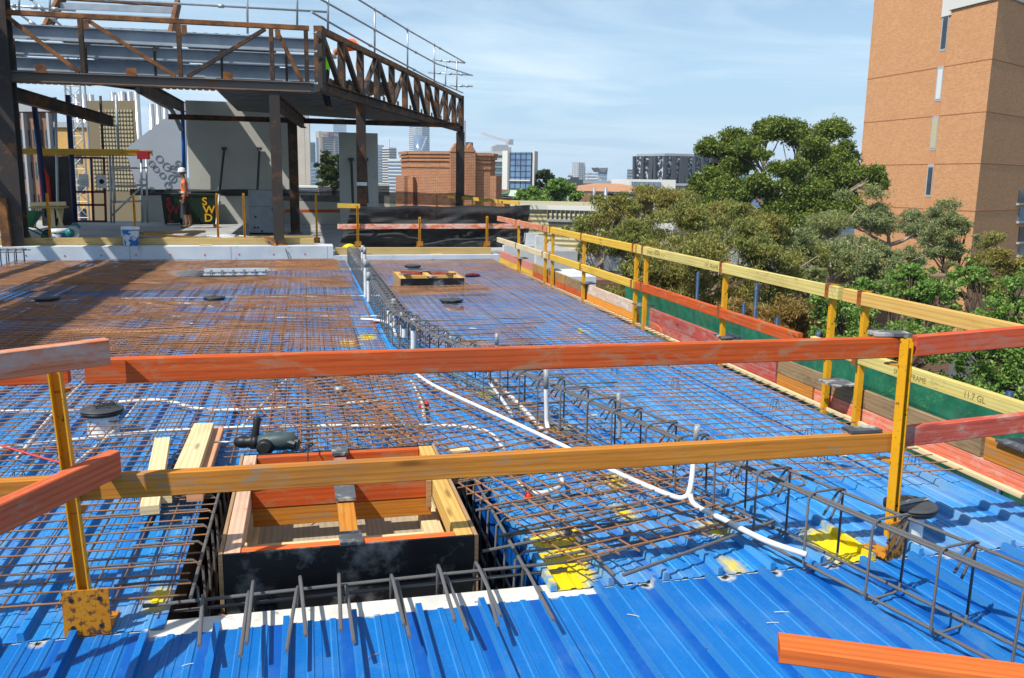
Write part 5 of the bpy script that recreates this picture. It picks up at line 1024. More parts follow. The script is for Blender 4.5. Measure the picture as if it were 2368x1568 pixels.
# ------------------------------------------------------------------ blue scaffold with green shade cloth beyond the right edge
SX = 4.75
shade('green_shade_cloth', 'green shade cloth hung on the scaffold beyond the right edge', (SX, 12.6, .20), (SX, 3.0, .22), (SX, 12.6, -2.2), (SX, 3.0, -2.2), 140, 12, GRN2, .13, 12, .09)
scf = thing('edge_scaffold', 'blue tube scaffold standing beyond the right edge', 'scaffold', (SX, 8, -9))
BLT = flat('blue_scaffold_paint', S(34, 62, 98, .8), .5, 0, S(46, 70, 94, .8), 6, c3=S(110, 110, 110, .8), s3=14)
for px, pyt in ((1252, 598), (1495, 625), (1614, 630), (1750, 655), (1797, 735), (1892, 765), (2005, 800), (2335, 905), (1540, 790), (1612, 720), (1720, 700)):
    p = Px(px, pyt, SX+.06 if px % 2 else SX+.9); MB().tube([V((p.x, p.y, -6)), p], .026, 8).build('standard', BLT, scf, True)
for z in (.22, -.95): MB().tube([V((SX+.04, 12.5, z)), V((SX+.04, 2.0, z-.05))], .026, 8).build('ledger', BLT, scf, True)
for y in (4.2, 6.8, 9.0, 11.5): MB().tube([V((SX-.1, y, -.35)), V((SX+1.0, y, -.35))], .026, 8).build('transom', BLT, scf, True)
# ------------------------------------------------------------------ people
SKIN = flat('skin', S(150, 104, 78, .85), .55); HIVO = flat('orange_hivis_fabric', S(255, 118, 60, .95), .7, 0, S(244, 104, 48, .95), 8); HIVG = flat('green_hivis_fabric', S(160, 255, 30, .9), .7); NAVY = flat('navy_work_fabric', (.012, .014, .024, 1), .8, 0, (.02, .022, .034, 1), 9); SHORT = flat('dark_shorts_fabric', (.02, .019, .018, 1), .85); BOOT = flat('tan_boot_leather', S(120, 96, 66, .8), .7); HAT = flat('white_hard_hat', S(232, 232, 228, .85), .3); REFL = flat('silver_reflective_tape', S(210, 210, 200, .85), .4)
def skin_mesh(name, verts, edges, mats, matfn, parent, root=0):
    me = bpy.data.meshes.new('skeleton'); me.from_pydata([v[:3] for v in verts], edges, []); ob = bpy.data.objects.new('skeleton', me); COL.objects.link(ob)
    sk = ob.modifiers.new('skin', 'SKIN'); sk.use_smooth_shade = True; sk.branch_smoothing = .4
    for i, v in enumerate(verts): me.skin_vertices[0].data[i].radius = (v[3], v[4] if len(v) > 4 else v[3]); me.skin_vertices[0].data[i].use_root = (i == root)
    ss = ob.modifiers.new('sub', 'SUBSURF'); ss.levels = 2; ss.render_levels = 2
    dg = bpy.context.evaluated_depsgraph_get(); dg.update(); m2 = bpy.data.meshes.new_from_object(ob.evaluated_get(dg)); bpy.data.objects.remove(ob); m2.name = name
    m2.materials.clear()
    for x in mats: m2.materials.append(x)
    for p_ in m2.polygons: p_.use_smooth = True; p_.material_index = matfn(p_.center)
    o = bpy.data.objects.new(name, m2); COL.objects.link(o); o.parent = parent; return o
mp0 = V((Py(432, 528, 28.5).x, 28.5, FZ)); man = thing('person', 'man in white hard hat, orange vest and dark shorts walking past the bins', 'person', mp0)
# faces -X (left); local coordinates, metres
B = [(0, 0, .92, .135, .15), (0.0, 0, 1.08, .13, .155), (-.02, 0, 1.25, .135, .17), (.0, 0, 1.40, .10, .16), (-.02, 0, 1.50, .055, .06), (-.05, 0, 1.60, .085, .075), (-.06, 0, 1.70, .085, .075),
     (-.01, -.09, .85, .09), (-.03, -.09, .50, .062), (.02, -.09, .28, .055), (.015, -.09, .09, .04), (-.10, -.09, .05, .045), (-.17, -.09, .04, .035),
     (.01, .09, .85, .09), (.05, .09, .50, .062), (.10, .09, .28, .055), (.10, .09, .10, .04), (-.0, .09, .05, .045), (-.07, .09, .04, .035),
     (.0, -.19, 1.38, .062), (.05, -.23, 1.13, .05), (-.02, -.22, .90, .036), (-.03, -.21, .82, .034),
     (.0, .19, 1.38, .062), (.0, .23, 1.13, .05), (-.10, .2, .93, .036), (-.13, .18, .86, .034)]
E_ = [(0, 1), (1, 2), (2, 3), (3, 4), (4, 5), (5, 6), (0, 7), (7, 8), (8, 9), (9, 10), (10, 11), (11, 12), (0, 13), (13, 14), (14, 15), (15, 16), (16, 17), (17, 18), (3, 19), (19, 20), (20, 21), (21, 22), (3, 23), (23, 24), (24, 25), (25, 26)]
def mf1(c):
    if c.z < .18: return 2
    if c.z < .42: return 0
    if abs(c.y) > .185 and c.z > .76: return 0
    if c.z < .90: return 1
    return 3 if c.z < 1.45 else 0
skin_mesh('body', B, E_, [SKIN, SHORT, BOOT, HIVO], mf1, man)
def local(mb, name, mat, par, sm=True): 
    for i in range(len(mb.v)): mb.v[i] = mb.v[i]+WL[par.name]
    return mb.build(name, mat, par, sm)
local(MB().lathe([(.125, 1.70), (.135, 1.71), (.118, 1.73), (.112, 1.77), (.085, 1.82), (.03, 1.84)], (-.06, 0, 0), 18), 'hard_hat', HAT, man); local(MB().box((-.24, -.09, 1.70), (-.13, .09, 1.715)), 'hat_peak', HAT, man, False)
local(MB().lathe([(.012, 0), (.02, .02), (.012, .05)], (-.135, 0, 1.60), 8, axis=(-.6, 0, -.8)), 'nose', SKIN, man)
local(MB().box((-.15, -.07, 1.635), (-.125, .07, 1.665)), 'sunglasses', BLK, man, False)
for s_ in (-1, 1): local(MB().lathe([(.015, -.01), (.025, .0), (.015, .012)], (-.03, s_*.085, 1.62), 8, axis=(0, s_, 0)), 'ear', SKIN, man)
local(MB().lathe([(.175, 1.06), (.178, 1.065), (.178, 1.11), (.175, 1.115)], (-.005, 0, 0), 20), 'reflective_band', REFL, man); local(MB().lathe([(.165, .9), (.172, .91), (.172, .96), (.165, .97)], (0, 0, 0), 20), 'tool_belt', BLK, man)
for y in (-.19, .17):
    for k in range(4): local(MB().tube([V((-.045-.02*k+(.02 if y < 0 else -.08), y-.015+.012*k, .835 if y < 0 else .855)), V((-.05-.02*k+(.02 if y < 0 else -.08), y-.01+.012*k, .79-.006*k if y < 0 else .81)), V((-.06-.02*k+(.02 if y < 0 else -.08), y+.012*k, .755 if y < 0 else .775))], .009, 6), 'finger', SKIN, man)
    local(MB().tube([V((-.03+(-.1 if y > 0 else 0), y+.02, .86)), V((-.075+(-.1 if y > 0 else 0), y+.03, .81)), V((-.085+(-.1 if y > 0 else 0), y+.035, .785))], .01, 6), 'thumb', SKIN, man)
# bending worker on the roof
wp = Py(815, 140, 22.0); w2 = thing('person', 'worker in orange shirt and navy trousers bending over behind the receding truss', 'person', V((wp.x, 22, wp.z)))
top = Py(815, 90, 22.0).z-wp.z
B2 = [(.16, 0, top-.12, .15, .17), (.06, 0, top-.13, .145, .17), (-.10, 0, top-.14, .14, .18), (-.24, 0, top-.17, .11, .16), (-.33, 0, top-.26, .055), (-.40, 0, top-.33, .08), (-.46, 0, top-.40, .07),
      (.20, -.1, top-.3, .1), (.12, -.1, top-.65, .07), (.22, -.1, top-1.02, .055), (.10, -.1, top-1.10, .045), (.20, .1, top-.3, .1), (.14, .1, top-.65, .07), (.26, .1, top-1.02, .055), (.14, .1, top-1.10, .045),
      (-.24, -.2, top-.2, .06), (-.26, -.2, top-.45, .048), (-.34, -.14, top-.68, .036), (-.36, -.12, top-.76, .034), (-.24, .2, top-.2, .06), (-.26, .2, top-.45, .048), (-.34, .14, top-.68, .036), (-.36, .12, top-.76, .034)]
E2 = [(0, 1), (1, 2), (2, 3), (3, 4), (4, 5), (5, 6), (0, 7), (7, 8), (8, 9), (9, 10), (0, 11), (11, 12), (12, 13), (13, 14), (3, 15), (15, 16), (16, 17), (17, 18), (3, 19), (19, 20), (20, 21), (21, 22)]
skin_mesh('body', B2, E2, [SKIN, NAVY, BOOT, HIVO], lambda c: 1 if c.x > .13 and c.z < top+1 and (c.z < top-.12 or c.x > .2) and c.z > top-1.0 else (2 if c.z < top-1.0 else (3 if c.z > top-.45 and c.x > -.33 else 0)), w2)
local(MB().lathe([(.125, 0), (.13, .01), (.11, .06), (.06, .1), (.02, .11)], (-.44, 0, top-.36), 14, axis=(-.7, 0, -.6)), 'hard_hat', HAT, w2)
wp3 = Py(752, 150, 21.0); w3 = thing('person', 'worker in lime green vest half hidden by the truss corner', 'person', V((wp3.x, 21, wp3.z))); tp = Py(752, 99, 21).z-wp3.z
B3 = [(0, 0, tp-.62, .14, .16), (0, 0, tp-.4, .14, .17), (-.02, 0, tp-.2, .14, .18), (-.03, 0, tp-.06, .1, .15), (-.02, 0, tp+.03, .055), (-.03, -.02, tp+.14, .08), (-.03, -.02, tp+.22, .08), (0, -.1, tp-.75, .09), (-.05, -.1, tp-1.1, .06), (.05, -.1, tp-1.5, .05), (0, .1, tp-.75, .09), (.03, .1, tp-1.1, .06), (.1, .1, tp-1.5, .05), (0, -.2, tp-.1, .06), (-.06, -.24, tp-.36, .05), (-.2, -.18, tp-.5, .036), (0, .2, tp-.1, .06), (-.06, .24, tp-.36, .05), (-.2, .18, tp-.5, .036)]
E3 = [(0, 1), (1, 2), (2, 3), (3, 4), (4, 5), (5, 6), (0, 7), (7, 8), (8, 9), (0, 10), (10, 11), (11, 12), (3, 13), (13, 14), (14, 15), (3, 16), (16, 17), (17, 18)]
skin_mesh('body', B3, E3, [SKIN, NAVY, BOOT, HIVG], lambda c: 3 if tp-.6 < c.z < tp+.02 else (1 if c.z <= tp-.6 and c.z > tp-1.4 else (2 if c.z <= tp-1.4 else 0)), w3)
local(MB().lathe([(.13, 0), (.135, .012), (.115, .05), (.085, .09), (.03, .12)], (-.03, -.02, tp+.22), 14), 'hard_hat', HAT, w3)
# ------------------------------------------------------------------ ground and buildings beyond the site
GZ = -9.0
def sub(*k): return None
gm = flat('street_asphalt', (.06, .06, .06, 1), .9, 0, (.09, .088, .08, 1), .05, c3=(.05, .065, .03, 1), s3=.03, t3=(.5, .6))
g_ = MB(); g_.quad([(-2500, -150, GZ), (2500, -150, GZ), (2500, 3000, GZ), (-2500, 3000, GZ)]); tag(g_.build('ground', gm), kind='structure')
tag(MB().box((-13, -2.2, GZ), (3.99, 17.88, -.52)).build('building_below', flat('site_building_wall', S(150, 120, 100, .7), .9)), 'lower storeys of the building under the blue deck', 'building')
tag(MB().box((-14.5, 17.9, GZ), (6.1, 33.0, -.31)).build('building_below', CONC), 'lower storeys of the building under the upper floor', 'building')
def glassm(name, c, c2, r=.12, sc=.2):
    t = NT(name); v = t.co('Object'); t.set(color=t.mix(t.rng(t.noise(v, sc, 3), .35, .65), c, c2), rough=r, spec=.9, metal=.2); return t.m
def brickm(name, c, c2, mortar, bw=.24, bh=.086, off=.5, bump=.3):
    t = NT(name); b = t.n('ShaderNodeTexBrick', {0: t.co('UV'), 'Color1': c, 'Color2': c2, 'Mortar': mortar, 'Scale': 1.0, 'Mortar Size': .010, 'Brick Width': bw, 'Row Height': bh, 'Bias': 0.0})
    n_ = t.noise(t.co('UV'), .45, 6, .6); col = t.mix(t.rng(n_, .3, .75, 0, .35), b.outputs[0], tuple(x*.72 for x in c[:3])+(1,))
    st = t.noise(t.co('UV', (.5, 3.0, 1)), 1.0, 7, .65); col = t.mix(t.rng(st, .45, .75, 0, .3), col, tuple(min(1, x*1.35) for x in c2[:3])+(1,))
    t.set(color=col, rough=.85); t.bump(b.outputs[1], -bump, .01); return t.m
G_NAVY = glassm('navy_tower_glass', (.028, .045, .09, 1), (.045, .07, .13, 1)); G_BLUE = glassm('blue_tower_glass', (.10, .17, .26, 1), (.16, .25, .36, 1)); G_TEAL = glassm('teal_curtain_glass', (.035, .075, .085, 1), (.07, .12, .125, 1), .08); G_LIT = glassm('sky_reflecting_glass', (.16, .27, .42, 1), (.09, .16, .28, 1), .06, .5); G_DARK = glassm('dark_window_glass', (.02, .026, .036, 1), (.045, .055, .07, 1), .08, 1)
C_WH = flat('white_facade', S(222, 222, 216, .8), .8, 0, S(206, 206, 200, .8), .1); C_GR = flat('grey_facade', S(170, 174, 178, .8), .8, 0, S(156, 160, 166, .8), .1); C_BE = flat('beige_facade', S(186, 176, 160, .8), .8, 0, S(172, 160, 144, .8), .1); C_DG = flat('dark_grey_facade', (.05, .055, .062, 1), .6)
BRK = brickm('orange_tower_brick', S(210, 152, 100, .88), S(182, 122, 76, .88), S(206, 170, 132, .85), bump=.2); BRK2 = brickm('heritage_brick', S(178, 112, 66, .85), S(146, 84, 52, .85), S(190, 170, 146, .8)); BRK3 = brickm('brown_brick', S(140, 100, 74, .85), S(120, 84, 62, .85), S(150, 130, 112, .8)); BRKY = brickm('yellow_brick', S(214, 170, 92, .85), S(198, 152, 80, .85), S(190, 166, 120, .8))
def zat(px, py, D): return Pd(px, py, D).z
def gpt(px, D): p = Pd(px, 420, D); return V((p.x, p.y, 0))
class Bld:
    """a building on a plan polygon; visible front edges carry windows or bands"""
    def __init__(s, name, label, plan, pytop, mat, pxr=None, base=GZ, back=20, cat='building', ztop=None, grp=None):
        s.pts = [gpt(*p) for p in plan]; c = (s.pts[0]+s.pts[-1])/2; s.z1 = ztop if ztop is not None else zat(plan[pxr or 0][0], pytop, plan[pxr or 0][1]); s.z0 = base
        s.t = thing(name, label, cat, V((c.x, c.y, base)), grp); rad = lambda p: p+p.normalized()*back
        poly = s.pts+[rad(s.pts[-1]), rad(s.pts[0])]; mb = MB(); n = len(poly)
        for i in range(n):
            a, b = poly[i], poly[(i+1) % n]; L = (b-a).length
            mb.quad([a+V((0, 0, base)), b+V((0, 0, base)), b+V((0, 0, s.z1)), a+V((0, 0, s.z1))], [(0, base), (L, base), (L, s.z1), (0, s.z1)])
        mb.quad([p+V((0, 0, s.z1)) for p in poly]); s.body = mb.build('walls', mat, s.t); s.poly = poly
    def fr(s, i):
        a, b = s.pts[i], s.pts[i+1]; d = (b-a).normalized(); n = V((d.y, -d.x, 0)); return a, b, d, n
    def slab(s, i, u0, u1, z0, z1, mat, name='spandrel', out=.15, deep=.1, par=None):
        a, b, d, n = s.fr(i); L = (b-a).length; p, q = a+d*(u0*L), a+d*(u1*L); mb = MB()
        A = [p+n*out, q+n*out, q-n*deep, p-n*deep]
        for k in range(4): mb.quad([A[k]+V((0, 0, z0)), A[(k+1) % 4]+V((0, 0, z0)), A[(k+1) % 4]+V((0, 0, z1)), A[k]+V((0, 0, z1))])
        mb.quad([x+V((0, 0, z1)) for x in A]); mb.quad([x+V((0, 0, z0)) for x in A[::-1]]); return mb.build(name, mat, par or s.t)
    def bands(s, i, n, mat, z0=None, frac=.45, u0=0., u1=1., out=.2, name='spandrel'):
        z0 = 0 if z0 is None else z0; h = (s.z1-z0)/n
        for k in range(n): s.slab(i, u0, u1, z0+h*k, z0+h*(k+frac), mat, name, out)
    def ribs(s, i, n, mat, z0=None, w_=.2, out=.3, name='mullion', u0=0., u1=1.):
        z0 = 0 if z0 is None else z0
        for k in range(n+1):
            u = u0+(u1-u0)*k/n; L = (s.pts[i+1]-s.pts[i]).length; s.slab(i, max(0, u-w_/L/2), min(1, u+w_/L/2), z0, s.z1-.01, mat, name, out)
    def wins(s, i, cols, rows, mat, z0, z1, fw=.6, fh=.6, u0=0., u1=1., out=.06):
        for c in range(cols):
            for r_ in range(rows):
                cw, rh = (u1-u0)/cols, (z1-z0)/rows; s.slab(i, u0+cw*(c+.5-fw/2), u0+cw*(c+.5+fw/2), z0+rh*(r_+.5-fh/2), z0+rh*(r_+.5+fh/2), mat, 'window', out)
# --- orange brick tower
tw_ = Bld('brick_tower', 'tall orange brick tower with one column of slit windows at the right', [(1985, 75), (2262, 62), (2520, 78)], 0, BRK, ztop=26, back=14, cat='tower')
def onface(B, i, px, py):
    a, b, d, n = B.fr(i); r_ = ray(px, py); o = V((0, 0, EYE)); k = (a-o).dot(n)/r_.dot(n); p = o+r_*k; return (p-a).dot(d)/(b-a).length, p.z
JN = flat('dark_brick_joint', S(164, 108, 68, .85), .9)
for py in (142-0, 260, 378, 489, 605): 
    z = onface(tw_, 0, 2258, py)[1]; tw_.slab(0, 0, 1, z-.03, z+.03, JN, 'floor_joint', .015); tw_.slab(1, 0, 1, z-.03, z+.03, JN, 'floor_joint', .015)
z = onface(tw_, 0, 2258, 20)[1]; z_top = z
uj = onface(tw_, 0, 2095, 200)[0]; tw_.slab(0, uj-.002, uj+.002, -8, 25.9, flat('pale_sealant', S(206, 160, 120, .85), .8, 0, S(190, 130, 84, .85), 2), 'vertical_joint', .012)
FRM = flat('white_window_frame', S(172, 174, 172, .85), .5); BLI = flat('cream_window_blind', S(196, 184, 150, .8), .7); BLW = flat('white_window_blind', S(220, 222, 220, .8), .7)
uw = onface(tw_, 0, 2166, 250)[0]
for k, (y0, y1) in enumerate(((38, 121), (155, 235), (269, 348), (380, 456), (598, 640))):
    za, zb = onface(tw_, 0, 2166, y1)[1], onface(tw_, 0, 2166, y0)[1]
    w0 = tw_.slab(0, uw-.024, uw+.025, za, zb, FRM, 'window', .05); tw_.slab(0, uw-.014, uw+.020, za+.18, zb-.22, [G_DARK, BLW, BLI, G_DARK, G_DARK][k], 'pane', .075, par=w0)
    if k < 4: tw_.slab(0, uw-.024, uw+.026, za-1.55, za-.02, brickm('pale_brick_infill', S(206, 140, 90, .88), S(196, 126, 78, .88), S(200, 165, 130, .8)) if 'pale_brick_infill' not in bpy.data.materials else bpy.data.materials['pale_brick_infill'], 'spandrel_panel', .03)
zw = onface(tw_, 0, 2230, 16)[1]
tw_.slab(0, uw-.03, uw+.04, onface(tw_, 0, 2190, 38)[1]+.02, 26.2, C_WH, 'white_fin', .10); tw_.slab(0, uw+.03, 1.006, zw, 26.3, C_WH, 'white_parapet', .14); tw_.slab(1, -.004, 1, zw+.25, 26.3, C_WH, 'white_parapet', .14)
for k, (y0, y1) in enumerate(((440, 470), (480, 512), (525, 560), (570, 590))):
    u0, za = onface(tw_, 1, 2352, y1); _, zb = onface(tw_, 1, 2352, y0); w0 = tw_.slab(1, u0, min(1, u0+.4), za, zb, G_LIT if k % 2 else G_DARK, 'window', .06); tw_.slab(1, u0-.01, min(1, u0+.4), za-.15, za, FRM, 'sill', .2, par=w0)
# --- heritage brick parapets
hb_ = Bld('heritage_building', 'old orange brick building with stepped parapet and pointed piers', [(928, 52), (948, 50), (1050, 49)], 356, BRK2, 1, back=6)
hr = Bld('heritage_building', 'old brick parapet block right of the pointed piers', [(1086, 49), (1133, 49.3), (1144, 50.5)], 360, BRK2, 0, back=6)
hm = Bld('heritage_pier', 'recessed brick bay with pointed piers between the old parapets', [(1050, 49.8), (1086, 49.8)], 366, BRK2, 0, back=5, cat='brick pier')
for B_, fs in ((hb_, (0, 1)), (hr, (0, 1))):
    for i in fs:
        for dz, o_, hh in ((-.02, .18, .16), (-.2, .12, .14), (-.40, .07, .12), (-.75, .05, .10)): B_.slab(i, -.004, 1.004, B_.z1+dz, B_.z1+dz+hh, BRK2, 'brick_course', o_)
for u0, u1, dz in ((.10, .32, -1.3),): hb_.slab(0, 0, 1, hb_.z1-9, hb_.z1-1.25, BRK2, 'buttress', .35); hb_.slab(1, 0, .12, hb_.z1-9, hb_.z1-1.3, BRK2, 'buttress', .3)
hr.slab(1, 0, 1.2, hr.z1-9, hr.z1-1.1, BRK2, 'buttress', .35); hr.slab(1, 0, 1.5, hr.z1-9, hr.z1-2.6, BRK2, 'buttress', .8)
hb_.slab(1, .0, .16, hb_.z1-9, hb_.z1-2.9, BRK2, 'buttress', .5)
for px in (1052, 1070, 1086):
    a = gpt(px, 48.9); w_ = .28; zc = zat(px, 352, 48.9); MB().box((a.x-w_, a.y-.2, GZ), (a.x+w_, a.y+.5, zc)).build('pier', BRK2, hm.t); mb = MB(); c0 = [V((a.x-w_-.03, a.y-.23, zc)), V((a.x+w_+.03, a.y-.23, zc)), V((a.x+w_+.03, a.y+.5, zc)), V((a.x-w_-.03, a.y+.5, zc))]; r0, r1 = V((a.x, a.y-.23, zc+.48)), V((a.x, a.y+.5, zc+.48))
    mb.quad([c0[0], c0[1], r0]); mb.quad([c0[1], c0[2], r1, r0]); mb.quad([c0[2], c0[3], r1]); mb.quad([c0[3], c0[0], r0, r1]); mb.quad(c0[::-1]); mb.build('pointed_cap', BRK2, hm.t)
a = gpt(1072, 70); tag(MB().tube([V((a.x, a.y, GZ)), V((a.x, a.y, zat(1072, 281, 70)))], .14, 14).build('flue', flat('stainless_flue', (.55, .56, .57, 1), .3, .8), None, True), 'tall stainless steel flue above the old brick parapet', 'flue')
# --- glass office block behind
go = Bld('glass_office', 'modern office with teal and blue glass and white column', [(1075, 118), (1168, 112), (1180, 111), (1229, 109), (1237, 111)], 352, C_GR, 2, back=25)
gz = go.z1
go.slab(0, 0, 1, GZ, zat(1160, 372, 112), G_TEAL, 'glazing', .1); go.slab(2, 0, 1, GZ, gz-.05, G_LIT, 'glazing', .12); go.slab(1, 0, 1, GZ, gz+.15, C_WH, 'white_column', .5); go.slab(3, 0, 1, GZ, gz+.1, C_WH, 'white_fin', .3)
for k in range(9): z = zat(1160, 372, 112)-.75*k; go.slab(0, .3, 1, z-.09, z, C_GR if k % 3 else C_WH, 'floor_line', .2)
for k in range(10): z = gz-.2-.72*k; go.slab(2, 0, 1, z-.05, z, C_DG, 'transom', .2)
for k in range(5): go.slab(2, k/4-.008, k/4+.008, GZ, gz-.1, C_DG, 'mullion', .2)
go.slab(2, .02, .98, gz-3.6, gz-3.45, C_WH, 'frame_line', .3); go.slab(2, .02, .98, gz-5.4, gz-5.25, C_WH, 'frame_line', .3)
go.slab(0, 0, 1, gz-.4, gz+.1, C_GR, 'parapet', .25)
for px, y in ((1150, 333), (1158, 330), (1165, 335)): a = gpt(px, 116); MB().box((a.x-.8, a.y-.6, gz), (a.x+.8, a.y+.6, zat(px, y+6, 116))).build('plant_unit', C_GR, go.t)
# --- cladding building near right edge of the site
cbm = NT('cream_corrugated_cladding'); wv = cbm.n('ShaderNodeTexWave', {0: cbm.co('UV'), 'Scale': 1.6}, bands_direction='Y').outputs[0]; cbm.set(color=cbm.mix(wv, S(150, 140, 104, .85), S(196, 186, 146, .85)), rough=.6); cbm.bump(wv, .6, .05)
cc = Bld('clad_building', 'cream corrugated metal building beyond the end of the rail', [(1180, 36), (1268, 36), (1420, 35)], 477, cbm.m, 0, back=10)
cc.slab(0, 0, 1, cc.z1-.12, cc.z1+.06, C_WH, 'roof_edge', .1); cc.slab(1, 0, 1, cc.z1-.12, cc.z1+.06, C_WH, 'roof_edge', .1); cc.slab(1, .0, 1, cc.z1-.6, cc.z1-.5, GALV, 'roof_beam', .15)
for k in range(14): cc.slab(1, k/14, k/14+.006, cc.z1-.5, cc.z1-.12, GALV, 'roof_strut', .12)
cc.slab(1, .0, 1, GZ, zat(1300, 588, 36), flat('cream_base_wall', S(190, 180, 150, .8), .8), 'base_wall', .12)
a = gpt(1390, 34); 
lv = thing('louvre_screen', 'pale louvre screen on the cream building', 'louvre', a)
for k in range(11): p = Pd(1352, 512+k*6.5, 34.5); q_ = Pd(1378, 512+k*6.5, 34.5); MB().beam(p, q_, .12, .05).build('louvre_blade', C_WH, lv)
stt = thing('steel_stair', 'grey steel steps in front of the cream building', 'stairs', Pd(1310, 640, 31))
for k in range(8): MB().beam(Pd(1284+k*1, 588+k*7.2, 31.5-k*.25), Pd(1352+k*1, 588+k*7.2, 31.5-k*.25), .28, .05).build('tread', GALVD, stt)
for px in (1282, 1356): MB().beam(Pd(px-6, 560, 32), Pd(px+8, 622, 29.5), .03, .03).build('handrail', GALV, stt); MB().beam(Pd(px-6, 585, 32), Pd(px+8, 645, 29.5), .05, .2).build('stringer', GALVD, stt)
tag(MB().box((gpt(1240, 28).x, 26.0, GZ), (gpt(1900, 28).x+6, 27.2, zat(1300, 650, 27))).build('brick_parapet', BRK3), 'long low brown brick parapet among the trees', 'brick wall')
tag(MB().box((gpt(1240, 28).x, 27.2, GZ), (gpt(1900, 28).x+6, 40, zat(1300, 650, 27)-.3)).build('flat_roof', flat('grey_membrane_roof', S(150, 154, 158, .8), .8, 0, S(120, 126, 132, .8), .8)), 'flat grey roof behind the low brick parapet', 'flat roof')
for k, (px, py, w_) in enumerate(((1445, 575, 1.2), (1400, 600, .9))):
    p = Pd(px, py+20, 32); tag(MB().box((p.x-w_, p.y, p.z-.5), (p.x+w_, p.y+1, p.z+.35)).build('roof_unit', C_GR), ['large grey roof plant unit among the trees', 'small grey roof plant unit by the steel steps'][k], 'roof unit')
# --- brown hip roof building
hp_ = Bld('hip_roof_building', 'low brown brick building with wide terracotta hip roof', [(1335, 92), (1512, 90)], 446, BRK3, 0, back=12)
mb = MB(); E0, E1 = Pd(1285, 440, 94), Pd(1534, 449, 88); aw = V((FWD.x, FWD.y, 0)).normalized()*14; R0, R1 = Pd(1378, 424, 99), Pd(1435, 427, 98); E1.z = E0.z; R1.z = R0.z
F0, F1 = E0+aw, E1+aw; mb.quad([E0, E1, R1, R0]); mb.quad([E1, F1, R1]); mb.quad([F1, F0, R0, R1]); mb.quad([F0, E0, R0]); mb.quad([E1, E0, F0, F1]); mb.build('roof', flat('terracotta_roof', S(186, 140, 106, .85), .8, 0, S(174, 126, 94, .85), .3), hp_.t)
MB().beam(E0-V((0, 0, .12)), E1-V((0, 0, .12)), .2, .22).build('fascia', C_DG, hp_.t)
a0, b0 = Pd(1418, 449, 89), Pd(1500, 449, 88.5); MB().box((a0.x, a0.y-.3, GZ), (b0.x, a0.y-.1, a0.z)).build('dark_cladding', C_DG, hp_.t)
for px, r_ in ((1319, .32), (1374, .13), (1401, .16)): a = gpt(px, 80); tag(MB().tube([V((a.x, a.y, GZ)), V((a.x, a.y, zat(px, 434, 80)))], r_, 12).build('flue', bpy.data.materials['stainless_flue'], None, True), {1319: 'thick steel flue before the terracotta roof', 1374: 'thin steel flue before the terracotta roof', 1401: 'second thin steel flue before the terracotta roof'}[px], 'flue')
# --- white low building and patterned arena
wl = Bld('white_building', 'long white low building below the patterned block', [(1413, 155), (1455, 152), (1562, 150)], 414, C_WH, 0, back=30); wl.slab(1, .05, .68, wl.z1-1.3, wl.z1-.4, G_BLUE, 'window_band', .2); wl.slab(0, .4, 1, wl.z1-2.4, wl.z1-1.6, C_GR, 'window_band', .2)
for k in range(6): wl.slab(1, .1+k*.1, .104+k*.1, wl.z1-1.3, wl.z1-.4, C_WH, 'mullion', .3)
pm = NT('black_white_lace_panel'); vv = pm.n('ShaderNodeTexVoronoi', {0: pm.co('UV', (1, .8, 1)), 'Scale': .62}, feature='DISTANCE_TO_EDGE').outputs[0]; nn = pm.noise(pm.co('UV'), 1.1, 3); f_ = pm.rng(nn, .48, .52); f2 = pm.rng(vv, .10, .16)
pm.set(color=pm.mix(f_, pm.mix(f2, S(190, 200, 212, .8), (.012, .018, .035, 1)), (.015, .022, .045, 1)), rough=.5)
ar = Bld('patterned_block', 'black block with white lace pattern panels and dark fins', [(1470, 268), (1535, 258), (1600, 260), (1660, 272)], 362, pm.m, 0, back=60); ar.z1 += 0
for i in range(3):
    for k in range(4):
        a, b, d, n = ar.fr(i); L = (b-a).length; u = (k+.15)/4; w_ = .55+.5*((k*7+i*3) % 3)/2; p0, p1 = a+d*(u*L)+n*.6, a+d*((u+.07*((k % 3)-1))*L)+n*.6; MB().beam(V((p0.x, p0.y, GZ)), V((p1.x, p1.y, ar.z1)), w_*1.6, 1.0, up=n).build('fin', C_DG, ar.t)
    ar.slab(i, 0, 1, ar.z1, ar.z1+.7, C_GR, 'roof_edge', .2)
# --- city
def tower(label, plan, py, mat, band, n, frac=.4, base_py=440, rib=None, nrib=0, name='city_tower', back=25, pxr=0):
    B_ = Bld(name, label, plan, py, mat, pxr, back=back); z0 = max(GZ, zat(plan[0][0], base_py, plan[0][1]))
    for i in range(len(plan)-1):
        if band: B_.bands(i, n, band, z0, frac, out=.4)
        if rib: B_.ribs(i, nrib, rib, z0, .8, .5)
    return B_
b1 = tower('dark navy glass tower with pale balcony strip behind the steel frame', [(681, 720), (707, 700), (719, 715)], 277, G_NAVY, None, 1); n_ = 46
for k in range(n_): z = b1.z1*(k+.5)/n_; b1.slab(1, .05, .95, z-.35, z+.5, C_WH, 'balcony', .6)
for k in range(24): z = b1.z1*(k+.5)/24; b1.slab(0, 0, 1, z-.12, z+.12, C_GR, 'floor_line', .2)
B_ = tower('pale screened crown on top of the navy tower', [(683, 705), (718, 698)], 235, C_BE, C_GR, 5, .3, 277, C_GR, 7, 'screened_penthouse', 18); 
tower('dark teal glass block right of the navy tower', [(719, 800), (731, 800)], 330, G_TEAL, C_DG, 12, .3); tower('pale blue glass block low beside the pine', [(719, 640), (733, 640)], 375, G_BLUE, C_GR, 8, .2)
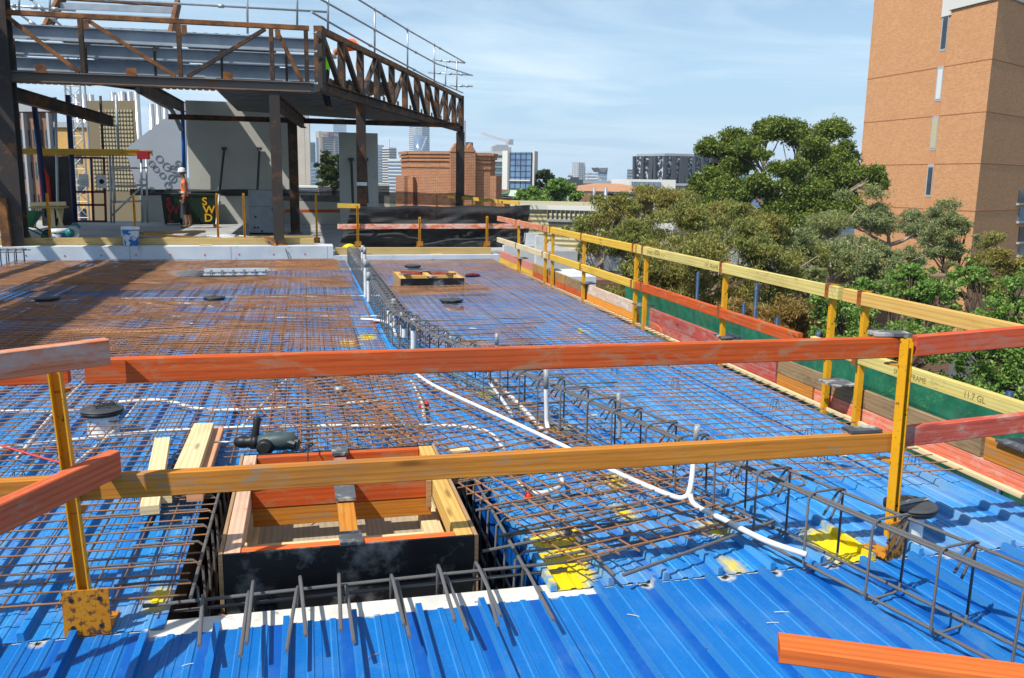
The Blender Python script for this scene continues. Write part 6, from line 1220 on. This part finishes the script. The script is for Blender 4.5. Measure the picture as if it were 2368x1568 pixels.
nb_ = tower('beige bank tower with dark sign boards on its roof', [(733, 920), (743, 905), (784, 915)], 320, G_DARK, None, 1)
nb_.slab(1, 0, .12, GZ, nb_.z1+6, C_BE, 'corner_pier', 1); nb_.slab(1, .72, .8, GZ, nb_.z1, C_BE, 'corner_pier', 1); nb_.slab(0, .8, 1, GZ, nb_.z1+6, C_BE, 'corner_pier', 1); 
for k in range(18): z = nb_.z1*(k+.4)/18; nb_.slab(1, .12, 1, z-.5, z+.4, C_GR, 'spandrel', .5)
nb_.slab(0, 0, 1, nb_.z1-.2, nb_.z1+6.4, C_BE, 'parapet', .5); nb_.slab(1, 0, 1, nb_.z1-.1, nb_.z1+6, C_BE, 'parapet', .4)
s0 = nb_.slab(1, .48, 1.0, nb_.z1+.4, nb_.z1+5.6, G_NAVY, 'sign_board', 1.4); a, b, d, n = nb_.fr(1); L = (b-a).length; lettering('sign_text', 'nab', 5.4, C_WH, nb_.t, a+d*(.72*L)+n*1.8+V((0, 0, nb_.z1+1.6)), d, (0, 0, 1), .1)
MB().lathe([(1.5, 0), (1.5, .3)], a+d*(.6*L)+n*1.5+V((0, 0, nb_.z1+3)), 8, axis=n).build('red_star', REDP, nb_.t)
s1 = nb_.slab(1, .04, .38, nb_.z1+.4, nb_.z1+5.6, C_WH, 'sign_board', 1.4); lettering('sign_text', 'nab', 4.6, REDP, nb_.t, a+d*(.07*L)+n*1.8+V((0, 0, nb_.z1+1.8)), d, (0, 0, 1), .1)
b3 = tower('tall pale blue glass tower with chamfered top', [(773, 1850), (803, 1850)], 285, G_BLUE, C_GR, 26, .2)
mb = MB(); A = [p+V((0, 0, b3.z1)) for p in b3.poly]; ce = sum(A, V((0, 0, 0)))/4; Bq = [ce+(p-ce)*.72+V((0, 0, 9)) for p in A]
for i in range(4): mb.quad([A[i], A[(i+1) % 4], Bq[(i+1) % 4], Bq[i]])
mb.quad(Bq); mb.build('chamfered_top', G_BLUE, b3.t)
tower('white apartment tower with balconies beside the small panel', [(884, 900), (900, 890), (917, 895)], 342, C_WH, G_DARK, 16, .35); tower('blue grey slab tower at the edge of the small panel', [(868, 1000), (888, 1000)], 336, G_BLUE, C_GR, 14, .3)
tower('white office block with blue window bands', [(897, 620), (932, 615)], 368, C_WH, G_BLUE, 9, .45); 
b4 = tower('pale tower with rounded glass bay and white cone roof', [(946, 1300), (962, 1285), (976, 1285), (993, 1300)], 290, G_BLUE, C_WH, 30, .4)
mb = MB(); A = [p+V((0, 0, b4.z1)) for p in b4.poly]; ce = sum(A, V((0, 0, 0)))/len(A); Bq = [ce+(p-ce)*.35+V((0, 0, 12)) for p in A]
for i in range(len(A)): mb.quad([A[i], A[(i+1) % len(A)], Bq[(i+1) % len(A)], Bq[i]])
mb.quad(Bq); mb.build('cone_roof', C_WH, b4.t); a = gpt(970, 1282); MB().lathe([(9, 0), (9, b4.z1-8)], V((a.x, a.y, GZ)), 18).build('glass_bay', G_BLUE, b4.t, True)
tower('dark banded block behind the steel flue', [(1058, 500), (1080, 495), (1093, 500)], 330, C_DG, C_GR, 6, .3)
tower('grey blue apartment tower with white edges in the far centre', [(1322, 1500), (1336, 1490), (1352, 1500)], 376, G_BLUE, C_WH, 12, .35, rib=C_WH, nrib=4); tower('small white block left of the far apartment tower', [(1312, 1300), (1324, 1300)], 401, C_WH, G_DARK, 4, .4); tower('low banded office under the far cranes', [(1352, 1200), (1384, 1190)], 401, G_BLUE, C_WH, 5, .4)
cr = tower('grey office with upswept curved roof', [(1382, 1150), (1403, 1150)], 402, G_BLUE, C_GR, 4, .3); a, b = cr.pts; mb = MB(); N = 8
for k in range(N): 
    u0, u1 = k/N, (k+1)/N; h0, h1 = 2+6*(2*u0-1)**2, 2+6*(2*u1-1)**2; p0, p1 = a+(b-a)*u0, a+(b-a)*u1; mb.quad([p0+V((0, 0, cr.z1)), p1+V((0, 0, cr.z1)), p1+V((0, -2, cr.z1+h1)), p0+V((0, -2, cr.z1+h0))])
    mb.quad([p0+V((0, -2, cr.z1+h0)), p1+V((0, -2, cr.z1+h1)), p1+V((0, 30, cr.z1+h1)), p0+V((0, 30, cr.z1+h0))])
mb.build('curved_roof', C_DG, cr.t)
tower('slim tower left of the patterned block', [(1449, 800), (1469, 800)], 392, G_TEAL, C_GR, 7, .3); tower('low dark flat roofed building in front of the far city', [(1283, 230), (1348, 230)], 415, C_DG, None, 1); tower('dark plant room on the low flat building', [(1318, 235), (1338, 235)], 410, C_DG, None, 1, name='plant_room', back=6)
for k, (x0, x1, y, D, m_) in enumerate(((1000, 1030, 425, 400, C_WH), (1240, 1260, 432, 300, C_BE), (1405, 1440, 414, 700, C_WH), (1345, 1420, 418, 500, C_GR), (860, 900, 425, 200, C_BE), (800, 860, 432, 180, C_GR), (735, 790, 428, 220, C_BE), (660, 735, 430, 300, C_WH), (560, 660, 425, 350, C_GR), (1560, 1640, 425, 200, C_GR), (1540, 1760, 400, 330, G_LIT), (1830, 1990, 405, 200, G_LIT))):
    tower(['pale low roof behind the old brick parapet', 'beige low building by the green trees', 'far white roof left of the patterned block', 'far grey roofs behind the terracotta roof', 'beige low building behind the far black cloth', 'grey low building beside the small panel', 'beige low building under the bank tower', 'white low building behind the dark column', 'grey low building behind the tall panel', 'grey low building right of the patterned block', 'glass roofed hall behind the big tree', 'dark glass building half hidden by the big tree'][k], [(x0, D), (x1, D)], y, m_, G_DARK if k < 10 else C_DG, 3, .3, 445)
tag(MB().box((gpt(1195, 70).x, gpt(1195, 70).y, GZ), (gpt(1240, 70).x, gpt(1195, 70).y+6, zat(1200, 441, 70))).build('brick_block', BRK3), 'brown brick block below the glass office', 'building')
mb = MB(); a, b, c_, d_ = Pd(1176, 453, 62), Pd(1200, 455, 62), Pd(1194, 440, 65), Pd(1180, 440, 65); mb.quad([a, b, c_, d_]); mb.quad([b, a, a+V((0, 4, 0)), b+V((0, 4, 0))]); mb.quad([a, d_, d_+V((0, 1, -.6)), a+V((0, 4, 0))]); mb.quad([d_, c_, b+V((0, 4, 0)), a+V((0, 4, 0))]); tag(mb.build('skylight', flat('pale_green_copper', S(180, 200, 180, .85), .6)), 'pale green sloping skylight below the glass office', 'skylight')
tag(MB().box((gpt(1145, 60).x, gpt(1145, 60).y, GZ), (gpt(1215, 60).x, gpt(1145, 60).y+12, zat(1180, 458, 60))).build('low_building', C_DG), 'low grey roof building right of the old brick parapet', 'building')
# --- cranes
CRO = flat('orange_crane_paint', S(206, 160, 136, .85), .6); CRW = flat('white_crane_paint', S(206, 210, 214, .85), .6)
def crane(label, base, top, jib, tail, D, m_, w_=1.2):
    t = thing('tower_crane', label, 'crane', gpt(base[0], D)); P_ = lambda q_: Pd(q_[0], q_[1], D)
    b, tp, j, tl = P_(base), P_(top), P_(jib), P_(tail)
    for nm, A_, B_, ww in (('mast', b, tp, w_), ('jib', tp, j, w_*.7), ('counter_jib', tp, tl, w_*.8)):
        dd = (B_-A_).normalized(); sd, uu = plane_frame(dd); mb = MB(); h = ww/2
        for s1_, s2_ in ((-h, -h), (h, -h), (0, h)): mb.tube([A_+sd*s1_+uu*s2_, B_+sd*s1_+uu*s2_], ww*.12, 4)
        L = (B_-A_).length; n_ = max(3, int(L/ww/1.3))
        for k in range(n_): mb.tube([A_+dd*L*k/n_+sd*-h+uu*-h, A_+dd*L*(k+1)/n_+uu*h], ww*.08, 3); mb.tube([A_+dd*L*k/n_+sd*h+uu*-h, A_+dd*L*(k+1)/n_+uu*h], ww*.08, 3)
        mb.build(nm, m_, t)
    MB().box(tl-V((1, 1, 2)), tl+V((1, 1, .5))).build('counterweight', C_GR, t)
crane('orange luffing crane above the glass office', (1170, 345), (1172, 327), (1112, 308), (1181, 325), 420, CRO, 1.0)
crane('white crane with raised jib left of the curved roof', (1357, 418), (1358, 400), (1350, 368), (1362, 401), 900, CRW, 1.6); crane('white leaning crane near the curved roof', (1388, 425), (1389, 418), (1362, 392), (1392, 418), 700, CRW, 1.6); crane('red and white crane left of the slim tower', (1461, 421), (1462, 412), (1468, 391), (1460, 413), 800, flat('pale_red_crane_paint', S(206, 150, 146, .85), .6), 1.4)
crane('thin white crane beside the rounded bay tower', (972, 352), (974, 345), (986, 316), (970, 345), 1000, CRW, 1.6)
tag(MB().tube([Pd(899, 352, 1100), Pd(899, 322, 1100)], .9, 5).build('radio_mast', CRW), 'thin red and white mast above the apartments', 'mast')
# --- buildings behind the left of the site
lb_ = Bld('brown_brick_building', 'brown brick building with pale piers at far left', [(-60, 66), (140, 64)], 232, BRK3, 1, back=15)
for k in range(7): lb_.slab(0, .1+k*.14, .125+k*.14, GZ, lb_.z1-1, C_GR, 'pier', .4)
lb_.slab(0, 0, 1, lb_.z1-.9, lb_.z1+.1, C_GR, 'parapet', .3); lb_.wins(0, 14, 4, G_DARK, -4, lb_.z1-1.6, .45, .5)
yb = Bld('yellow_brick_building', 'sunlit yellow brick building behind the hoist tower', [(138, 50), (305, 49)], 286, BRKY, 0, back=8); yb.slab(0, 0, 1, yb.z1-.25, yb.z1+.05, C_GR, 'coping', .15); yb.wins(0, 5, 3, G_DARK, -1.5, yb.z1-1, .4, .45)
ds = Bld('decorated_screen', 'brown precast screen with grid of square recesses', [(212, 44), (323, 43.5)], 236, flat('brown_precast', S(128, 116, 92, .8), .85), 0, back=3)
RC = flat('pale_recess', S(176, 166, 138, .8), .85); a, b, d, n = ds.fr(0); L = (b-a).length
for c in range(14):
    for r_ in range(20):
        if 3 > c and r_ < 12: continue
        u = .06+c*.064; z = ds.z1-.35-r_*.2-.2; ds.slab(0, u, u+.042, z, z+.11, RC, 'screen_block', .05)
for k, (px, py) in enumerate(((290, 218), (312, 216), (375, 244), (208, 222))):
    a = gpt(px, 150); t = thing('steel_tank', ['steel silo behind the decorated screen', 'second steel silo behind the decorated screen', 'steel silo left of the tall panel', 'steel silo beside the hoist tower'][k], 'silo', a)
    for j in range(3): MB().tube([V((a.x+j*1.1-1.1, a.y, GZ)), V((a.x+j*1.1-1.1, a.y, zat(px, py, 150)))], .5, 10).build('flue_pipe', bpy.data.materials['stainless_flue'], t, True)
gp = thing('angled_wall', 'grey panelled wall with diagonal edge and ring pattern behind the man', 'building', Pd(370, 500, 41)); GPM = flat('pale_grey_panel', S(168, 174, 182, .85), .7, 0, S(160, 166, 174, .85), .5)
mb = MB(); Yg = 38.0; pl = [Py(342, 520, Yg), Py(430, 520, Yg), Py(430, 235, Yg), Py(418, 244, Yg), Py(290, 345, Yg)]; bk = [p+V((0, .3, 0)) for p in pl]; mb.quad(pl); mb.quad(bk[::-1])
for i in range(5): mb.quad([pl[(i+1) % 5], pl[i], bk[i], bk[(i+1) % 5]])
mb.build('panel', GPM, gp)
RNG = flat('dark_grey_ring_paint', S(120, 126, 134, .8), .6); rg = [(368, 367, 7), (350, 378, 6), (412, 378, 6), (360, 390, 6), (385, 385, 8), (400, 390, 7), (330, 420, 7), (375, 405, 6), (398, 412, 8), (388, 428, 7), (410, 400, 6), (350, 440, 7)]
for x, y, r_ in rg:
    c = Py(x, y, Yg-.02); rr = r_*Yg/2012*1.0; MB().tube([c+V((math.cos(a_)*rr, 0, math.sin(a_)*rr)) for a_ in [k*math.pi/8 for k in range(17)]], .012, 5).build('ring', RNG, gp)
for (x0, y0, _), (x1, y1, _) in [(a_, b_) for i_, a_ in enumerate(rg) for b_ in rg[i_+1:] if 10 < math.hypot(a_[0]-b_[0], a_[1]-b_[1]) < 21]: MB().tube([Py(x0, y0, Yg-.02), Py(x1, y1, Yg-.02)], .012, 4).build('link', RNG, gp)
# ------------------------------------------------------------------ trees
import numpy as np
NL = [0]
nr = np.random.default_rng(11)
def leafmat(name, dark, mid, light, tip=None):
    t = NT(name); r_ = t.n(GP).outputs['Random Per Island']; cr = t.n('ShaderNodeValToRGB', {0: r_}); e = cr.color_ramp.elements
    e[0].color = dark; e[1].color = light; e[0].position = .0; e[1].position = 1.0; x = e.new(.5); x.color = mid
    col = cr.outputs[0]
    n_ = t.noise(t.co('Object'), .45, 3); col = t.mix(t.rng(n_, .42, .62, 0, .75), col, tip or mid)
    t.set(color=col, rough=.55, spec=.3)
    tr_ = t.n('ShaderNodeBsdfTranslucent', {0: col}); ms = t.n('ShaderNodeMixShader', {0: .28}); t.t.links.new(t.b.outputs[0], ms.inputs[1]); t.t.links.new(tr_.outputs[0], ms.inputs[2])
    t.t.links.new(ms.outputs[0], t.t.nodes['Material Output'].inputs[0]); return t.m
L_BIG = leafmat("dark_green_leaf", S(48, 66, 22, .95), S(86, 106, 36, .95), S(150, 162, 70, .95), S(112, 130, 44, .95))
L_OLV = leafmat("olive_gum_leaf", S(82, 94, 40, .95), S(124, 132, 60, .95), S(176, 174, 102, .95), S(148, 130, 64, .95))
L_GRY = leafmat("grey_green_gum_leaf", S(80, 94, 54, .95), S(122, 134, 82, .95), S(174, 178, 128, .95), S(136, 140, 78, .95))
L_BRT = leafmat("bright_green_leaf", S(66, 98, 40, .9), S(100, 138, 58, .9), S(156, 182, 94, .9), S(118, 152, 66, .9))
L_PIN = leafmat('dark_pine_needle', S(34, 54, 18, .8), S(58, 80, 26, .8), S(90, 106, 36, .8), S(64, 88, 26, .8))
BARK = flat('pale_gum_bark', S(178, 160, 138, .8), .9, 0, S(120, 104, 88, .8), 2, bump=.3, bs=12); BARKD = flat('brown_bark', S(92, 76, 62, .8), .9, 0, S(66, 54, 44, .8), 3, bump=.4, bs=12)
def leaves(clumps, n_per, size, asp, droop, mat, name, parent, dens=1.0):
    vs, fs = [], []; k = 0; size *= .68; dens *= 1.4
    for c, r in clumps:
        c = np.array(c); r = np.array(r); vol = float(np.prod(r))**(1/3); n = int(n_per*1.25*dens*vol*vol)
        d = nr.normal(size=(n, 3)); d /= np.linalg.norm(d, axis=1)[:, None]; rad = nr.random(n)**.55*(1+.08*np.abs(nr.normal(size=n)))
        tw = nr.normal(size=(max(6, n//60), 3)); tw /= np.linalg.norm(tw, axis=1)[:, None]
        # leaves gather round twig directions so the crown breaks into tufts
        idx = nr.integers(0, len(tw), n); d = d*.5+tw[idx]*.85; d /= np.linalg.norm(d, axis=1)[:, None]; tr2 = (.55+.5*nr.random(len(tw)))[idx]
        p = c+d*rad[:, None]*tr2[:, None]*r*(.9+.3*nr.random((n, 1)))
        ax = nr.normal(size=(n, 3)); ax[:, 2] -= droop*.7; ax /= np.linalg.norm(ax, axis=1)[:, None]
        sd = np.cross(ax, nr.normal(size=(n, 3))); sd /= np.linalg.norm(sd, axis=1)[:, None]+1e-9
        L = size*(.6+.8*nr.random((n, 1))); w_ = L*asp
        a = p-ax*L*.5; t_ = p+ax*L*.5; l_ = p+sd*w_*.5; r2 = p-sd*w_*.5
        q = np.stack([a, l_, t_, r2], 1).reshape(-1, 3); vs.append(q); fs.append(np.arange(n*4).reshape(-1, 4)+k); k += n*4
    v = np.concatenate(vs)-np.array(WL[parent.name]); f = np.concatenate(fs)
    me = bpy.data.meshes.new(name); me.vertices.add(len(v)); me.vertices.foreach_set('co', v.ravel()); me.loops.add(f.size); me.loops.foreach_set('vertex_index', f.ravel().astype(np.int32)); me.polygons.add(len(f)); me.polygons.foreach_set('loop_start', np.arange(0, f.size, 4, dtype=np.int32)); me.polygons.foreach_set('loop_total', np.full(len(f), 4, dtype=np.int32)); me.materials.append(mat); me.update(); NL[0] += len(f)
    o = bpy.data.objects.new(name, me); COL.objects.link(o); o.parent = parent; return o
def tree(name, label, trunk_px, D, clumps, lm, bark, n_per=900, size=.16, asp=.45, droop=.2, tr=.16, sub=5, jit=.55, fork=.45, base_z=GZ, smin=.36, smax=.60, gs=.46):
    """clumps: (px, py, rx_px, ry_px, dD) in picture units at depth D"""
    cl = []; heads = []; k = D/FPX
    for px, py, rx, ry, dd in clumps:
        c = Pd(px, py, D+dd); R = V((rx*k, rx*k*.9, ry*k)); heads.append((c, R, len(cl)))
        for i in range(sub+4):
            o = V((rnd.gauss(0, gs)*R.x, rnd.gauss(0, gs)*R.y, rnd.gauss(0, gs*.9)*R.z)); s_ = rnd.uniform(smin, smax)
            cl.append((tuple(c+o), (R.x*s_, R.y*s_, R.z*s_*rnd.uniform(.7, 1.0))))
    b = Pd(trunk_px[0], trunk_px[1], D+trunk_px[2] if len(trunk_px) > 2 else D); b = V((b.x, b.y, base_z)); t = thing(name, label, 'tree', b)
    zs = [c[0][2] for c in cl]; lowest = min(zs); cx = sum(c[0][0] for c in cl)/len(cl); cy = sum(c[0][1] for c in cl)/len(cl); zf = lowest+.3*(sum(zs)/len(zs)-lowest) if fork > .3 else base_z+(lowest-base_z)*.8; f_ = V((b.x+(cx-b.x)*.35, b.y+(cy-b.y)*.35, zf))
    mb = MB(); mid = (b+f_)/2+V((rnd.uniform(-.2, .2), rnd.uniform(-.2, .2), 0)); mb.tube(smooth([b, mid, f_], 5), tr, 8, rs=[tr*(1.25-.55*i/10) for i in range(11)])
    for hc, R, i0 in heads:
        L_ = (hc-f_).length; m_ = f_+(hc-f_)*.45+V((rnd.uniform(-.12, .12)*L_, rnd.uniform(-.12, .12)*L_, -.06*L_)); q = smooth([f_, m_, hc+V((0, 0, -.2*R.z))], 6); n_ = len(q); mb.tube(q, tr*.4, 6, rs=[tr*(.62-.44*i/(n_-1)) for i in range(n_)])
        for c, r_ in cl[i0:i0+sub+4]:
            e = V(c); st = q[rnd.randint(n_//2, n_-1)]; mb.tube(smooth([st, (st+e)/2+V((rnd.uniform(-.2, .2)*r_[0], rnd.uniform(-.2, .2)*r_[0], -.1*r_[2])), e], 3), .02, 5, rs=[tr*(.22-.17*i/6) for i in range(7)])
    mb.build('trunk', bark, t, True); leaves(cl, n_per, size, asp, droop, lm, 'crown', t); return t
# big dark green tree
tree('broadleaf_tree', 'big dense dark green tree in front of the brick tower', (1800, 520), 52, [(1642, 348, 38, 34, 0), (1690, 385, 42, 34, 0), (1712, 330, 40, 34, 1), (1768, 290, 46, 38, 2), (1740, 355, 36, 30, -1), (1850, 305, 48, 40, 1), (1915, 300, 42, 36, 3), (1895, 350, 46, 36, 0), (1950, 370, 38, 34, 1), (1835, 390, 42, 32, -2), (1640, 420, 48, 32, -1), (1600, 445, 36, 28, 0), (1700, 450, 50, 36, -2), (1760, 430, 44, 34, -3), (1790, 480, 48, 38, -3), (1860, 450, 50, 38, -2), (1925, 430, 46, 36, 0), (1990, 415, 42, 32, -1), (2030, 400, 20, 42, -2), (1960, 480, 46, 38, -1), (1730, 515, 48, 36, -3), (1840, 530, 52, 38, -3), (1900, 510, 44, 36, -2), (1660, 490, 46, 32, -2), (1780, 560, 46, 30, -3)], L_BIG, BARK, 2700, .24, .5, .3, .30, 3, smin=.5, smax=.82, gs=.42)
# olive gums in the middle
tree('gum_tree', 'olive gum tree nearest the cream corrugated building', (1390, 640), 30, [(1375, 490, 60, 45, 0), (1430, 475, 50, 32, 0), (1360, 555, 45, 45, 0), (1440, 530, 50, 45, 1), (1345, 620, 26, 40, -1)], L_OLV, BARK, 4200, .17, .22, 1.3, .13, 5)
tree('gum_tree', 'bushy brown tinged gum tree in the centre of the grove', (1560, 760), 24, [(1500, 530, 80, 48, 0), (1430, 560, 55, 50, 0), (1730, 500, 60, 40, 1), (1800, 540, 55, 50, 1), (1830, 620, 60, 60, 0), (1600, 520, 80, 55, 1), (1690, 540, 80, 58, 0), (1760, 590, 70, 60, -1), (1520, 610, 90, 60, -1), (1640, 610, 95, 60, -2), (1450, 650, 60, 55, 0), (1560, 690, 90, 55, -1), (1690, 690, 90, 60, -1), (1780, 680, 60, 60, 0)], L_OLV, BARK, 4300, .15, .22, 1.3, .15, 5)
tree('gum_tree', 'brown tinged gum tree behind the yellow top rail', (1780, 850), 19, [(1640, 760, 80, 50, 0), (1740, 760, 80, 55, 0), (1830, 730, 70, 60, 0), (1560, 790, 70, 45, 0), (1850, 800, 55, 50, 0)], leafmat('brown_olive_gum_leaf', S(92, 90, 42, .95), S(134, 122, 60, .95), S(182, 160, 98, .95), S(156, 118, 62, .95)), BARK, 5600, .14, .22, 1.2, .11, 5)
tree('gum_tree', 'olive gum tree standing behind the central grove', (1620, 620), 34, [(1520, 465, 60, 30, 0), (1590, 470, 70, 38, 0), (1470, 500, 40, 30, 0), (1660, 490, 60, 35, 0)], L_OLV, BARK, 4600, .18, .24, 1.2, .14, 5)
tree('gum_tree', 'grey green gum tree with pale limbs below the brick tower windows', (2060, 640), 36, [(1960, 500, 70, 45, 0), (2040, 505, 70, 45, 0), (2110, 520, 50, 40, 1), (1900, 540, 60, 45, -1), (2150, 500, 45, 28, 1)], L_GRY, BARK, 3600, .17, .26, 1.0, .15, 5)
tree('gum_tree', 'grey green gum tree in front of the big dark tree', (1900, 680), 28, [(1850, 570, 60, 50, 0), (1830, 690, 60, 50, 0), (1950, 680, 60, 45, 0), (2090, 590, 50, 35, 1), (1920, 590, 70, 55, 0), (1990, 610, 60, 50, 0), (1860, 650, 60, 45, -1), (2050, 630, 60, 40, 0), (2000, 570, 60, 35, 1)], L_GRY, BARK, 3700, .16, .26, 1.0, .13, 5)
tree('gum_tree', 'slender gum tree with dark bare trunk against the orange tower', (2185, 690), 33, [(2190, 510, 60, 38, 0), (2160, 550, 45, 40, 0), (2230, 545, 38, 42, 0), (2200, 585, 40, 22, 0)], L_GRY, BARKD, 3600, .16, .26, 1.0, .12, 5, fork=.2)
tree('gum_tree', 'dark olive gum tree at the right photo edge', (2330, 700), 34, [(2320, 600, 55, 38, 0), (2330, 660, 60, 45, 0), (2365, 630, 50, 45, 0), (2280, 620, 40, 40, 0), (2410, 590, 50, 40, 0)], L_OLV, BARKD, 4600, .17, .26, 1.0, .14, 5)
tree('street_tree', 'bright green leafy tree right of the yellow post pair', (2080, 1000), 17, [(1960, 720, 70, 55, 0), (1900, 700, 55, 45, 0), (2060, 680, 75, 50, 1), (2130, 655, 60, 30, 1), (2000, 665, 40, 28, 1), (2110, 625, 34, 24, 1), (2150, 700, 70, 55, 1), (1990, 800, 75, 60, -.5), (2090, 790, 80, 65, -1), (1900, 790, 45, 50, 0), (2180, 800, 70, 65, -.5), (2110, 640, 60, 25, 1), (2060, 900, 90, 70, -1), (1950, 890, 70, 70, -.5)], L_BRT, BARKD, 2200, .115, .5, .4, .11, 5)
tree('street_tree', 'bright green leafy tree filling the right photo edge', (2330, 1000), 18, [(2250, 650, 60, 35, 1), (2240, 625, 36, 26, 1), (2350, 650, 40, 30, 1), (2290, 720, 75, 55, 0), (2360, 700, 60, 60, 0), (2260, 810, 75, 65, -.5), (2350, 830, 75, 75, -.5), (2420, 760, 60, 70, 0), (2310, 920, 85, 70, -1), (2200, 900, 70, 70, -1), (2400, 930, 70, 80, -1)], L_BRT, BARKD, 2200, .115, .5, .4, .11, 5)
tree('street_tree', 'dense bright green tree beside the far yellow rail', (1265, 480), 58, [(1235, 452, 40, 26, 0), (1285, 445, 42, 28, 0), (1320, 460, 30, 24, 0), (1255, 470, 45, 22, 0)], L_BRT, BARKD, 2200, .24, .55, .3, .2, 5)
tree('broadleaf_tree', 'round dark tree rising behind the bright green tree', (1262, 440), 110, [(1262, 413, 26, 17, 0), (1245, 425, 18, 14, 0), (1282, 425, 22, 15, 0)], L_PIN, BARKD, 260, .7, .55, .2, .3, 5)
tree('pine_tree', 'dark pine tree left of the smaller concrete panel', (772, 440), 62, [(765, 372, 28, 20, 0), (748, 392, 24, 16, 0), (780, 398, 24, 20, 0), (760, 412, 30, 14, 0), (790, 370, 18, 18, 0), (775, 428, 22, 12, 0)], L_PIN, BARKD, 1000, .36, .3, .2, .22, 5)
for k, (px, py, D, r_) in enumerate(((1500, 905, 16, 60), (1420, 700, 22, 50), (1700, 880, 14.5, 60), (1330, 670, 24, 40))):
    tree('gum_tree', ['low gum foliage under the orange mid rail', 'low gum foliage beyond the far scaffold pole', 'low gum foliage behind the green cloth', 'low gum foliage by the steel steps'][k], (px, py+200), D, [(px, py, r_, r_*.7, 0), (px+r_, py+10, r_, r_*.6, 0), (px-r_, py+20, r_*.8, r_*.6, 0)], L_OLV, BARK, 5200, .13, .22, 1.2, .08, 5)
# ------------------------------------------------------------------ air
hv = bpy.data.materials.new('city_air'); hv.use_nodes = True; ht_ = hv.node_tree; ht_.nodes.clear()
pv = ht_.nodes.new('ShaderNodeVolumePrincipled'); pv.inputs['Color'].default_value = (.72, .84, 1, 1); pv.inputs['Density'].default_value = .00022; pv.inputs['Anisotropy'].default_value = .1
ho_ = ht_.nodes.new('ShaderNodeOutputMaterial'); ht_.links.new(pv.outputs[0], ho_.inputs['Volume'])
tag(MB().box((-2550, -200, GZ-1), (2550, 3050, 150)).build('haze', hv), 'thin blue haze over the city', None, None, 'stuff')
